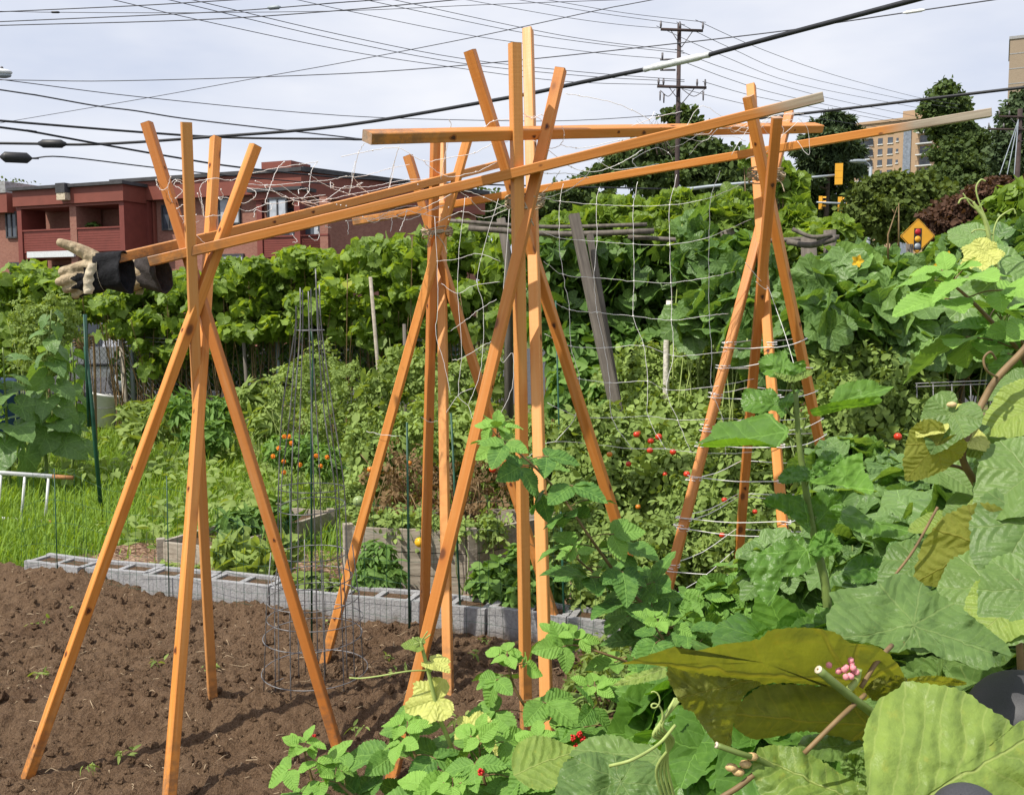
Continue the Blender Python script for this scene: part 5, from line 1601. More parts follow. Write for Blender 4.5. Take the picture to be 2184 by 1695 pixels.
    for k, m_ in ((0, 'redsign'), (1, 'signyellow'), (2, 'steel')):
        mb = MB(); lathe(mb, [(0.001, 0), (.105, 0), (.105, .008), (.001, .008)], c + [0, -.026, .14 - .24 * k], 20, M=np.array([[1, 0, 0], [0, 0, -1], [0, 1, 0]])); mb.build('symbol_light', M[m_], rt)
    mb = MB(); tube(mb, [[c[0], c[1] + .05, 0], c + [0, .05, hd * .5]], .03, 6); mb.build('post', M['steel'], rt)
signals()

# ================================================================== car, barrel, bucket, ladder
def car():
    Y = 18.2
    c = P(150, 800, Y); c[2] = 0
    root = thing('parked_car', 'silver car parked behind the vine hedge, glimpsed through the gap at the left', 'car', c)
    L, W, = 4.5, 1.75
    prof_b = [(-2.25, .45), (-2.2, .75), (-1.5, .86), (-.8, .92), (1.3, .95), (2.05, .93), (2.25, .75), (2.25, .42), (-2.25, .35)]
    prof_c = [(-.85, .92), (-.15, 1.38), (.3, 1.45), (1.0, 1.43), (1.75, .95)]
    def ext(prof, w, top, mat, name, par, w2=None):
        mb = MB(); n = len(prof); p = np.array(prof)
        w2 = w2 or w
        hw = np.where(p[:, 1] > 1.0, w2, w) / 2
        v = np.concatenate([np.stack([p[:, 0], s * hw, p[:, 1]], 1) for s in (-1, 1)]) + c
        mb.add(v, [np.array([list(range(n)), list(range(2 * n - 1, n - 1, -1))]), np.array([[i, n + i, n + (i + 1) % n, (i + 1) % n] for i in range(n)])])
        return mb.build(name, M[mat], par, smooth=False)
    ext(prof_b, W, 0, 'carsilver', 'body', root)
    ext(prof_c, 1.6, 0, 'carsilver', 'cabin', root, 1.25)
    for a, b in (((-.62, .97), (-.02, 1.34)), ((.08, .97), (.95, 1.36)), ):
        mb = MB()
        v = [[a[0], -.80, a[1]], [b[0], -.80, a[1]], [b[0], -.66, b[1]], [a[0] + .5 if a[0] < 0 else a[0], -.66, b[1]]]
        mb.add(np.array(v) + c - [0, .015, 0], np.array([[0, 1, 2, 3]])); mb.build('side_window', M['carglass'], root, smooth=False)
    for x in (-1.4, 1.4):
        for s in (-1, 1):
            mb = MB(); lathe(mb, [(.001, -.1), (.30, -.1), (.33, -.06), (.33, .06), (.30, .1), (.001, .1)], c + [x, s * .80, .33], 20, M=np.array([[1, 0, 0], [0, 0, -1], [0, 1, 0]])); w = mb.build('wheel', M['tyre'], root)
            mb = MB(); lathe(mb, [(.001, .0), (.20, .0), (.2, .02), (.001, .04)], c + [x, s * .91, .33], 14, M=np.array([[1, 0, 0], [0, 0, -1], [0, 1, 0]])); mb.build('rim', M['steel'], w)
    mb = MB(); box(mb, c + [-2.2, -.6, .68], (.12, .3, .14)); mb.build('headlight', M['white'], root)
    mb = MB(); box(mb, c + [0, -W / 2 - .01, .62], (4.3, .02, .05)); mb.build('side_moulding', M['black'], root)
    c2 = G(5, 905)
    rt = thing('barrel', 'dark blue plastic barrel at the left edge behind the tall sunflower plant', 'barrel', (c2[0], c2[1], 0))
    c2 = P(0, 850, 9.5); c2[2] = 0
    mb = MB(); lathe(mb, [(.001, 0), (.27, 0), (.29, .05), (.30, .3), (.29, .33), (.30, .36), (.30, .6), (.29, .63), (.30, .66), (.28, .88), (.25, .92), (.001, .92)], c2 - [.12, 0, 0], 28); mb.build('barrel_body', M['blue'], rt)
    mb = MB(); lathe(mb, [(.04, .92), (.05, .95), (.001, .96)], c2 + [.02, -.1, 0], 12); mb.build('bung', M['black'], rt)
    Yb = 12.6; b = P(216, 908, Yb); b[2] = max(b[2], 0.0)
    rt = thing('bucket', 'white plastic bucket tilted in the weeds behind the dark green stake', 'bucket', b)
    mb = MB(); T = np.array(Matrix.Rotation(.18, 3, 'Y') @ Matrix.Rotation(-.1, 3, 'X'))
    lathe(mb, [(.001, 0), (.165, 0), (.19, .40), (.20, .40), (.20, .43), (.185, .43), (.16, .02), (.001, .02)], b + [0, 0, .0], 24, M=T); mb.build('bucket_body', M['white'], rt)
    mb = MB(); a = np.linspace(0, math.pi, 14); tube(mb, (np.stack([.2 * np.cos(a), -.16 * np.sin(a) - .03, .36 - .12 * np.sin(a)], 1) @ T.T) + b, .004, 5); mb.build('handle', M['wire'], rt)
    Yl = 7.4
    p0, p1 = P(-60, 1003, Yl), P(156, 1018, Yl)
    rt = thing('ladder', 'white wooden ladder lying on its side in the grass, rusty brown end', 'ladder', (p1[0], p1[1], 0))
    d = nrm(p1 - p0); dn = nrm(np.array([-.25, .0, -1.0]) * 1.0); dn = np.array([-.02, -.05, -.35])
    for o_ in (np.zeros(3), dn):
        mb = MB(); a, b_ = p0 - d * 1.2 + o_, p1 + o_
        tube(mb, [a, b_ - d * .16], .017, 8); mb.build('side_rail', M['white'], rt)
        mb = MB(); tube(mb, [b_ - d * .158, b_], .0168, 8); mb.build('rail_end', M['rust'], rt)
    for k in range(14):
        q = p1 - d * (.19 + .185 * k) + np.array([0, 0, 0])
        mb = MB(); tube(mb, [q, q + dn], .010, 6); mb.build('rung', M['white'], rt)
car()
# ================================================================== planting: blobs measured on the picture (x, y, distance, half-width, half-height in pixels, depth in metres)
def pb(lst):
    out = []
    for q in lst:
        x, y, Y, rx, ry = q[:5]
        k = Y * PS / FPX
        out.append((*P(x, y, Y), rx * k, q[5] if len(q) > 5 else rx * k * .8, ry * k))
    return out
def stems(root, blobs, mat, r=0.006, n=12, foot=None, name='stem'):
    mb = MB()
    b = np.asarray(blobs)
    for k in range(n):
        q = b[rng.integers(len(b))]
        e = q[:3] + rng.normal(0, .5, 3) * q[3:]
        f = np.array([q[0], q[1], 0.0]) if foot is None else np.asarray(foot, float)
        f = f + [*rng.normal(0, .06, 2), 0]
        tube(mb, smooth([f, (f + e) / 2 + rng.normal(0, .06, 3), e], 4), [r, r * .5], 5)
    mb.build(name, M[mat], root)
def plant(name, label, cat, blobs, n, mat, tpls, size, group=None, stem=('stem', .006, 10), **kw):
    b = pb(blobs)
    c = np.mean([q[:2] for q in b], 0)
    root = thing(name, label, cat, (c[0], c[1], 0), group)
    foliage(b, n, tpls, size, **kw).build('foliage', M[mat], root)
    if stem: stems(root, b, stem[0], stem[1], stem[2])
    return root, b

# ---- grass
def in_poly(p, poly):
    poly = np.asarray(poly); r = np.zeros(len(p), bool)
    j = len(poly) - 1
    for i in range(len(poly)):
        a, b = poly[i], poly[j]
        r ^= ((a[1] > p[:, 1]) != (b[1] > p[:, 1])) & (p[:, 0] < (b[0] - a[0]) * (p[:, 1] - a[1]) / (b[1] - a[1] + 1e-9) + a[0])
        j = i
    return r
def make_grass():
    n = 95000
    Y = 5.4 + 9.0 * rng.random(n) ** 1.25
    X = -Y * .60 + rng.random(n) * (Y * .60 + 3.0)
    p = np.stack([X, Y], 1)
    wy = wall_y(X)
    ok = (Y - wy > 0.25) & ~in_poly(p, [A0, A1, A2, A2 + (A0 - A1)]) & ~in_poly(p, [B0, B1, B1 + (B2 - B1) * 1.6, B0 + (B2 - B1) * 1.6])
    near = (Y - wy < 0.95)
    ok &= ~near | (rng.random(n) < 0.10) | (X < -2.9)
    p = p[ok]; n = len(p)
    pat = vn(p[:, 0] * 1.1, p[:, 1] * 1.1, 41)
    L = (0.05 + 0.14 * rng.random(n) * (0.3 + 1.1 * pat) + 0.10 * (rng.random(n) > .93)) * np.clip(0.5 + (p[:, 1] - wall_y(p[:, 0])) / 2.4, .45, 1.1)
    L *= np.where((p[:, 0] < -2.0) & (p[:, 1] > 6.2) & (p[:, 1] < 7.6), .85, 1.0)
    a = rng.uniform(0, 6.283, n)
    lean = rng.uniform(.15, .9, n)
    d = np.stack([np.cos(a), np.sin(a)], 1)
    sd = np.stack([-d[:, 1], d[:, 0]], 1)
    w = 0.0022 + 0.0045 * rng.random(n)
    base = np.concatenate([p, np.full((n, 1), -0.05)], 1)
    rows = []
    for t, ww in ((0, 1), (.45, .9), (.8, .6)):
        c = base + np.concatenate([d * (L * lean * t * t)[:, None], (L * t * (1 - .25 * lean * t) + .03 * (t > 0))[:, None]], 1)
        o = np.concatenate([sd * (w * ww)[:, None], np.zeros((n, 1))], 1)
        rows += [c - o, c + o]
    rows.append(base + np.concatenate([d * (L * lean)[:, None], (L * (1 - .3 * lean) + .03)[:, None]], 1))
    V = np.stack(rows, 1).reshape(-1, 3)
    o = np.arange(n)[:, None] * 7
    q = np.concatenate([o + [0, 1, 3, 2], o + [2, 3, 5, 4]]); t3 = o + [4, 5, 6]
    mb = MB()
    tint = np.clip(.55 * rng.random(n) + .5 * vn(p[:, 0] * .8, p[:, 1] * .8, 43), 0, 1)
    mb.add(V, [q, t3], t=np.repeat(tint, 7))
    stuff(mb.build('grass', M['grass']))
    # broad-leaved weeds through the grass
    n = 9500
    Y = 5.6 + 8.5 * rng.random(n) ** 1.2; X = -Y * .6 + rng.random(n) * (Y * .6 + 2.6)
    p = np.stack([X, Y], 1)
    ok = (Y - wall_y(X) > .9) & ~in_poly(p, [A0, A1, A2, A2 + (A0 - A1)]) & ~in_poly(p, [B0, B1, B1 + (B2 - B1) * 1.6, B0 + (B2 - B1) * 1.6]) & (vn(X * .9, Y * .9, 55) > .42)
    p = p[ok]; n = len(p)
    z = .03 + .16 * rng.random(n)
    mb = MB()
    scatter(mb, T_lance + T_small, np.concatenate([p, z[:, None]], 1), rng.normal(0, .5, (n, 3)) + [0, -.2, 1], rng.normal(0, 1, (n, 3)) + [0, -.3, .2], .05 + .06 * rng.random(n), np.clip(.3 + .5 * rng.random(n), 0, 1))
    stuff(mb.build('ground_weeds', M['weed']))
make_grass()

# ---- chain-link fence and the vine hedge along it
def hedge_Y(x): return 13.5 - 3.6 * np.clip(x / 1000.0, -.3, 1.1)
def chain_fence():
    a = P(-250, 600, hedge_Y(-250) + .3)[:2]; b = P(1010, 600, hedge_Y(1010) + .3)[:2]
    u = nrm(b - a); L = np.linalg.norm(b - a)
    root = thing('chain_link_fence', 'rusty chain-link fence half buried in the vine hedge, silver car behind it', 'fence', (a[0], a[1], 0))
    mb = MB(); H = 1.25; st = .085
    for k in np.arange(-H, L, st):
        for s in (1, -1):
            s0, s1, z0, z1 = (k, k + H, 0.05, H) if s > 0 else (k, k + H, H, .05)
            if s0 < 0: z0 += (z1 - z0) * (-s0) / H; s0 = 0
            p0, p1 = a + u * s0, a + u * min(s1, L)
            tube(mb, [[*p0, z0], [*p1, z1]], .0028, 3, cap=False)
    mb.build('mesh', M['wire'], root)
    for s in np.arange(.4, L, 2.4):
        mb = MB(); p = a + u * s; tube(mb, [[*p, -.05], [*p, 1.5]], .03, 8); mb.build('post', M['steel'], root)
    mb = MB(); tube(mb, [[*a, 1.28], [*b, 1.28]], .02, 6); mb.build('top_rail', M['steel'], root)
chain_fence()
def hedge_part(label, x0, x1, top, bot, n, size=.064, mat='grape', tp=None, extra=(), depth=.55, **kw):
    bl = []
    xs = np.arange(x0, x1, 34)
    for x in xs:
        yt = np.interp(x, [q[0] for q in top], [q[1] for q in top]); yb = np.interp(x, [q[0] for q in bot], [q[1] for q in bot])
        y = yt + 14
        while y < yb:
            bl.append((x + rng.normal(0, 14), y + rng.normal(0, 9), float(hedge_Y(x)) + rng.normal(0, .25), 25, 16, depth * rng.uniform(.6, 1.1)))
            y += 27
    bl += list(extra)
    r, b = plant('grapevine', label, 'vine', bl, n, mat, tp or T_grape, size, 'vines of the long hedge', ('cane', .008, 80), up=.75, jit=1.0, hang=.7, shell=1.0, sv=.5, lumpy=.40, **kw)
    return r
top = [(-150, 590), (0, 610), (50, 572), (80, 560), (130, 572), (170, 600), (250, 598), (330, 590), (360, 580), (430, 590), (480, 556), (540, 570), (570, 552), (640, 545), (700, 532), (760, 540), (800, 512), (850, 520), (900, 498), (960, 500), (1000, 486), (1060, 500)]
hedge_part('bushy light-green grapevine at the far left end of the hedge', -130, 175, top, [(-130, 760), (90, 720), (175, 690)], 6200, size=.080, extra=[(60, 760, 12.4, 60, 60), (10, 740, 12.2, 60, 60)])
hedge_part('grapevine of the hedge hanging right under the gloves, with a gap below it', 165, 420, top, [(165, 690), (240, 690), (290, 700), (310, 765), (420, 765)], 6600)
hedge_part('grapevine of the hedge between the left pyramid and the tall wire cage', 410, 700, top, [(410, 760), (500, 740), (600, 700), (700, 695)], 7200)
hedge_part('yellowish grapevine of the hedge behind the rear pyramid', 690, 1075, top, [(690, 740), (860, 720), (1075, 705)], 8600, size=.062)
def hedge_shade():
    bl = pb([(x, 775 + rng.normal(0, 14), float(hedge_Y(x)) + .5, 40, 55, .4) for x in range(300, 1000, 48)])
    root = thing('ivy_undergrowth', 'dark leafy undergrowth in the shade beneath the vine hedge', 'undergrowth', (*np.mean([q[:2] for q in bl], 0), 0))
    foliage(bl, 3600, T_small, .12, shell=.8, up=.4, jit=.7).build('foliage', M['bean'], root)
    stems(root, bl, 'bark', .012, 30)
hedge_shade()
def hedge_props():
    for x0, y0, x1, y1, Y, r, lab, m in ((258, 725, 272, 905, 12.3, .035, 'pale leaning wooden stake at the right of the gap in the hedge', 'greywood'), (790, 590, 812, 850, 9.2, .020, 'thin grey stake with peeling bark left of the rear pyramid', 'greywood'),
                                         (520, 730, 530, 880, 10.8, .022, 'brownish wooden stake standing before the hedge, between left pyramid and cage', 'oldwood'), (862, 690, 866, 840, 9.0, .02, 'short dark post under the yellowish part of the hedge', 'oldwood')):
        mb = MB(); a = P(x1, y1, Y); tube(mb, [[a[0], a[1], 0], a, P(x0, y0, Y)], [r, r, r * .9], 6)
        tag(mb.build('wooden_stake', M[m]), lab, 'stake', 'wooden stakes by the hedge')
    mb = MB()
    for y in (718, 726): tube(mb, [P(300, y, 12.0), P(420, y + 8, 11.6)], .006, 4)
    for x in (303, 318, 352, 395): tube(mb, [P(x, 722, 12.0), P(x + 4, 850, 12.0)], .006, 4)
    tag(mb.build('garden_mesh', M['wire']), 'galvanised wire panel leaning in front of the hedge behind the left pyramid', 'wire panel')
    c = P(178, 730, 9.5)
    mb = MB(); ball(mb, c, .075, 14, sz=(1, .25, 1.05)); 
    for k in range(20):
        a = k / 20 * 6.28; e = c + .075 * np.array([math.cos(a), 0, math.sin(a)])
        tube(mb, [e, e + .03 * np.array([math.cos(a), -.3, math.sin(a)])], [.012, .004], 4)
    tube(mb, smooth([c, c + [.03, .1, .06], c + [.05, .12, -.1], [c[0] + .04, c[1] + .1, 0]], 5), .012, 6)
    tag(mb.build('dried_sunflower', M['dry']), 'dark drooping dried sunflower head by the tall green stake', 'sunflower')
hedge_props()

# ---- big-leaved plants at the left
def big_leaf_plant(label, x, y0, y1, Y, n, size, mat='gourd', spread=70):
    f = P(x, y1, Y); f[2] = 0
    root = thing('sunflower_plant', label, 'sunflower', f, 'tall leafy plants at the left')
    t = P(x + rng.normal(0, 8), y0, Y)
    mb = MB(); tube(mb, smooth([f, (f + t) / 2 + rng.normal(0, .04, 3), t], 5), [.016, .006], 6)
    lb = MB()
    for k in range(n):
        q = (k + .5) / n
        c = f + (t - f) * (0.22 + .76 * q)
        a = k * 2.4 + rng.normal(0, .3)
        d = np.array([math.cos(a), math.sin(a) * .8, 0.15])
        s = size * (1.15 - .65 * q)
        e = c + d * s * .6
        tube(mb, [c, (c + e) / 2 + [0, 0, .02], e], .004, 4)
        scatter(lb, T_heart_hi, e[None], np.array([[d[0] * .5, d[1] * .5 - .30, .8]]) + rng.normal(0, .4, (1, 3)), np.array([[d[0], d[1], -.55]]), np.array([s]), np.array([rng.uniform(.3, .95)]))
    mb.build('stem', M['stem'], root); lb.build('foliage', M[mat], root)
T_heart_hi = T_('heart', 4, nout=30, rings=3, teeth=.02, fold=.15, droop=.35, ruf=.06)
big_leaf_plant('sunflower plant with big drooping leaves at the left edge, dark seedless head above', 100, 660, 1000, 8.6, 30, .20)
big_leaf_plant('leafy sunflower plant at the very left edge, broad pale leaves low down', 20, 740, 1005, 8.3, 18, .25)
big_leaf_plant('smaller sunflower plant right of the leafy ones at the left edge', 150, 730, 985, 9.0, 18, .17)
def fine_plant(label, blobs, n, size=.10, mat='weed', tpls=None, group='fine-leaved weeds in the grass', name='tall_weed', cat='weed', **kw):
    kw2 = dict(shell=.9, up=.6, jit=.8, hang=-.2); kw2.update(kw)
    return plant(name, label, cat, blobs, n, mat, tpls or T_lance, size, group, ('palestem', .0035, 40), **kw2)
fine_plant('feathery tall weed rising at the left in front of the hedge, above the sunflower leaves', [(60, 680, 9.2, 34, 50), (110, 670, 9.2, 34, 44), (150, 690, 9.3, 26, 50), (85, 740, 9.2, 50, 60)], 792, 0.072, tpls=T_tom)
fine_plant('bushy green weed beside the white bucket', [(296, 885, 11.6, 40, 28), (310, 925, 10.9, 45, 30), (350, 880, 11.2, 40, 34)], 900, .13)
fine_plant('bushy weed behind the left pyramid\'s poles', [(400, 870, 10.6, 40, 34), (470, 880, 10.3, 40, 34), (440, 930, 9.8, 50, 34)], 900, .11, mat='herb')
fine_plant('dark leafy weed below the hedge right of the left pyramid', [(540, 850, 9.8, 40, 34), (570, 900, 9.3, 40, 34)], 700, .10)
fine_plant('loose light weed behind the upper part of the wire cage', [(620, 830, 8.2, 46, 60), (680, 800, 8.4, 50, 70), (740, 830, 8.0, 46, 60), (690, 900, 7.8, 60, 50)], 1080, 0.068, tpls=T_tom)
fine_plant('light green weed between the wire cage and the rear pyramid', [(800, 850, 7.8, 40, 60), (850, 800, 8.2, 44, 60), (780, 920, 7.3, 40, 50)], 936, 0.072, tpls=T_tom + T_small)
fine_plant('weedy greenery behind the rear pyramid\'s poles', [(900, 800, 8.0, 46, 60), (970, 830, 7.8, 50, 60), (1040, 800, 7.8, 50, 70), (930, 880, 7.2, 50, 50), (1000, 900, 7.2, 50, 50)], 1440, 0.072, tpls=T_tom + T_small)

# ---- marigolds
def marigold():
    r, b = plant('marigold_plant', 'bushy marigold plant with small orange flowers, behind the wire cage', 'marigold', [(600, 960, 7.0, 40, 34), (650, 965, 7.0, 44, 36), (700, 985, 6.9, 40, 34)], 1300, 'herb', T_lance, .055, None, ('stem', .004, 12), shell=.8, up=.6, jit=.8, hang=-.2)
    pts = [(583, 972), (606, 983), (606, 1006), (622, 944), (607, 930), (617, 930), (675, 971), (698, 974), (595, 955), (684, 993), (640, 990)]
    for x, y in pts:
        c = P(x, y, 6.62 + .1 * rng.random()); mb = MB()
        for k in range(9):
            a = k * .7; d = np.array([math.cos(a), -.55 + .2 * rng.normal(), math.sin(a)])
            ball(mb, c + d * .0105, .0075, 6, sz=(1, .6, 1))
        ball(mb, c + [0, -.008, 0], .008, 6)
        mb.build('flower', M['marigold'], r)
marigold()

# ---- tomatoes and their fruit
def fruit(root, lst, mat, r, Y):
    for x, y in lst:
        mb = MB(); c = P(x, y, Y + rng.normal(0, .04)); ball(mb, c, r * rng.uniform(.85, 1.12), 12, sz=(1, 1, .94))
        o = mb.build('fruit', M[mat], root)
        mb = MB(); tube(mb, [c + [0, 0, r * .8], c + [.004, .004, r + .02]], .0018, 4)
        for k in range(5): tube(mb, [c + [0, 0, r * .92], c + [r * .6 * math.cos(k * 1.26), r * .6 * math.sin(k * 1.26), r * .86]], [.003, .001], 4)
        mb.build('calyx', M['stem'], o)
tk = dict(shell=1.0, up=.45, jit=.95, hang=.1, sv=.45, lumpy=.35)
tg = 'tomato plants'
r, b = plant('tomato_plant', 'tomato plant with ripe red fruit, right of the central pyramid behind the netting', 'tomato plant', [(1270, 930, 5.6, 70, 60), (1350, 950, 5.6, 80, 60), (1430, 960, 5.5, 70, 60), (1300, 1040, 5.4, 70, 60), (1400, 1060, 5.3, 80, 60), (1250, 1010, 5.5, 50, 60)], 3450, 'tomleaf', T_tom, 0.094, tg, ('stem', .006, 24), **tk)
fruit(r, [z5(1860, 1150), z5(1950, 1190), z5(2000, 1165), z5(1945, 1250), z5(2040, 1400), z5(1810, 1335), z5(2090, 1260)], 'tomred', .017, 5.0); fruit(r, [z5(1690, 1275), z5(1870, 1605), z5(1870, 1140)], 'tomorange', .016, 5.0); fruit(r, [z5(1710, 1268), z5(1745, 1195)], 'tomgreen', .015, 5.0)
r, b = plant('tomato_plant', 'tall pale tomato plant behind the right pyramid, fine leaves above the shoots', 'tomato plant', [(1800, 790, 5.2, 70, 50), (1860, 770, 5.2, 60, 44), (1900, 850, 5.1, 80, 70), (1820, 880, 5.0, 80, 70), (1940, 920, 5.0, 60, 70), (1750, 950, 5.0, 80, 60), (1880, 980, 4.9, 80, 60)], 4800, 'tomleaf', T_tom, 0.086, tg, ('stem', .006, 24), **tk)
fruit(r, [(1882, 954), (1915, 930)], 'tomred', .018, 4.55)
r, b = plant('tomato_plant', 'sprawling tomato plant between the right pyramid\'s poles, with few red fruit', 'tomato plant', [(1480, 1000, 5.2, 70, 60), (1560, 990, 5.2, 70, 60), (1620, 1040, 5.1, 70, 60), (1500, 1090, 5.0, 80, 60), (1590, 1120, 4.9, 80, 60), (1530, 1180, 4.8, 80, 50), (1450, 1150, 4.9, 60, 60), (1640, 1170, 4.8, 60, 60)], 3900, 'tomleaf', T_tom, 0.082, tg, ('stem', .006, 26), **tk)
fruit(r, [(1465, 1010), (1540, 1140), (1545, 1065), (1610, 1090)], 'tomred', .015, 4.55)
r, b = plant('tomato_plant', 'light-leaved tomato plant behind the white netting, yellow flowers', 'tomato plant', [(1380, 800, 6.3, 80, 50), (1470, 790, 6.3, 80, 50), (1560, 800, 6.2, 80, 50), (1420, 880, 6.0, 90, 50), (1530, 890, 5.9, 90, 50), (1620, 870, 5.9, 60, 60), (1660, 800, 6.0, 50, 60)], 3900, 'tomleaf', T_tom, 0.090, tg, ('stem', .006, 24), **tk)
r, b = plant('pepper_plant', 'dense dark green bush behind the netting, left of the leaning grey post', 'pepper plant', [(1220, 740, 6.9, 60, 50), (1290, 760, 6.9, 70, 50), (1370, 730, 6.9, 60, 40), (1230, 830, 6.6, 60, 60), (1310, 850, 6.5, 60, 50)], 2200, 'herb', T_small, .085, None, ('stem', .006, 20), shell=.6, up=.6, jit=.6, hang=.3)
r, b = plant('dry_tomato_plant', 'withered brown tomato plant hanging in the taller raised bed', 'tomato plant', [(830, 1010, 5.9, 50, 60), (890, 1020, 5.9, 60, 60), (960, 1040, 5.8, 60, 50), (1030, 1030, 5.8, 60, 60), (860, 1080, 5.7, 60, 34), (990, 1090, 5.7, 60, 34)], 560, 'dry', T_tom, .055, tg, ('cane', .005, 110), **tk)
fruit(r, [z5(955, 1370)], 'tomred', .02, 5.4); fruit(r, [z5(430, 1330), (790, 1000)], 'tomorange', .018, 5.4)
r, b = plant('tomato_plant', 'green tomato plant rooted in the taller raised bed, around the rear pyramid\'s legs', 'tomato plant', [(800, 960, 6.3, 50, 60), (880, 940, 6.3, 60, 60), (960, 950, 6.2, 70, 60), (1050, 950, 6.2, 70, 60), (1110, 1000, 6.0, 60, 60), (1150, 960, 6.0, 50, 60), (770, 1060, 5.9, 40, 40)], 2850, 'tomleaf', T_tom, 0.082, tg, ('stem', .006, 24), **tk)
fruit(r, [(765, 1068)], 'tomgreen', .034, 5.3); fruit(r, [(896, 1155)], 'tomyellow', .033, 5.15)
r, b = plant('tomato_plant', 'low tomato plant in front of the pepper bush, right of the central pyramid\'s foot', 'tomato plant', [(1230, 1140, 4.9, 60, 60), (1300, 1160, 4.8, 60, 60), (1380, 1180, 4.7, 60, 60), (1280, 1240, 4.6, 60, 50), (1350, 1270, 4.5, 60, 50)], 2250, 'tomleaf', T_tom, 0.074, tg, ('stem', .005, 20), **tk)
fruit(r, [((760 + 1460 * .3605) * .957, (1160 + 165 * .3605) * .957), ((760 + 1530 * .3605) * .957, (1160 + 165 * .3605) * .957)], 'tomred', .013, 4.45)

# ---- herbs and weeds by the wall
hk = dict(shell=.7, up=.8, jit=.6, hang=0.1)
plant('herb_plant', 'bright green leafy herb growing from the wall blocks behind the central pyramid', 'herb', [(1050, 1240, 4.78, 46, 46), (1110, 1210, 4.8, 56, 46), (1160, 1250, 4.75, 50, 50), (1090, 1290, 4.72, 60, 30), (1120, 1270, 4.70, 60, 40)], 1500, 'herb', T_small, .055, 'herbs along the block wall', ('stem', .003, 22), **hk)
plant('herb_plant', 'narrow-leaved herb beside the wire cage, in front of the taller raised bed', 'herb', [(800, 1190, 5.05, 40, 40), (790, 1240, 5.0, 40, 40), (830, 1230, 5.0, 30, 40), (780, 1280, 4.95, 44, 24)], 900, 'herb', T_lance, .06, 'herbs along the block wall', ('cane', .003, 18), **hk)
plant('pepper_plant', 'dark green leafy plant inside the low raised bed', 'pepper plant', [(500, 1118, 6.2, 36, 26), (550, 1108, 6.3, 40, 28), (590, 1100, 6.4, 30, 24)], 700, 'bean', T_lance, .10, None, ('stem', .004, 12), **hk)
plant('weed_tuft', 'broad grassy weed before the low raised bed, behind the left pyramid', 'weed', [(500, 1195, 5.5, 40, 36), (550, 1205, 5.4, 40, 36), (600, 1190, 5.5, 30, 40)], 420, 'weed', T_lance, .11, 'weeds on the mulch', ('stem', .003, 10), shell=.9, up=.2, jit=.7, hang=-1.0)
plant('weed_tuft', 'low leafy weed on the mulch by the third block', 'weed', [(390, 1225, 5.4, 40, 18), (340, 1215, 5.6, 36, 16)], 320, 'weed', T_lance, .06, 'weeds on the mulch', None, **hk)
plant('weed_tuft', 'sparse weed around the foot of the wire cage\'s green stake', 'weed', [(660, 1245, 5.0, 40, 24), (720, 1260, 4.95, 40, 24)], 420, 'weed', T_small, .045, 'weeds on the mulch', None, **hk)
plant('weed_tuft', 'pale flattened weeds on bare ground right of the central pyramid\'s front pole', 'weed', [(1330, 1420, 3.95, 60, 24, .3), (1400, 1450, 3.8, 70, 26, .3), (1280, 1400, 4.1, 40, 20, .3), (1250, 1480, 3.7, 50, 22, .3)], 1300, 'weed', T_lance, .05, 'weeds on the mulch', None, shell=.9, up=.6, jit=.8, hang=-.2)
plant('weed_tuft', 'low weeds sprouting from the wall blocks between the left pyramid and the wire cage', 'weed', [(440, 1238, 5.25, 34, 12), (500, 1246, 5.2, 34, 14), (560, 1256, 5.15, 34, 14), (620, 1262, 5.1, 34, 14), (690, 1272, 5.0, 34, 14)], 620, 'weed', T_lance + T_small, .055, 'weeds on the mulch', None, **hk)
plant('weed_tuft', 'weeds sprouting from the wall blocks behind the rear pyramid', 'weed', [(880, 1292, 4.85, 40, 14), (960, 1296, 4.8, 40, 14), (1030, 1304, 4.75, 30, 12), (1200, 1320, 4.6, 40, 16)], 460, 'herb', T_small, .045, 'weeds on the mulch', None, **hk)
plant('tomato_plant', 'young tomato plant spilling over the front boards of the taller raised bed', 'tomato plant', [(850, 1120, 5.35, 40, 26), (920, 1115, 5.3, 40, 20), (980, 1125, 5.25, 30, 20), (1040, 1120, 5.3, 40, 26), (800, 1130, 5.4, 34, 30)], 496, 'tomleaf', T_tom, 0.071, tg, ('stem', .004, 16), **tk)
def tiny_weeds():
    mb = MB()
    for x, y in ((145, 1255), (150, 1300), (88, 1330), (90, 1440), (455, 1420), (270, 1610), (185, 1640), (640, 1180), (700, 1340), (850, 1440), (830, 1410), (1010, 1395), (1030, 1370), (980, 1540), (440, 1225), (1260, 1370), (330, 1415), (760, 1560)):
        c = G(x, y, .02); n = 9
        scatter(mb, T_lance, c + rng.normal(0, .018, (n, 3)) * [1, 1, .3] + [0, 0, .015], rng.normal(0, .5, (n, 3)) + [0, -.2, 1], rng.normal(0, 1, (n, 3)), .02 + .03 * rng.random(n), rng.random(n))
    stuff(mb.build('soil_weeds', M['weed']))
tiny_weeds()

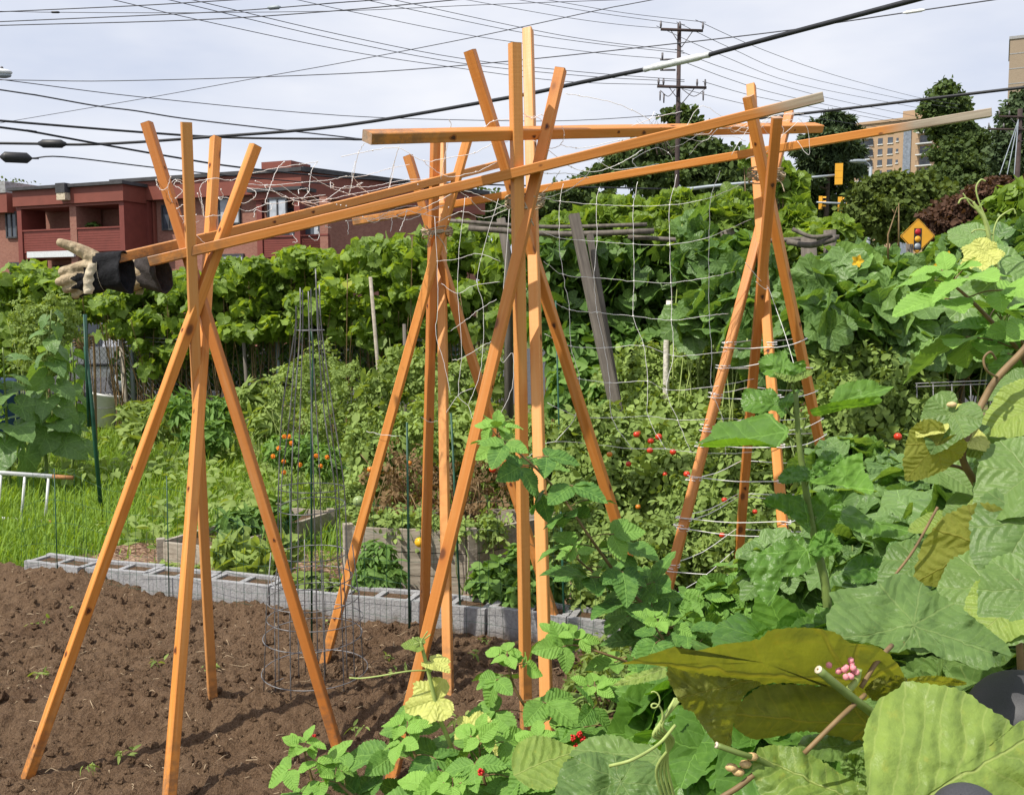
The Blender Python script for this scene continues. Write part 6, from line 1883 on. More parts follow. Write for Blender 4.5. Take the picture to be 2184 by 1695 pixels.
# ---- old trellis with vines in the middle distance
def old_trellis():
    c = P(1240, 600, 6.6)
    root = thing('old_trellis', 'weathered grey pole trellis overgrown with vines behind the netting', 'trellis', (c[0], c[1], 0))
    for i, (a, b, r) in enumerate((((960, 470, 6.9), (1380, 478, 6.6), .014), ((1000, 486, 6.8), (1395, 492, 6.5), .020), ((1000, 478, 7.2), (1390, 470, 7.1), .012), ((1340, 505, 6.6), (1790, 505, 6.2), .016), ((1690, 488, 6.0), (1775, 500, 5.9), .013), ((1680, 515, 6.1), (1782, 508, 5.9), .020))):
        mb = MB(); a, b = P(*a), P(*b); tube(mb, smooth([a, (a + b) / 2 + [0, 0, -.03], b], 4), r, 7); mb.build('crossbar', M['oldwood'], root)
    for x0, y0, x1, y1, Y, r in ((1068, 465, 1085, 560, 7.4, .035), (1552, 490, 1580, 900, 6.7, .05), (1725, 505, 1735, 900, 6.2, .05), (1770, 490, 1772, 900, 6.3, .04)):
        mb = MB(); a = P(x1, y1, Y); tube(mb, [P(x0, y0, Y), a, [a[0], a[1], 0]], r, 7); mb.build('post', M['oldwood'], root)
    for x0, y0, x1, y1, w, lab in ((1224, 457, 1318, 880, .062, 'flat grey weathered board leaning behind the white netting'), (1258, 500, 1328, 900, .035, 'thinner dark pole leaning just right of the flat grey board')):
        Y = 6.0 if w > .06 else 6.15
        a = P(x1, y1, Y - .3); t = P(x0, y0, Y); a = t + (a - t) * (t[2] / (t[2] - a[2]))
        tag(stick('leaning_post', a, t, w, .04, .35, None, None, .01, 'oldwood'), lab, 'post')
    mb = MB(); a = P(1422, 735, 5.9); tube(mb, [[a[0], a[1], 0], a, P(1428, 640, 5.9)], .02, 8)
    tag(mb.build('peeling_stake', plain('peeling_white_paint', (0.62, 0.58, 0.52), .8, 0, .45, 60)), 'upright stake with flaking white paint behind the netting', 'stake')
old_trellis()
vk = dict(up=.55, jit=1.0, hang=.7, shell=1.0, sv=.55)
plant('climbing_vine', 'bright climbing vine sprawling over the top of the old trellis, seen through the netting', 'vine', [(1200, 480, 7.0, 30, 8), (1260, 472, 7.2, 40, 14), (1320, 456, 7.2, 42, 20), (1380, 464, 7.2, 42, 22), (1440, 454, 7.0, 46, 26), (1500, 466, 6.9, 46, 28), (1560, 466, 6.8, 42, 30), (1380, 482, 7.0, 50, 16), (1460, 494, 6.9, 56, 28), (1570, 441, 6.9, 24, 24), (1285, 441, 7.2, 16, 18), (1440, 431, 7.0, 26, 14)], 3000, 'grape', T_gourd, .074, 'vines on the old trellis', ('cane', .008, 16), **vk)
plant('climbing_vine', 'dark-leaved vine filling the old trellis below its crossbar, seen through the netting', 'vine', [(1160 + 52 * (k % 9), 545 + 48 * (k // 9), 7.2, 44, 36, .4) for k in range(36)], 5200, 'bean', T_heart, .068, 'vines on the old trellis', ('cane', .008, 24), **vk)
plant('climbing_vine', 'broad-leaved squash vine climbing beside the right pyramid, pale drooping leaves', 'vine', [(1500, 560, 5.9, 50, 50), (1540, 620, 5.7, 50, 50), (1490, 680, 5.8, 50, 40), (1570, 680, 5.6, 50, 50), (1640, 740, 5.4, 50, 50), (1600, 560, 5.9, 50, 40), (1480, 500, 6.0, 34, 34)], 420, 'gourd', T_gourd, .108, 'vines on the old trellis', ('palestem', .007, 16), **vk)
plant('climbing_vine', 'vine hanging over the trellis right of the right pyramid, below the traffic signals', 'vine', [(1690, 400, 7.0, 18, 26), (1706, 446, 6.9, 18, 20), (1735, 490, 6.7, 24, 10), (1690, 480, 6.8, 30, 30), (1730, 515, 6.6, 42, 18), (1700, 545, 6.5, 50, 34), (1790, 485, 6.6, 26, 10), (1640, 350, 7.0, 14, 12), (1600, 336, 7.0, 14, 10), (1655, 380, 7.0, 20, 24)], 1500, 'grape', T_gourd, .068, 'vines on the old trellis', ('cane', .008, 16), **vk)

# ---- gourd trellis at the right
def gourd():
    bl = []
    topp = [(1680, 620), (1740, 575), (1790, 535), (1850, 530), (1920, 574), (1985, 560), (2040, 512), (2100, 500), (2200, 485)]
    for x in range(1690, 2240, 40):
        yt = np.interp(x, [q[0] for q in topp], [q[1] for q in topp])
        y = yt + 18
        while y < 735:
            bl.append((x + rng.normal(0, 8), y + rng.normal(0, 6), 5.35 + .0035 * (735 - y) * .4 + rng.normal(0, .12), 30, 20, .28)); y += 34
    r, b = plant('gourd_vine', 'large-leaved gourd vine covering a frame at the right, dark shade beneath it', 'vine', bl, 2100, 'gourd', T_gourd, .112, None, ('palestem', .008, 30), up=.55, jit=.9, hang=.8, shell=.95, sv=.5)
    sh = pb([(x, 755 + rng.normal(0, 16), 5.9, 44, 60, .3) for x in range(1800, 2260, 44)])
    foliage(sh, 700, T_heart, .12, shell=.9, up=.3, jit=.7).build('lower_foliage', M['bean'], r)
    mb = MB()
    for k in range(60):
        x = rng.uniform(1800, 2230); a = P(x, 720, 5.7); e = P(x + rng.normal(0, 40), 860, 5.7 + rng.normal(0, .2))
        tube(mb, smooth([a, (a + e) / 2 + rng.normal(0, .06, 3), e], 4), .004, 4)
    mb.build('dry_stem', M['dry'], r)
    for x, y in ((1828, 556), (2018, 548), (1990, 575)):
        c = P(x, y, 5.02); mb = MB()
        for k in range(5):
            a = k * 1.257; d = np.array([math.cos(a), -.5, math.sin(a)])
            scatter(mb, T_small, c[None], np.array([[d[0] * -.4, -1, d[2] * -.4]]), d[None], np.array([.036]), np.array([.5]))
        mb.build('flower', M['yellowflower'], r)
    mb = MB()
    for x0, y0, x1, y1 in ((1800, 560, 1805, 900), (2050, 500, 2050, 900), (1940, 520, 1945, 900), (2200, 480, 2200, 900)):
        tube(mb, [P(x0, y0, 5.6), P(x1, y1, 5.6)], .02, 6)
    mb.build('frame', M['oldwood'], r)
    mb = MB(); Y = 4.9
    for y in (815, 822): tube(mb, [P(1952, y + 2, Y), P(2105, y - 4, Y)], .003, 4)
    for x in (1955, 1990, 2030, 2070): tube(mb, [P(x, 818, Y), P(x + 2, 900, Y)], .003, 4)
    tag(mb.build('garden_mesh', M['wire']), 'wire mesh panel edge lying among the plants below the gourd vine', 'wire panel')
    mb = MB()
    for x0, y0, x1, y1 in ((1894, 500, 1914, 440), (1917, 478, 1917, 432)): tube(mb, [P(x0, y0 + 60, 5.5), P(x0, y0, 5.5), P(x1, y1, 5.5)], [.006, .005, .002], 4)
    tube(mb, [P(1908, 455, 5.5), P(1903, 446, 5.5)], .003, 4)
    tag(mb.build('dry_twig', M['cane']), 'thin bare twigs poking up beside the yellow diamond sign', 'twig')
gourd()
# ================================================================== foreground leaves, placed one by one
HI = dict(nout=96, rings=6)
T_mulb = T_('mulb', 4, teeth=.030, ruf=.05, fold=.22, droop=.22, **HI)
T_round = T_('round', 4, teeth=.018, ruf=.045, fold=.10, droop=.18, **HI)
T_kheart = T_('heart', 4, teeth=.012, ruf=.05, fold=.18, droop=.22, **HI)
T_grapehi = T_('grape', 4, teeth=.028, ruf=.06, fold=.15, droop=.2, **HI)
T_rasp = T_('ovate', 5, nout=52, rings=3, W=.35, teeth=.055, fold=.20, droop=.22, ruf=.06, wpow=.80)
T_lime = T_('ovate', 3, nout=90, rings=6, W=.40, teeth=.035, fold=.12, droop=.15, ruf=.05, wpow=.72)
def leafP(mb, tpls, base, tip, up=.4, flip=False, tint=.5, side=0.0, k=None):
    b, t = P(*base), P(*tip)
    ax = nrm(t - b)
    c = nrm(np.array([0, 0, CAMH]) - (b + t) / 2)
    n = c * (1 - up) + np.array([side, 0, up])
    if flip: n = -c * (1 - up) + np.array([side, 0, up])
    s = np.linalg.norm(t - b)
    tp = tpls if k is None else [tpls[k % len(tpls)]]
    scatter(mb, tp, b[None], n[None], ax[None], np.array([s]), np.array([tint]))
    return b, t
def stemP(mb, pts, r, seg=8, n=6):
    tube(mb, smooth([P(*p) for p in pts], n), r, seg)
def curlP(mb, start, d, r, L=.12, turns=1.5):
    p = P(*start); out = []
    for t in np.linspace(0, 1, 26):
        a = t * t * turns * 6.28
        rad = L * .22 * t * (1.15 - t)
        out.append(p + np.asarray(d) * L * t + np.array([math.cos(a) * rad, .3 * math.sin(a) * rad, math.sin(a) * rad]))
    tube(mb, out, [r, r * .6], 5)

def leaf_thing(root, mat, tpls, rows, name='leaf'):
    for q in rows:
        mb = MB()
        leafP(mb, tpls, *q[:2], **(q[2] if len(q) > 2 else {}))
        mb.build(name, M[mat], root)


def c4(l): return [(1092 + a * .5002, 847 + b * .5002) for a, b in l]
def c6(l): return [(1454.7 + a * .3388, 535.9 + b * .3388) for a, b in l]
def leafO(mb, outline, base, tip, Y, gx=0.0, gy=-.0006, bend=0.0, tint=.5, teeth=3.0, n=150, rings=9, ruf=.007, center=None, seed=0):
    """one large leaf: its measured outline laid on a tilted, bent sheet at distance Y"""
    g = np.random.default_rng(seed + 7)
    o = np.asarray(outline, float)
    q = smooth(np.vstack([o, o[:1]]), 6)[:-1]
    L = np.concatenate([[0], np.cumsum(np.linalg.norm(np.diff(np.vstack([q, q[:1]]), axis=0), axis=1))])
    s = np.linspace(0, L[-1], n, endpoint=False)
    qq = np.vstack([q, q[:1]])
    out = np.stack([np.interp(s, L, qq[:, 0]), np.interp(s, L, qq[:, 1])], 1)
    c = np.asarray(center if center is not None else out.mean(0), float)
    r = nrm(out - c)
    out = out + r * (teeth * .62 * np.cumsum(g.normal(0, 1, n))[np.arange(n)] * 0 + teeth * .7 * ((np.arange(n) + g.integers(0, 2, n)) % 3 - 1) * g.uniform(.2, 1.3, n))[:, None]
    pts = np.concatenate([c[None]] + [c + (out - c) * (k / rings) for k in range(1, rings + 1)])
    bx = np.asarray(base, float); ax2 = np.asarray(tip, float) - bx; ln = np.linalg.norm(ax2); u2 = ax2 / ln; w2 = np.array([-u2[1], u2[0]])
    rel = pts - bx
    uv = np.stack([rel @ w2, rel @ u2], 1) / ln
    d = pts - c
    rr = np.linalg.norm(d, axis=1) / ln
    Yv = Y + gx * d[:, 0] + gy * d[:, 1] + bend * (uv[:, 0] ** 2) + ruf * rr * np.sin(np.arctan2(d[:, 1], d[:, 0]) * 7 + seed) + (.0036 * (vn(uv[:, 0] * 13 + 9, uv[:, 1] * 13, seed) - .5) + .012 * (vn(uv[:, 0] * 4 + 9, uv[:, 1] * 4, seed + 3) - .5)) * 2
    V = np.array([P(x, y, yy) for (x, y), yy in zip(pts, Yv)])
    i = np.arange(n); j = (i + 1) % n
    F = [np.stack([np.zeros(n, int), 1 + j, 1 + i], 1)]
    for k in range(1, rings):
        b0, b1 = 1 + (k - 1) * n, 1 + k * n
        F += [np.stack([b0 + i, b0 + j, b1 + j], 1), np.stack([b0 + i, b1 + j, b1 + i], 1)]
    F = np.concatenate(F)
    a, b, cc = V[F[0]]
    if np.dot(np.cross(b - a, cc - a), [0, -.3, 1]) < 0: F = F[:, ::-1]
    mb.add(V, F, uv, tint)
def outline_leaf(root, mat, cf, outline, base, tip, Y, name='leaf', center=None, **kw):
    mb = MB()
    leafO(mb, cf(outline), cf([base])[0], cf([tip])[0], Y, center=None if center is None else cf([center])[0], **kw)
    return mb.build(name, M[mat], root)

# ---- young mulberry shoot
def mulberry():
    Y = 2.0
    f = P(1775, 1450, Y); root = thing('mulberry_shoot', 'upright mulberry shoot with large glossy toothed leaves in front of the right pyramid', 'plant', (f[0], f[1], 0))
    mb = MB()
    st = [(1697, 835), (1703, 930), (1712, 1000), (1728, 1100), (1748, 1190), (1762, 1260), (1775, 1420)]
    e = P(1785, 1560, Y)
    tube(mb, np.vstack([smooth([P(*q, Y) for q in st], 5), [[e[0], e[1], 0]]]), [.005, .008, .011], 8)
    O = lambda mat, cf, o, b, t, Yy, **kw: outline_leaf(root, mat, cf, o, b, t, Yy, **kw)
    O('mulb', c6, [(480, 690), (520, 650), (620, 630), (650, 620), (680, 690), (740, 700), (770, 680), (775, 760), (700, 810), (620, 800), (560, 790), (500, 760)], (690, 815), (540, 660), Y - .02, gy=-.0009, tint=.75, seed=1)
    O('limeleaf', c6, [(570, 755), (640, 772), (720, 785), (790, 740), (822, 770), (740, 810), (680, 822), (610, 795)], (685, 815), (815, 765), Y - .08, gy=-.0018, tint=.1, seed=2, ruf=.002)
    O('mulb', c6, [(930, 955), (980, 850), (1110, 810), (1200, 810), (1260, 845), (1330, 850), (1265, 905), (1200, 915), (1080, 935)], (850, 985), (1330, 850), Y + .03, gy=-.0012, tint=.7, seed=3)
    O('mulb', c6, [(800, 995), (940, 950), (1100, 925), (1235, 912), (1252, 950), (1180, 970), (1060, 985), (960, 1010), (840, 1035)], (800, 1010), (1255, 945), Y - .05, gy=.0012, tint=.95, seed=4)
    O('mulb', c6, [(370, 920), (400, 860), (500, 870), (560, 860), (600, 900), (640, 950), (690, 880), (740, 870), (720, 930), (680, 980), (630, 1045), (580, 1000), (480, 1020), (390, 1000), (370, 960)], (650, 985), (380, 930), Y + .02, gy=-.0008, tint=.5, seed=5, center=(590, 950))
    O('mulb', c4, [(775, 202), (840, 160), (870, 110), (960, 100), (1010, 85), (1100, 65), (1130, 100), (1180, 130), (1170, 170), (1130, 210), (1040, 190), (950, 178), (860, 185)], (1165, 150), (780, 200), Y - .08, gy=-.0014, tint=.6, seed=6)
    O('mulb', c4, [(780, 206), (860, 183), (950, 172), (1040, 180), (1135, 214), (1050, 205), (950, 206), (860, 212)], (1130, 210), (780, 207), Y - .12, gy=.0022, tint=1.0, seed=7, ruf=.001)
    O('mulb', c4, [(1262, 352), (1340, 330), (1400, 270), (1490, 235), (1500, 300), (1540, 370), (1532, 412), (1460, 392), (1380, 372), (1300, 372)], (1262, 356), (1540, 395), Y - .08, gy=-.0010, tint=.55, seed=8)
    O('mulb', c4, [(1280, 290), (1330, 230), (1400, 240), (1440, 280), (1400, 300), (1340, 335), (1290, 330)], (1275, 340), (1420, 250), Y + .02, gy=-.0008, tint=.3, seed=9)
    O('mulb', c4, [(1130, 345), (1170, 300), (1240, 290), (1290, 320), (1280, 350), (1200, 362), (1150, 368)], (1280, 345), (1132, 350), Y - .04, gy=-.0012, tint=.2, seed=10)
    O('mulb', c4, [(1070, 440), (1110, 410), (1210, 415), (1255, 450), (1272, 575), (1220, 535), (1150, 485), (1090, 465)], (1265, 560), (1075, 440), Y - .02, gy=-.0004, tint=.25, seed=11)
    O('mulb', c4, [(1262, 440), (1330, 390), (1400, 410), (1410, 470), (1370, 560), (1290, 572), (1264, 510)], (1270, 570), (1400, 420), Y + .01, gy=-.0003, tint=.35, seed=12)
    O('mulb', c4, [(1392, 480), (1450, 460), (1540, 520), (1690, 552), (1662, 590), (1560, 592), (1450, 562), (1400, 520)], (1395, 490), (1690, 570), Y + .05, gy=-.0012, tint=.6, seed=13)
    O('mulb', c4, [(985, 720), (1010, 690), (1090, 640), (1150, 600), (1230, 590), (1262, 640), (1320, 680), (1220, 760), (1160, 760), (1140, 810), (1100, 888), (1060, 850), (1020, 780)], (1255, 650), (1090, 880), Y - .12, gy=-.0006, tint=.4, seed=14)
    O('mulb', c4, [(1255, 640), (1290, 580), (1345, 565), (1395, 610), (1402, 650), (1330, 680), (1280, 668)], (1256, 655), (1400, 620), Y - .10, gy=-.0006, tint=.15, seed=15)
    O('mulb', c4, [(1405, 760), (1440, 690), (1520, 670), (1620, 690), (1660, 720), (1560, 780), (1440, 790)], (1410, 740), (1655, 715), Y + .05, gy=-.0009, tint=.1, seed=16)
    for a, b in (((1690, 820), (1697, 845)), ((1725, 885), (1704, 925)), ((1675, 870), (1700, 890)), ((1675, 922), (1704, 945)), ((1723, 1025), (1716, 1040)), ((1719, 1172), (1748, 1192)), ((1726, 1130), (1740, 1100))):
        tube(mb, smooth([P(*a, Y - .02), (P(*a, Y) + P(*b, Y)) / 2 + [0, 0, -.004], P(*b, Y)], 4), .0026, 6)
    mb.build('stem', M['stem'], root)
mulberry()

# ---- big vine leaves at the lower right
def kiwi():
    f = P(1900, 1695, 1.25)
    root = thing('big_leaf_vine', 'large rough vine leaves filling the lower right corner, some olive brown, with cut stems', 'vine', (f[0], f[1], 0))
    O = lambda mat, cf, o, b, t, Yy, **kw: outline_leaf(root, mat, cf, o, b, t, Yy, **kw)
    O('kiwi', c4, [(1350, 830), (1420, 812), (1560, 795), (1620, 755), (1700, 760), (1760, 800), (1860, 860), (1960, 930), (2060, 1010), (2100, 1040), (2130, 1100), (2050, 1080), (2060, 1130), (2020, 1160), (1960, 1150), (1900, 1120), (1840, 1115), (1760, 1070), (1700, 1065), (1640, 1085), (1560, 1060), (1500, 1040), (1420, 1030), (1350, 990), (1340, 930), (1370, 880)], (1715, 970), (2080, 1100), 1.27, gy=-.0009, tint=.35, seed=1, bend=.02)
    O('kiwi', c4, [(200, 1600), (240, 1540), (330, 1510), (420, 1520), (520, 1540), (600, 1560), (660, 1620), (690, 1700), (700, 1820), (180, 1820), (185, 1680)], (460, 1635), (215, 1740), 1.25, gy=-.0008, tint=.15, seed=2, bend=.02)
    O('kiwi', c4, [(240, 1525), (290, 1470), (360, 1440), (450, 1440), (520, 1470), (600, 1480), (640, 1520), (645, 1580), (560, 1570), (430, 1555), (330, 1550)], (620, 1530), (260, 1500), 1.40, gy=-.0010, tint=.8, seed=3)
    O('kiwi', c4, [(1240, 1440), (1340, 1430), (1440, 1450), (1510, 1470), (1510, 1530), (1440, 1545), (1330, 1548), (1260, 1512), (1215, 1500)], (1500, 1480), (1225, 1490), 1.13, gy=-.0010, tint=.5, seed=4)
    O('limeleaf', c4, [(1560, 1290), (1640, 1240), (1680, 1210), (1760, 1215), (1880, 1235), (1950, 1265), (2000, 1300), (2060, 1340), (2110, 1370), (2140, 1400), (2190, 1380), (2330, 1500), (2380, 1800), (2000, 1860), (1580, 1840), (1530, 1760), (1510, 1640), (1500, 1500), (1500, 1420), (1530, 1350)], (1560, 1820), (2240, 1430), 1.00, gy=-.0004, gx=.00005, tint=.35, seed=5, n=210, bend=.05)
    O('limeleaf', c4, [(1050, 1490), (1120, 1480), (1220, 1490), (1290, 1530), (1340, 1560), (1400, 1600), (1480, 1640), (1560, 1700), (1500, 1820), (1100, 1820), (1060, 1695), (1025, 1600), (1030, 1560)], (1520, 1740), (1050, 1530), 1.05, gy=-.0005, tint=.0, seed=6, bend=.03)
    O('olive', c4, [(465, 1135), (560, 1103), (640, 1078), (700, 1060), (720, 1090), (800, 1075), (900, 1050), (1000, 1040), (1060, 1025), (1100, 990), (1200, 980), (1320, 985), (1400, 1010), (1440, 1045), (1560, 1060), (1640, 1130), (1672, 1190), (1640, 1215), (1560, 1265), (1480, 1290), (1400, 1245), (1320, 1228), (1220, 1218), (1100, 1218), (1000, 1225), (880, 1210), (760, 1185), (670, 1150), (560, 1135)], (1450, 1215), (480, 1125), 1.10, gy=.0007, tint=.65, seed=7, n=200, center=(1080, 1130), bend=.10)
    O('olive', c4, [(660, 1140), (760, 1170), (900, 1190), (1060, 1212), (1000, 1260), (960, 1330), (938, 1430), (932, 1485), (870, 1472), (820, 1410), (770, 1340), (735, 1325), (700, 1270), (665, 1200)], (1050, 1200), (900, 1490), 1.085, gy=.0001, gx=.0003, tint=.35, seed=8, center=(830, 1270))
    O('olive', c4, [(985, 1290), (1040, 1238), (1120, 1220), (1320, 1228), (1400, 1245), (1520, 1330), (1500, 1462), (1380, 1445), (1250, 1420), (1150, 1440), (1040, 1455), (980, 1430), (945, 1390), (955, 1320)], (1510, 1400), (960, 1350), 1.13, gy=.0004, tint=.1, seed=9, bend=.05)
    O('olive', c4, [(1500, 1245), (1560, 1190), (1660, 1185), (1680, 1215), (1600, 1270), (1540, 1290)], (1500, 1250), (1670, 1190), 1.10, gy=.0006, tint=.2, seed=10)
    O('limeleaf', c4, [(425, 1228), (480, 1190), (560, 1165), (640, 1140), (660, 1165), (655, 1190), (560, 1215), (480, 1225)], (665, 1150), (428, 1228), 1.35, gy=-.0012, tint=.4, seed=11)
    O('olive', c4, [(1675, 1200), (1760, 1185), (1860, 1190), (1940, 1215), (1900, 1228), (1780, 1225), (1690, 1215)], (1680, 1205), (1940, 1215), 1.14, gy=.0010, tint=.9, seed=12, ruf=.001)
    O('kiwi', c4, [(1420, 1620), (1400, 1560), (1430, 1520), (1490, 1530), (1525, 1600), (1522, 1660), (1480, 1640)], (1520, 1650), (1410, 1540), 1.03, gy=.0002, tint=.6, seed=13)
    mb = MB()
    stemP(mb, [(1747, 1428, 1.05), (1800, 1472, 1.06), (1880, 1535, 1.09), (1960, 1600, 1.14)], .0050)
    stemP(mb, [(1530, 1588, 1.06), (1575, 1604, 1.06), (1640, 1630, 1.08), (1760, 1720, 1.1)], .0036)
    mb.build('cut_stem', M['stem'], root)
    mb = MB()
    for a, b in (((1747, 1428, 1.05), (1800, 1472, 1.06)), ((1530, 1588, 1.06), (1575, 1604, 1.06))):
        p, q = P(*a), P(*b); d = nrm(p - q)
        tube(mb, [p, p + d * .0022], .0048 if a[0] > 1700 else .0036, 10)
    mb.build('cut_end', plain('cut_stem_pith', (0.72, 0.62, 0.48), .8), root)
    mb = MB()
    for a, b in (((1747, 1428, 1.05), (1800, 1472, 1.06)), ((1530, 1588, 1.06), (1575, 1604, 1.06))):
        p, q = P(*a), P(*b); d = nrm(p - q); tube(mb, [p + d * .0020, p + d * .0026], .0014, 8)
    mb.build('pith_hole', M['cane'], root)
    for pts, r in (([(1902, 1375, 1.14), (1870, 1410, 1.1), (1836, 1465, 1.09)], .0030), ([(1845, 1480, 1.08), (1790, 1530, 1.05), (1715, 1605, 1.04)], .0028), ([(1608, 1650, 1.07), (1570, 1680, 1.07), (1500, 1720, 1.07)], .0034)):
        mb = MB(); stemP(mb, pts, r); mb.build('petiole', M['cane'], root)
    mb = MB()
    for k in range(4):
        stemP(mb, [(1440 + k * 4, 1488, 1.22), (1412 - 6 * k, 1545 + k * 6, 1.2), (1436 - k * 5, 1580, 1.22), (1400 + k * 8, 1640, 1.24), (1420 + 8 * k, 1720, 1.26)], .0022)
    stemP(mb, [(1300, 1632, 1.16), (1350, 1618, 1.15), (1405, 1585, 1.18), (1440, 1545, 1.2)], .0022)
    curlP(mb, (1410, 1540, 1.2), (-.1, 0, .4), .0016, .10)
    mb.build('tendril', M['palestem'], root)
    mb = MB(); c = P(1806, 1425, 1.08)
    for k in range(14): ball(mb, c + rng.normal(0, .0042, 3) * [1.5, 1, .9], .0042, 6)
    mb.build('flower_bud', M['pink'], root)
    mb = MB(); stemP(mb, [(1810, 1470, 1.08), (1826, 1450, 1.08), (1830, 1425, 1.08)], [.0045, .004, .005]); mb.build('bud_stalk', M['palestem'], root)
    mb = MB()
    for x, y in ((1560, 1635), (1590, 1628), (1604, 1612), (1575, 1645)): ball(mb, P(x, y, 1.07), .006, 8, sz=(1.3, 1, .8))
    mb.build('dry_bud', plain('dry_bud', (0.55, 0.38, 0.18), .8, 0, .4, 200), root)
kiwi()
def right_vine():
    Y = 1.6
    f = P(2150, 1300, Y)
    root = thing('twining_vine', 'twining vine with heart-shaped and yellowing leaves at the right edge', 'vine', (f[0], f[1], 0))
    mb = MB()
    stemP(mb, [(2215, 700, Y), (2183, 746, Y), (2129, 803, Y), (2098, 853, Y), (2064, 925, Y - .02), (2053, 976, Y - .02), (2084, 1037, Y), (2115, 1108, Y), (2150, 1180, Y), (2170, 1300, Y), (2180, 1500, Y)], .0062)
    stemP(mb, [(2070, 1010, Y), (2045, 995, Y), (1998, 988, Y - .03)], .003)
    stemP(mb, [(2130, 805, Y), (2105, 790, Y - .03), (2098, 765, Y - .03), (2112, 750, Y - .03), (2124, 765, Y - .02)], .002)
    stemP(mb, [(2120, 1165, Y), (2060, 1150, Y - .05), (2040, 1165, Y - .06)], .003)
    stemP(mb, [(2000, 1080, Y - .1), (1950, 1170, Y - .1), (1905, 1230, Y - .1)], .0022)
    mb.build('stem', M['cane'], root)
    leaf_thing(root, 'kiwi', T_kheart, [((2032, 882, Y - .05), (1986, 950, Y - .08), dict(up=.35, tint=.45, k=0)), ((2044, 925, Y), (2098, 880, Y - .02), dict(up=.5, tint=.4, k=1)), ((2195, 960, Y), (2105, 945, Y - .06), dict(up=.6, tint=.8, k=2)),
                                        ((2200, 1010, Y - .1), (2080, 1065, Y - .14), dict(up=.5, tint=.75, k=3)), ((2200, 1115, Y - .15), (2105, 1245, Y - .2), dict(up=.45, tint=.3, k=0)), ((2125, 1258, Y - .2), (2010, 1355, Y - .25), dict(up=.5, tint=.8, k=1)),
                                        ((2200, 1260, Y - .3), (2105, 1345, Y - .35), dict(up=.5, tint=.55, k=2)), ((2000, 1000, Y + .15), (2080, 1060, Y + .1), dict(up=.6, tint=.7, k=3)), ((2100, 1070, Y + .1), (2010, 1090, Y + .1), dict(up=.5, tint=.6, k=0)),
                                        ((1960, 1200, Y + .1), (1880, 1240, Y + .06), dict(up=.6, tint=.3, k=1)), ((2200, 820, Y + .1), (2110, 830, Y + .1), dict(up=.6, tint=.4, k=1))])
    leaf_thing(root, 'olive', T_kheart, [((1998, 948, Y - .06), (1948, 1025, Y - .08), dict(up=.3, flip=True, tint=.9, k=1)), ((2100, 1165, Y - .12), (1990, 1250, Y - .16), dict(up=.25, flip=True, tint=1.0, k=3))])
    leaf_thing(root, 'limeleaf', T_kheart, [((2205, 868, Y), (2108, 862, Y - .03), dict(up=.5, tint=.7, k=2)), ((2060, 935, Y), (2098, 985, Y - .03), dict(up=.5, tint=.6, k=0)), ((2140, 1110, Y + .05), (2060, 1100, Y), dict(up=.6, tint=.5, k=1)), ((2190, 1180, Y - .1), (2130, 1120, Y - .1), dict(up=.5, tint=.8, k=3)), ((2010, 1120, Y + .1), (1950, 1090, Y + .1), dict(up=.6, tint=.4, k=0)), ((2160, 1290, Y - .3), (2080, 1300, Y - .35), dict(up=.6, tint=.6, k=1))])
    leaf_thing(root, 'paleleaf', T_kheart, [((1996, 905, Y - .05), (1956, 912, Y - .06), dict(up=.5, k=0)), ((2062, 935, Y - .02), (2120, 955, Y - .05), dict(up=.6, k=1)), ((2050, 885, Y), (2010, 868, Y), dict(up=.4, k=2))])
    mb = MB(); ball(mb, P(2030, 862, Y - .05), .005, 8, sz=(1.8, 1, 1)); ball(mb, P(2060, 876, Y - .05), .005, 8, sz=(1.8, 1, .7)); mb.build('dry_bud', plain('dry_pod', (0.62, 0.46, 0.24), .8, 0, .3, 100), root)
    # squash tip with tendrils against the dark trees
    Y = 3.0
    f = P(2140, 620, Y); root = thing('squash_shoot', 'squash shoot with curling tendrils and a pale yellow leaf, near the diamond sign', 'vine', (f[0], f[1], 0))
    mb = MB()
    stemP(mb, [(2150, 700, Y), (2128, 580, Y), (2112, 520, Y), (2100, 470, Y), (2085, 447, Y), (2076, 430, Y)], [.008, .006, .004])
    stemP(mb, [(2113, 515, Y), (2108, 480, Y), (2088, 430, Y), (2082, 400, Y), (2092, 383, Y), (2102, 386, Y)], .0026)
    stemP(mb, [(2105, 470, Y), (2085, 440, Y), (2065, 424, Y), (2050, 424, Y), (2044, 434, Y)], .0026)
    stemP(mb, [(2085, 448, Y), (2070, 436, Y), (2058, 418, Y), (2054, 412, Y)], .0024)
    stemP(mb, [(2118, 520, Y), (2120, 490, Y), (2130, 465, Y), (2150, 450, Y), (2162, 446, Y), (2166, 456, Y)], .0026)
    stemP(mb, [(2118, 500, Y), (2098, 490, Y), (2080, 490, Y), (2072, 496, Y)], .0024)
    mb.build('stem', M['palestem'], root)
    leaf_thing(root, 'paleleaf', T_grapehi, [((2100, 538, Y - .05), (2076, 530, Y - .1), dict(up=.35, k=0)), ((2101, 538, Y - .05), (2124, 522, Y - .1), dict(up=.35, k=1))])
    leaf_thing(root, 'gourd', T_round, [((2072, 505, Y + .4), (2022, 488, Y + .45), dict(up=.45, tint=.9, k=1)), ((2110, 560, Y + .1), (2184, 560, Y), dict(up=.5, tint=.8, k=3)), ((2120, 600, Y + .1), (2050, 590, Y), dict(up=.5, tint=.6, k=0))])
right_vine()
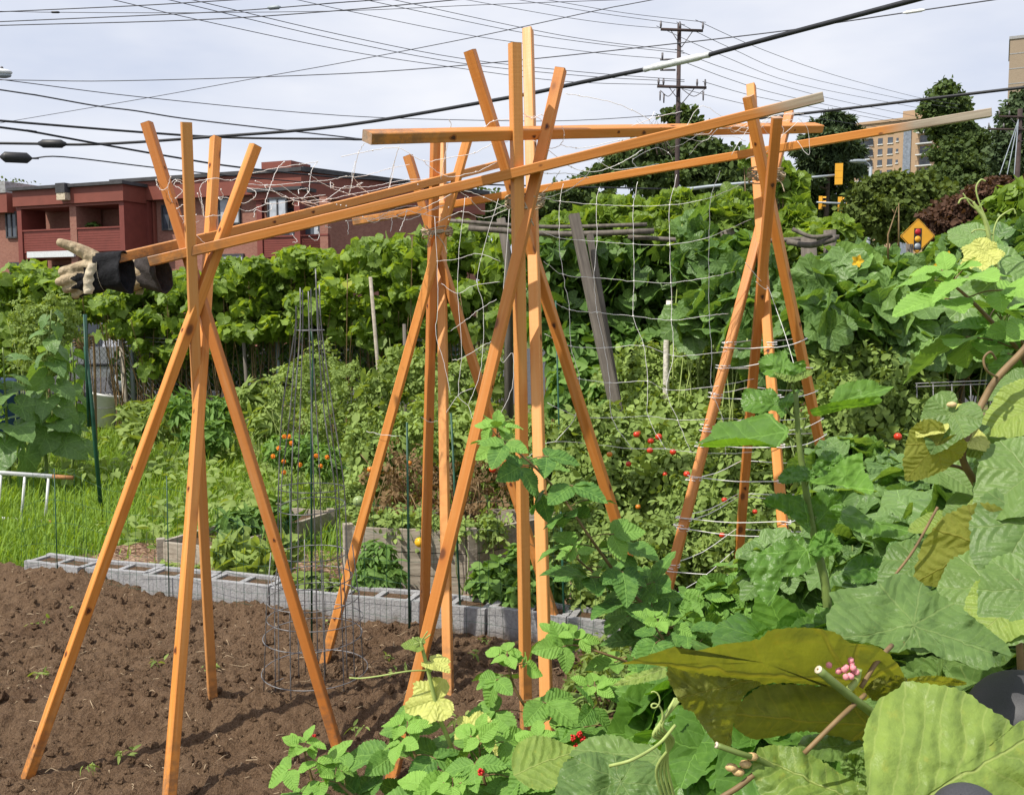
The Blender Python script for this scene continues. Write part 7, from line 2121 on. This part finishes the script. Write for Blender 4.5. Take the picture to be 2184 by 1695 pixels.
def rasp_leaf(mb, sb, p, d, s, g=3, tint=None):
    """one compound leaf: petiole from p along d, three or five leaflets"""
    d = nrm(np.asarray(d, float))
    q = p + d * s * .75 + np.array([0, 0, -.1 * s])
    tube(sb, smooth([p, (p + q) / 2 + [0, 0, .05 * s], q], 3), .0014, 4)
    sd = nrm(np.cross(d, [0, 0, 1.0]))
    nrmv = np.array([0, -.30, .85]) + rng.normal(0, .28, 3)
    if tint is None: tint = np.clip(rng.normal(.5, .25), 0, 1)
    L = [(q, d + [0, 0, -.25], 1.0), (q - d * .06 * s, d * .25 + sd + [0, 0, -.2], .84), (q - d * .06 * s, d * .25 - sd + [0, 0, -.2], .84)]
    if g == 5: L += [(q - d * .30 * s, sd + [0, 0, -.2], .7), (q - d * .30 * s, -sd + [0, 0, -.2], .7)]
    for o, t, k in L:
        scatter(mb, T_rasp, o[None], (nrmv + rng.normal(0, .18, 3))[None], (np.asarray(t) + rng.normal(0, .12, 3))[None], np.array([s * k * rng.uniform(.88, 1.1)]), np.array([np.clip(tint + rng.normal(0, .08), 0, 1)]))
def raspberry(label, path, n, s, tint=.5, start=.12, leaves=()):
    pts = smooth([P(*q) for q in path], 8)
    root = thing('raspberry_cane', label, 'raspberry', (pts[0][0], pts[0][1], 0), 'raspberry canes in the foreground')
    sb, mb = MB(), MB()
    g = pts[0].copy(); g[2] = 0
    tube(sb, np.vstack([[g], pts]), [.0055, .0045, .0025], 6)
    for k in range(n):
        q = start + (1 - start) * (k + .5) / n
        i = q * (len(pts) - 1); j = int(i); p = pts[j] + (pts[min(j + 1, len(pts) - 1)] - pts[j]) * (i - j)
        a = k * 2.39 + rng.normal(0, .3)
        rasp_leaf(mb, sb, p, [math.cos(a), math.sin(a) * .8 - .15, .35], s * (1.08 - .45 * q ** 3) * rng.uniform(.8, 1.15), 3 if q > .5 else 5, np.clip(tint + rng.normal(0, .2) + .35 * (q > .88), 0, 1))
    tp = pts[-1]
    for k in range(4):                                            # young folded leaves at the tip
        a = k * 1.6; rasp_leaf(mb, sb, tp, [math.cos(a) * .6, math.sin(a) * .6, .9], s * .45, 3, .95)
    sb.build('stem', M['cane'], root); o = mb.build('foliage', M['rasp'], root)
    return root
raspberry('tallest arching raspberry cane, leaning across the central pyramid\'s pole', [(1600, 1600, 2.7), (1500, 1440, 2.65), (1400, 1320, 2.6), (1320, 1230, 2.6), (1255, 1140, 2.55), (1200, 1060, 2.55), (1130, 985, 2.5), (1060, 930, 2.5)], 25, .112, .12, .05)
raspberry('dark-leaved raspberry cane beside the tallest one, lower, near the right pyramid\'s foot', [(1560, 1560, 2.85), (1470, 1430, 2.8), (1390, 1330, 2.8), (1300, 1250, 2.75), (1230, 1190, 2.75)], 15, .11, .08, .1)
raspberry('raspberry cane hiding the near foot of the right pyramid', [(1520, 1720, 2.6), (1450, 1600, 2.6), (1400, 1530, 2.6), (1375, 1460, 2.6)], 11, .11, .25)
raspberry('raspberry cane whose bright tip overlaps the central pyramid\'s front pole low down', [(1560, 1640, 2.5), (1480, 1500, 2.5), (1380, 1430, 2.5), (1280, 1390, 2.45), (1190, 1365, 2.45)], 9, .10, .6)
raspberry('raspberry cane with a pointed tip in front of the central pyramid\'s dark pole', [(1240, 1780, 2.45), (1200, 1650, 2.4), (1140, 1540, 2.4), (1100, 1470, 2.4), (1082, 1415, 2.4)], 9, .112, .5)
raspberry('small raspberry cane over the soil at the bottom, left of the pyramid\'s orange foot', [(690, 1790, 2.25), (680, 1720, 2.25), (665, 1660, 2.25), (650, 1605, 2.25)], 6, .098, .75)
raspberry('raspberry cane leaning left from the bottom edge towards the small one', [(860, 1800, 2.2), (810, 1740, 2.2), (745, 1690, 2.2), (715, 1660, 2.2)], 5, .09, .4)
raspberry('raspberry cane just right of the pyramid\'s orange foot, crinkled tip', [(960, 1800, 2.3), (930, 1700, 2.3), (890, 1620, 2.3), (868, 1565, 2.3)], 8, .108, .5)
raspberry('raspberry cane at the bottom middle with a hairy pointed tip', [(1080, 1800, 2.2), (1050, 1720, 2.2), (1030, 1650, 2.2), (1022, 1590, 2.2)], 9, .115, .55)
raspberry('raspberry cane at the bottom edge below the pale yellow leaf', [(1000, 1830, 2.1), (985, 1760, 2.1), (965, 1690, 2.1)], 7, .112, .65)
raspberry('shaded raspberry cane between the bottom middle one and the big round leaf', [(1240, 1820, 2.2), (1200, 1740, 2.2), (1165, 1650, 2.2), (1150, 1600, 2.2)], 9, .112, .35)
raspberry('raspberry cane behind the big round leaf at the bottom', [(1360, 1700, 2.3), (1330, 1600, 2.3), (1290, 1530, 2.3), (1270, 1480, 2.3)], 9, .108, .4)
raspberry('raspberry cane in the middle of the foliage, right of the weedy bare patch', [(1560, 1560, 2.3), (1500, 1480, 2.3), (1440, 1400, 2.3), (1400, 1340, 2.3)], 9, .105, .35)
raspberry('reddish-tipped raspberry cane at the upper right over the gourd vine', [(2230, 900, 2.0), (2180, 760, 2.0), (2110, 680, 2.0), (2060, 630, 2.0), (2030, 605, 2.0)], 8, .125, .85)
raspberry('raspberry cane tip at the right edge below the reddish-tipped one', [(2260, 900, 2.1), (2220, 780, 2.1), (2170, 720, 2.1), (2140, 690, 2.1)], 6, .12, .55)
def lush(label, blobs, n, mat, tp, size, **kw):
    kk = dict(shell=.95, up=.75, jit=.5, hang=.35, sv=.3); kk.update(kw)
    return plant('leafy_vine', label, 'vine', blobs, n, mat, tp, size, 'leafy growth in the right foreground', ('stem', .004, 16), **kk)
lush('leafy vine shoots around the far feet of the right pyramid', [(1600, 1240, 3.3, 60, 40), (1680, 1290, 3.2, 60, 50), (1730, 1370, 3.0, 60, 60), (1800, 1330, 2.9, 60, 50), (1640, 1380, 3.0, 60, 40)], 420, 'rasp', T_rasp, .085)
lush('small-leaved vine spreading below the right pyramid\'s near pole', [(1480, 1300, 3.2, 70, 50), (1560, 1290, 3.2, 70, 50), (1640, 1330, 3.0, 70, 50), (1450, 1360, 3.0, 70, 50), (1560, 1370, 2.9, 80, 50), (1380, 1300, 3.2, 50, 50)], 620, 'rasp', T_rasp, .075)
lush('tangle of mid-green vine leaves behind the mulberry shoot', [(1800, 1000, 3.3, 70, 60), (1880, 1040, 3.2, 70, 60), (1820, 1100, 3.0, 70, 60), (1900, 1120, 2.9, 80, 60), (1960, 1060, 3.0, 60, 60), (1660, 1210, 3.0, 60, 60), (1860, 1200, 2.8, 80, 60)], 520, 'gourd', T_gourd, .095)
lush('broad vine leaves under the twining vine at the right', [(1980, 1150, 2.4, 70, 60), (2060, 1120, 2.3, 70, 60), (2140, 1060, 2.3, 60, 70), (2000, 1250, 2.2, 80, 60), (1900, 1290, 2.2, 80, 50), (2120, 1200, 2.2, 70, 70)], 320, 'gourd', T_gourd, .100)
lush('dense dark leaves low down behind the biggest olive leaf', [(1480, 1480, 1.95, 70, 60), (1580, 1460, 1.95, 80, 60), (1680, 1420, 1.95, 80, 60), (1500, 1600, 1.8, 90, 70), (1640, 1600, 1.75, 90, 70), (1760, 1560, 1.75, 80, 70), (1780, 1380, 2.0, 70, 60), (1400, 1560, 2.0, 70, 70), (1340, 1660, 1.9, 80, 60)], 260, 'mulb', T_kheart, .105)
lush('leaves filling in beneath the large leaves of the lower right corner', [(1900, 1440, 1.8, 80, 60), (2000, 1400, 1.8, 80, 60), (2100, 1380, 1.8, 80, 60), (2180, 1440, 1.7, 60, 60), (1960, 1500, 1.65, 90, 60), (2080, 1560, 1.6, 90, 80)], 150, 'kiwi', T_kheart, .115)
def pale_squash():
    Y = 2.35
    f = P(960, 1700, Y); root = thing('pale_squash_shoot', 'pale yellow-green squash shoot with two lime leaves in front of the central pyramid\'s foot', 'vine', (f[0], f[1], 0))
    mb = MB()
    stemP(mb, [(985, 1700, Y), (965, 1600, Y), (938, 1530, Y), (918, 1450, Y), (903, 1390, Y), (897, 1366, Y)], [.006, .0055, .004])
    stemP(mb, [(915, 1428, Y), (870, 1430, Y - .02), (810, 1440, Y - .03), (770, 1445, Y - .03), (745, 1444, Y - .03)], .002)
    for e in ((880, 1358), (918, 1352), (884, 1372), (912, 1345)): stemP(mb, [(897, 1368, Y), e + (Y - .01,)], .0018)
    stemP(mb, [(918, 1430, Y), (925, 1415, Y)], .003); stemP(mb, [(940, 1540, Y), (935, 1500, Y)], .003); stemP(mb, [(985, 1640, Y), (1005, 1580, Y), (1010, 1560, Y)], .003)
    mb.build('stem', M['palestem'], root)
    leaf_thing(root, 'paleleaf', T_grapehi, [((932, 1490, Y), (866, 1500, Y - .04), dict(up=.3, k=0)), ((932, 1492, Y), (945, 1478, Y), dict(up=.3, k=2)), ((1012, 1560, Y - .03), (1060, 1592, Y - .08), dict(up=.35, k=1)), ((1012, 1560, Y - .03), (978, 1525, Y), dict(up=.35, k=2)), ((925, 1412, Y), (956, 1412, Y - .03), dict(up=.8, k=3))])
    leaf_thing(root, 'limeleaf', T_kheart, [((890, 1375, Y), (856, 1368, Y), dict(up=.6, tint=.2, k=1))])
    leaf_thing(root, 'limeleaf', T_lime, [((1095, 1650, 2.0), (1222, 1556, 2.0), dict(up=.45, tint=.3, k=1))])
    rt = thing('raspberry_fruit', 'cluster of small red raspberries hanging in the bottom foliage', 'raspberry', P(1232, 1578, 2.3))
    for x, y in ((1222, 1572), (1236, 1564), (1230, 1590), (1244, 1576), (1026, 1645), (690, 1575)):
        mb = MB(); c = P(x, y, 2.05 if x == 1026 else 2.2)
        if x == 690: c = G(670, 1568, .03)
        for k in range(16): ball(mb, c + nrm(rng.normal(size=3)) * .0055 * np.array([1, 1, 1.2]), .0032, 6)
        mb.build('berry', M['berry'], rt)
pale_squash()
def knobs():
    for (x, y, Y, r, lab) in ((2176, 1530, 1.27, .070, 'smooth dark grey rounded plastic knob behind the lime leaf at the right edge'), (2062, 1742, .88, .034, 'smaller dark grey rounded plastic knob at the bottom edge, lower right')):
        c = P(x, y, Y); rt = thing('plastic_knob', lab, 'knob', c, 'dark plastic knobs')
        mb = MB(); a = np.linspace(math.pi / 2, -1.1, 18)
        lathe(mb, [(max(.0005, r * math.cos(q) ** .85 if math.cos(q) > 0 else .0005), r * .82 * math.sin(q)) for q in a] + [(r * .30, -r * .9), (r * .28, -r * 1.6)], c, 40, M=np.array(Matrix.Rotation(-.35, 3, 'Y') @ Matrix.Rotation(.2, 3, 'X')))
        mb.build('knob_body', M['plastic'], rt)
        mb = MB(); tube(mb, [c + [.25 * r, .1 * r, -r * 1.2], [c[0] + .06, c[1] + .05, 0]], r * .2, 12); mb.build('shaft', M['steel'], rt)
knobs()
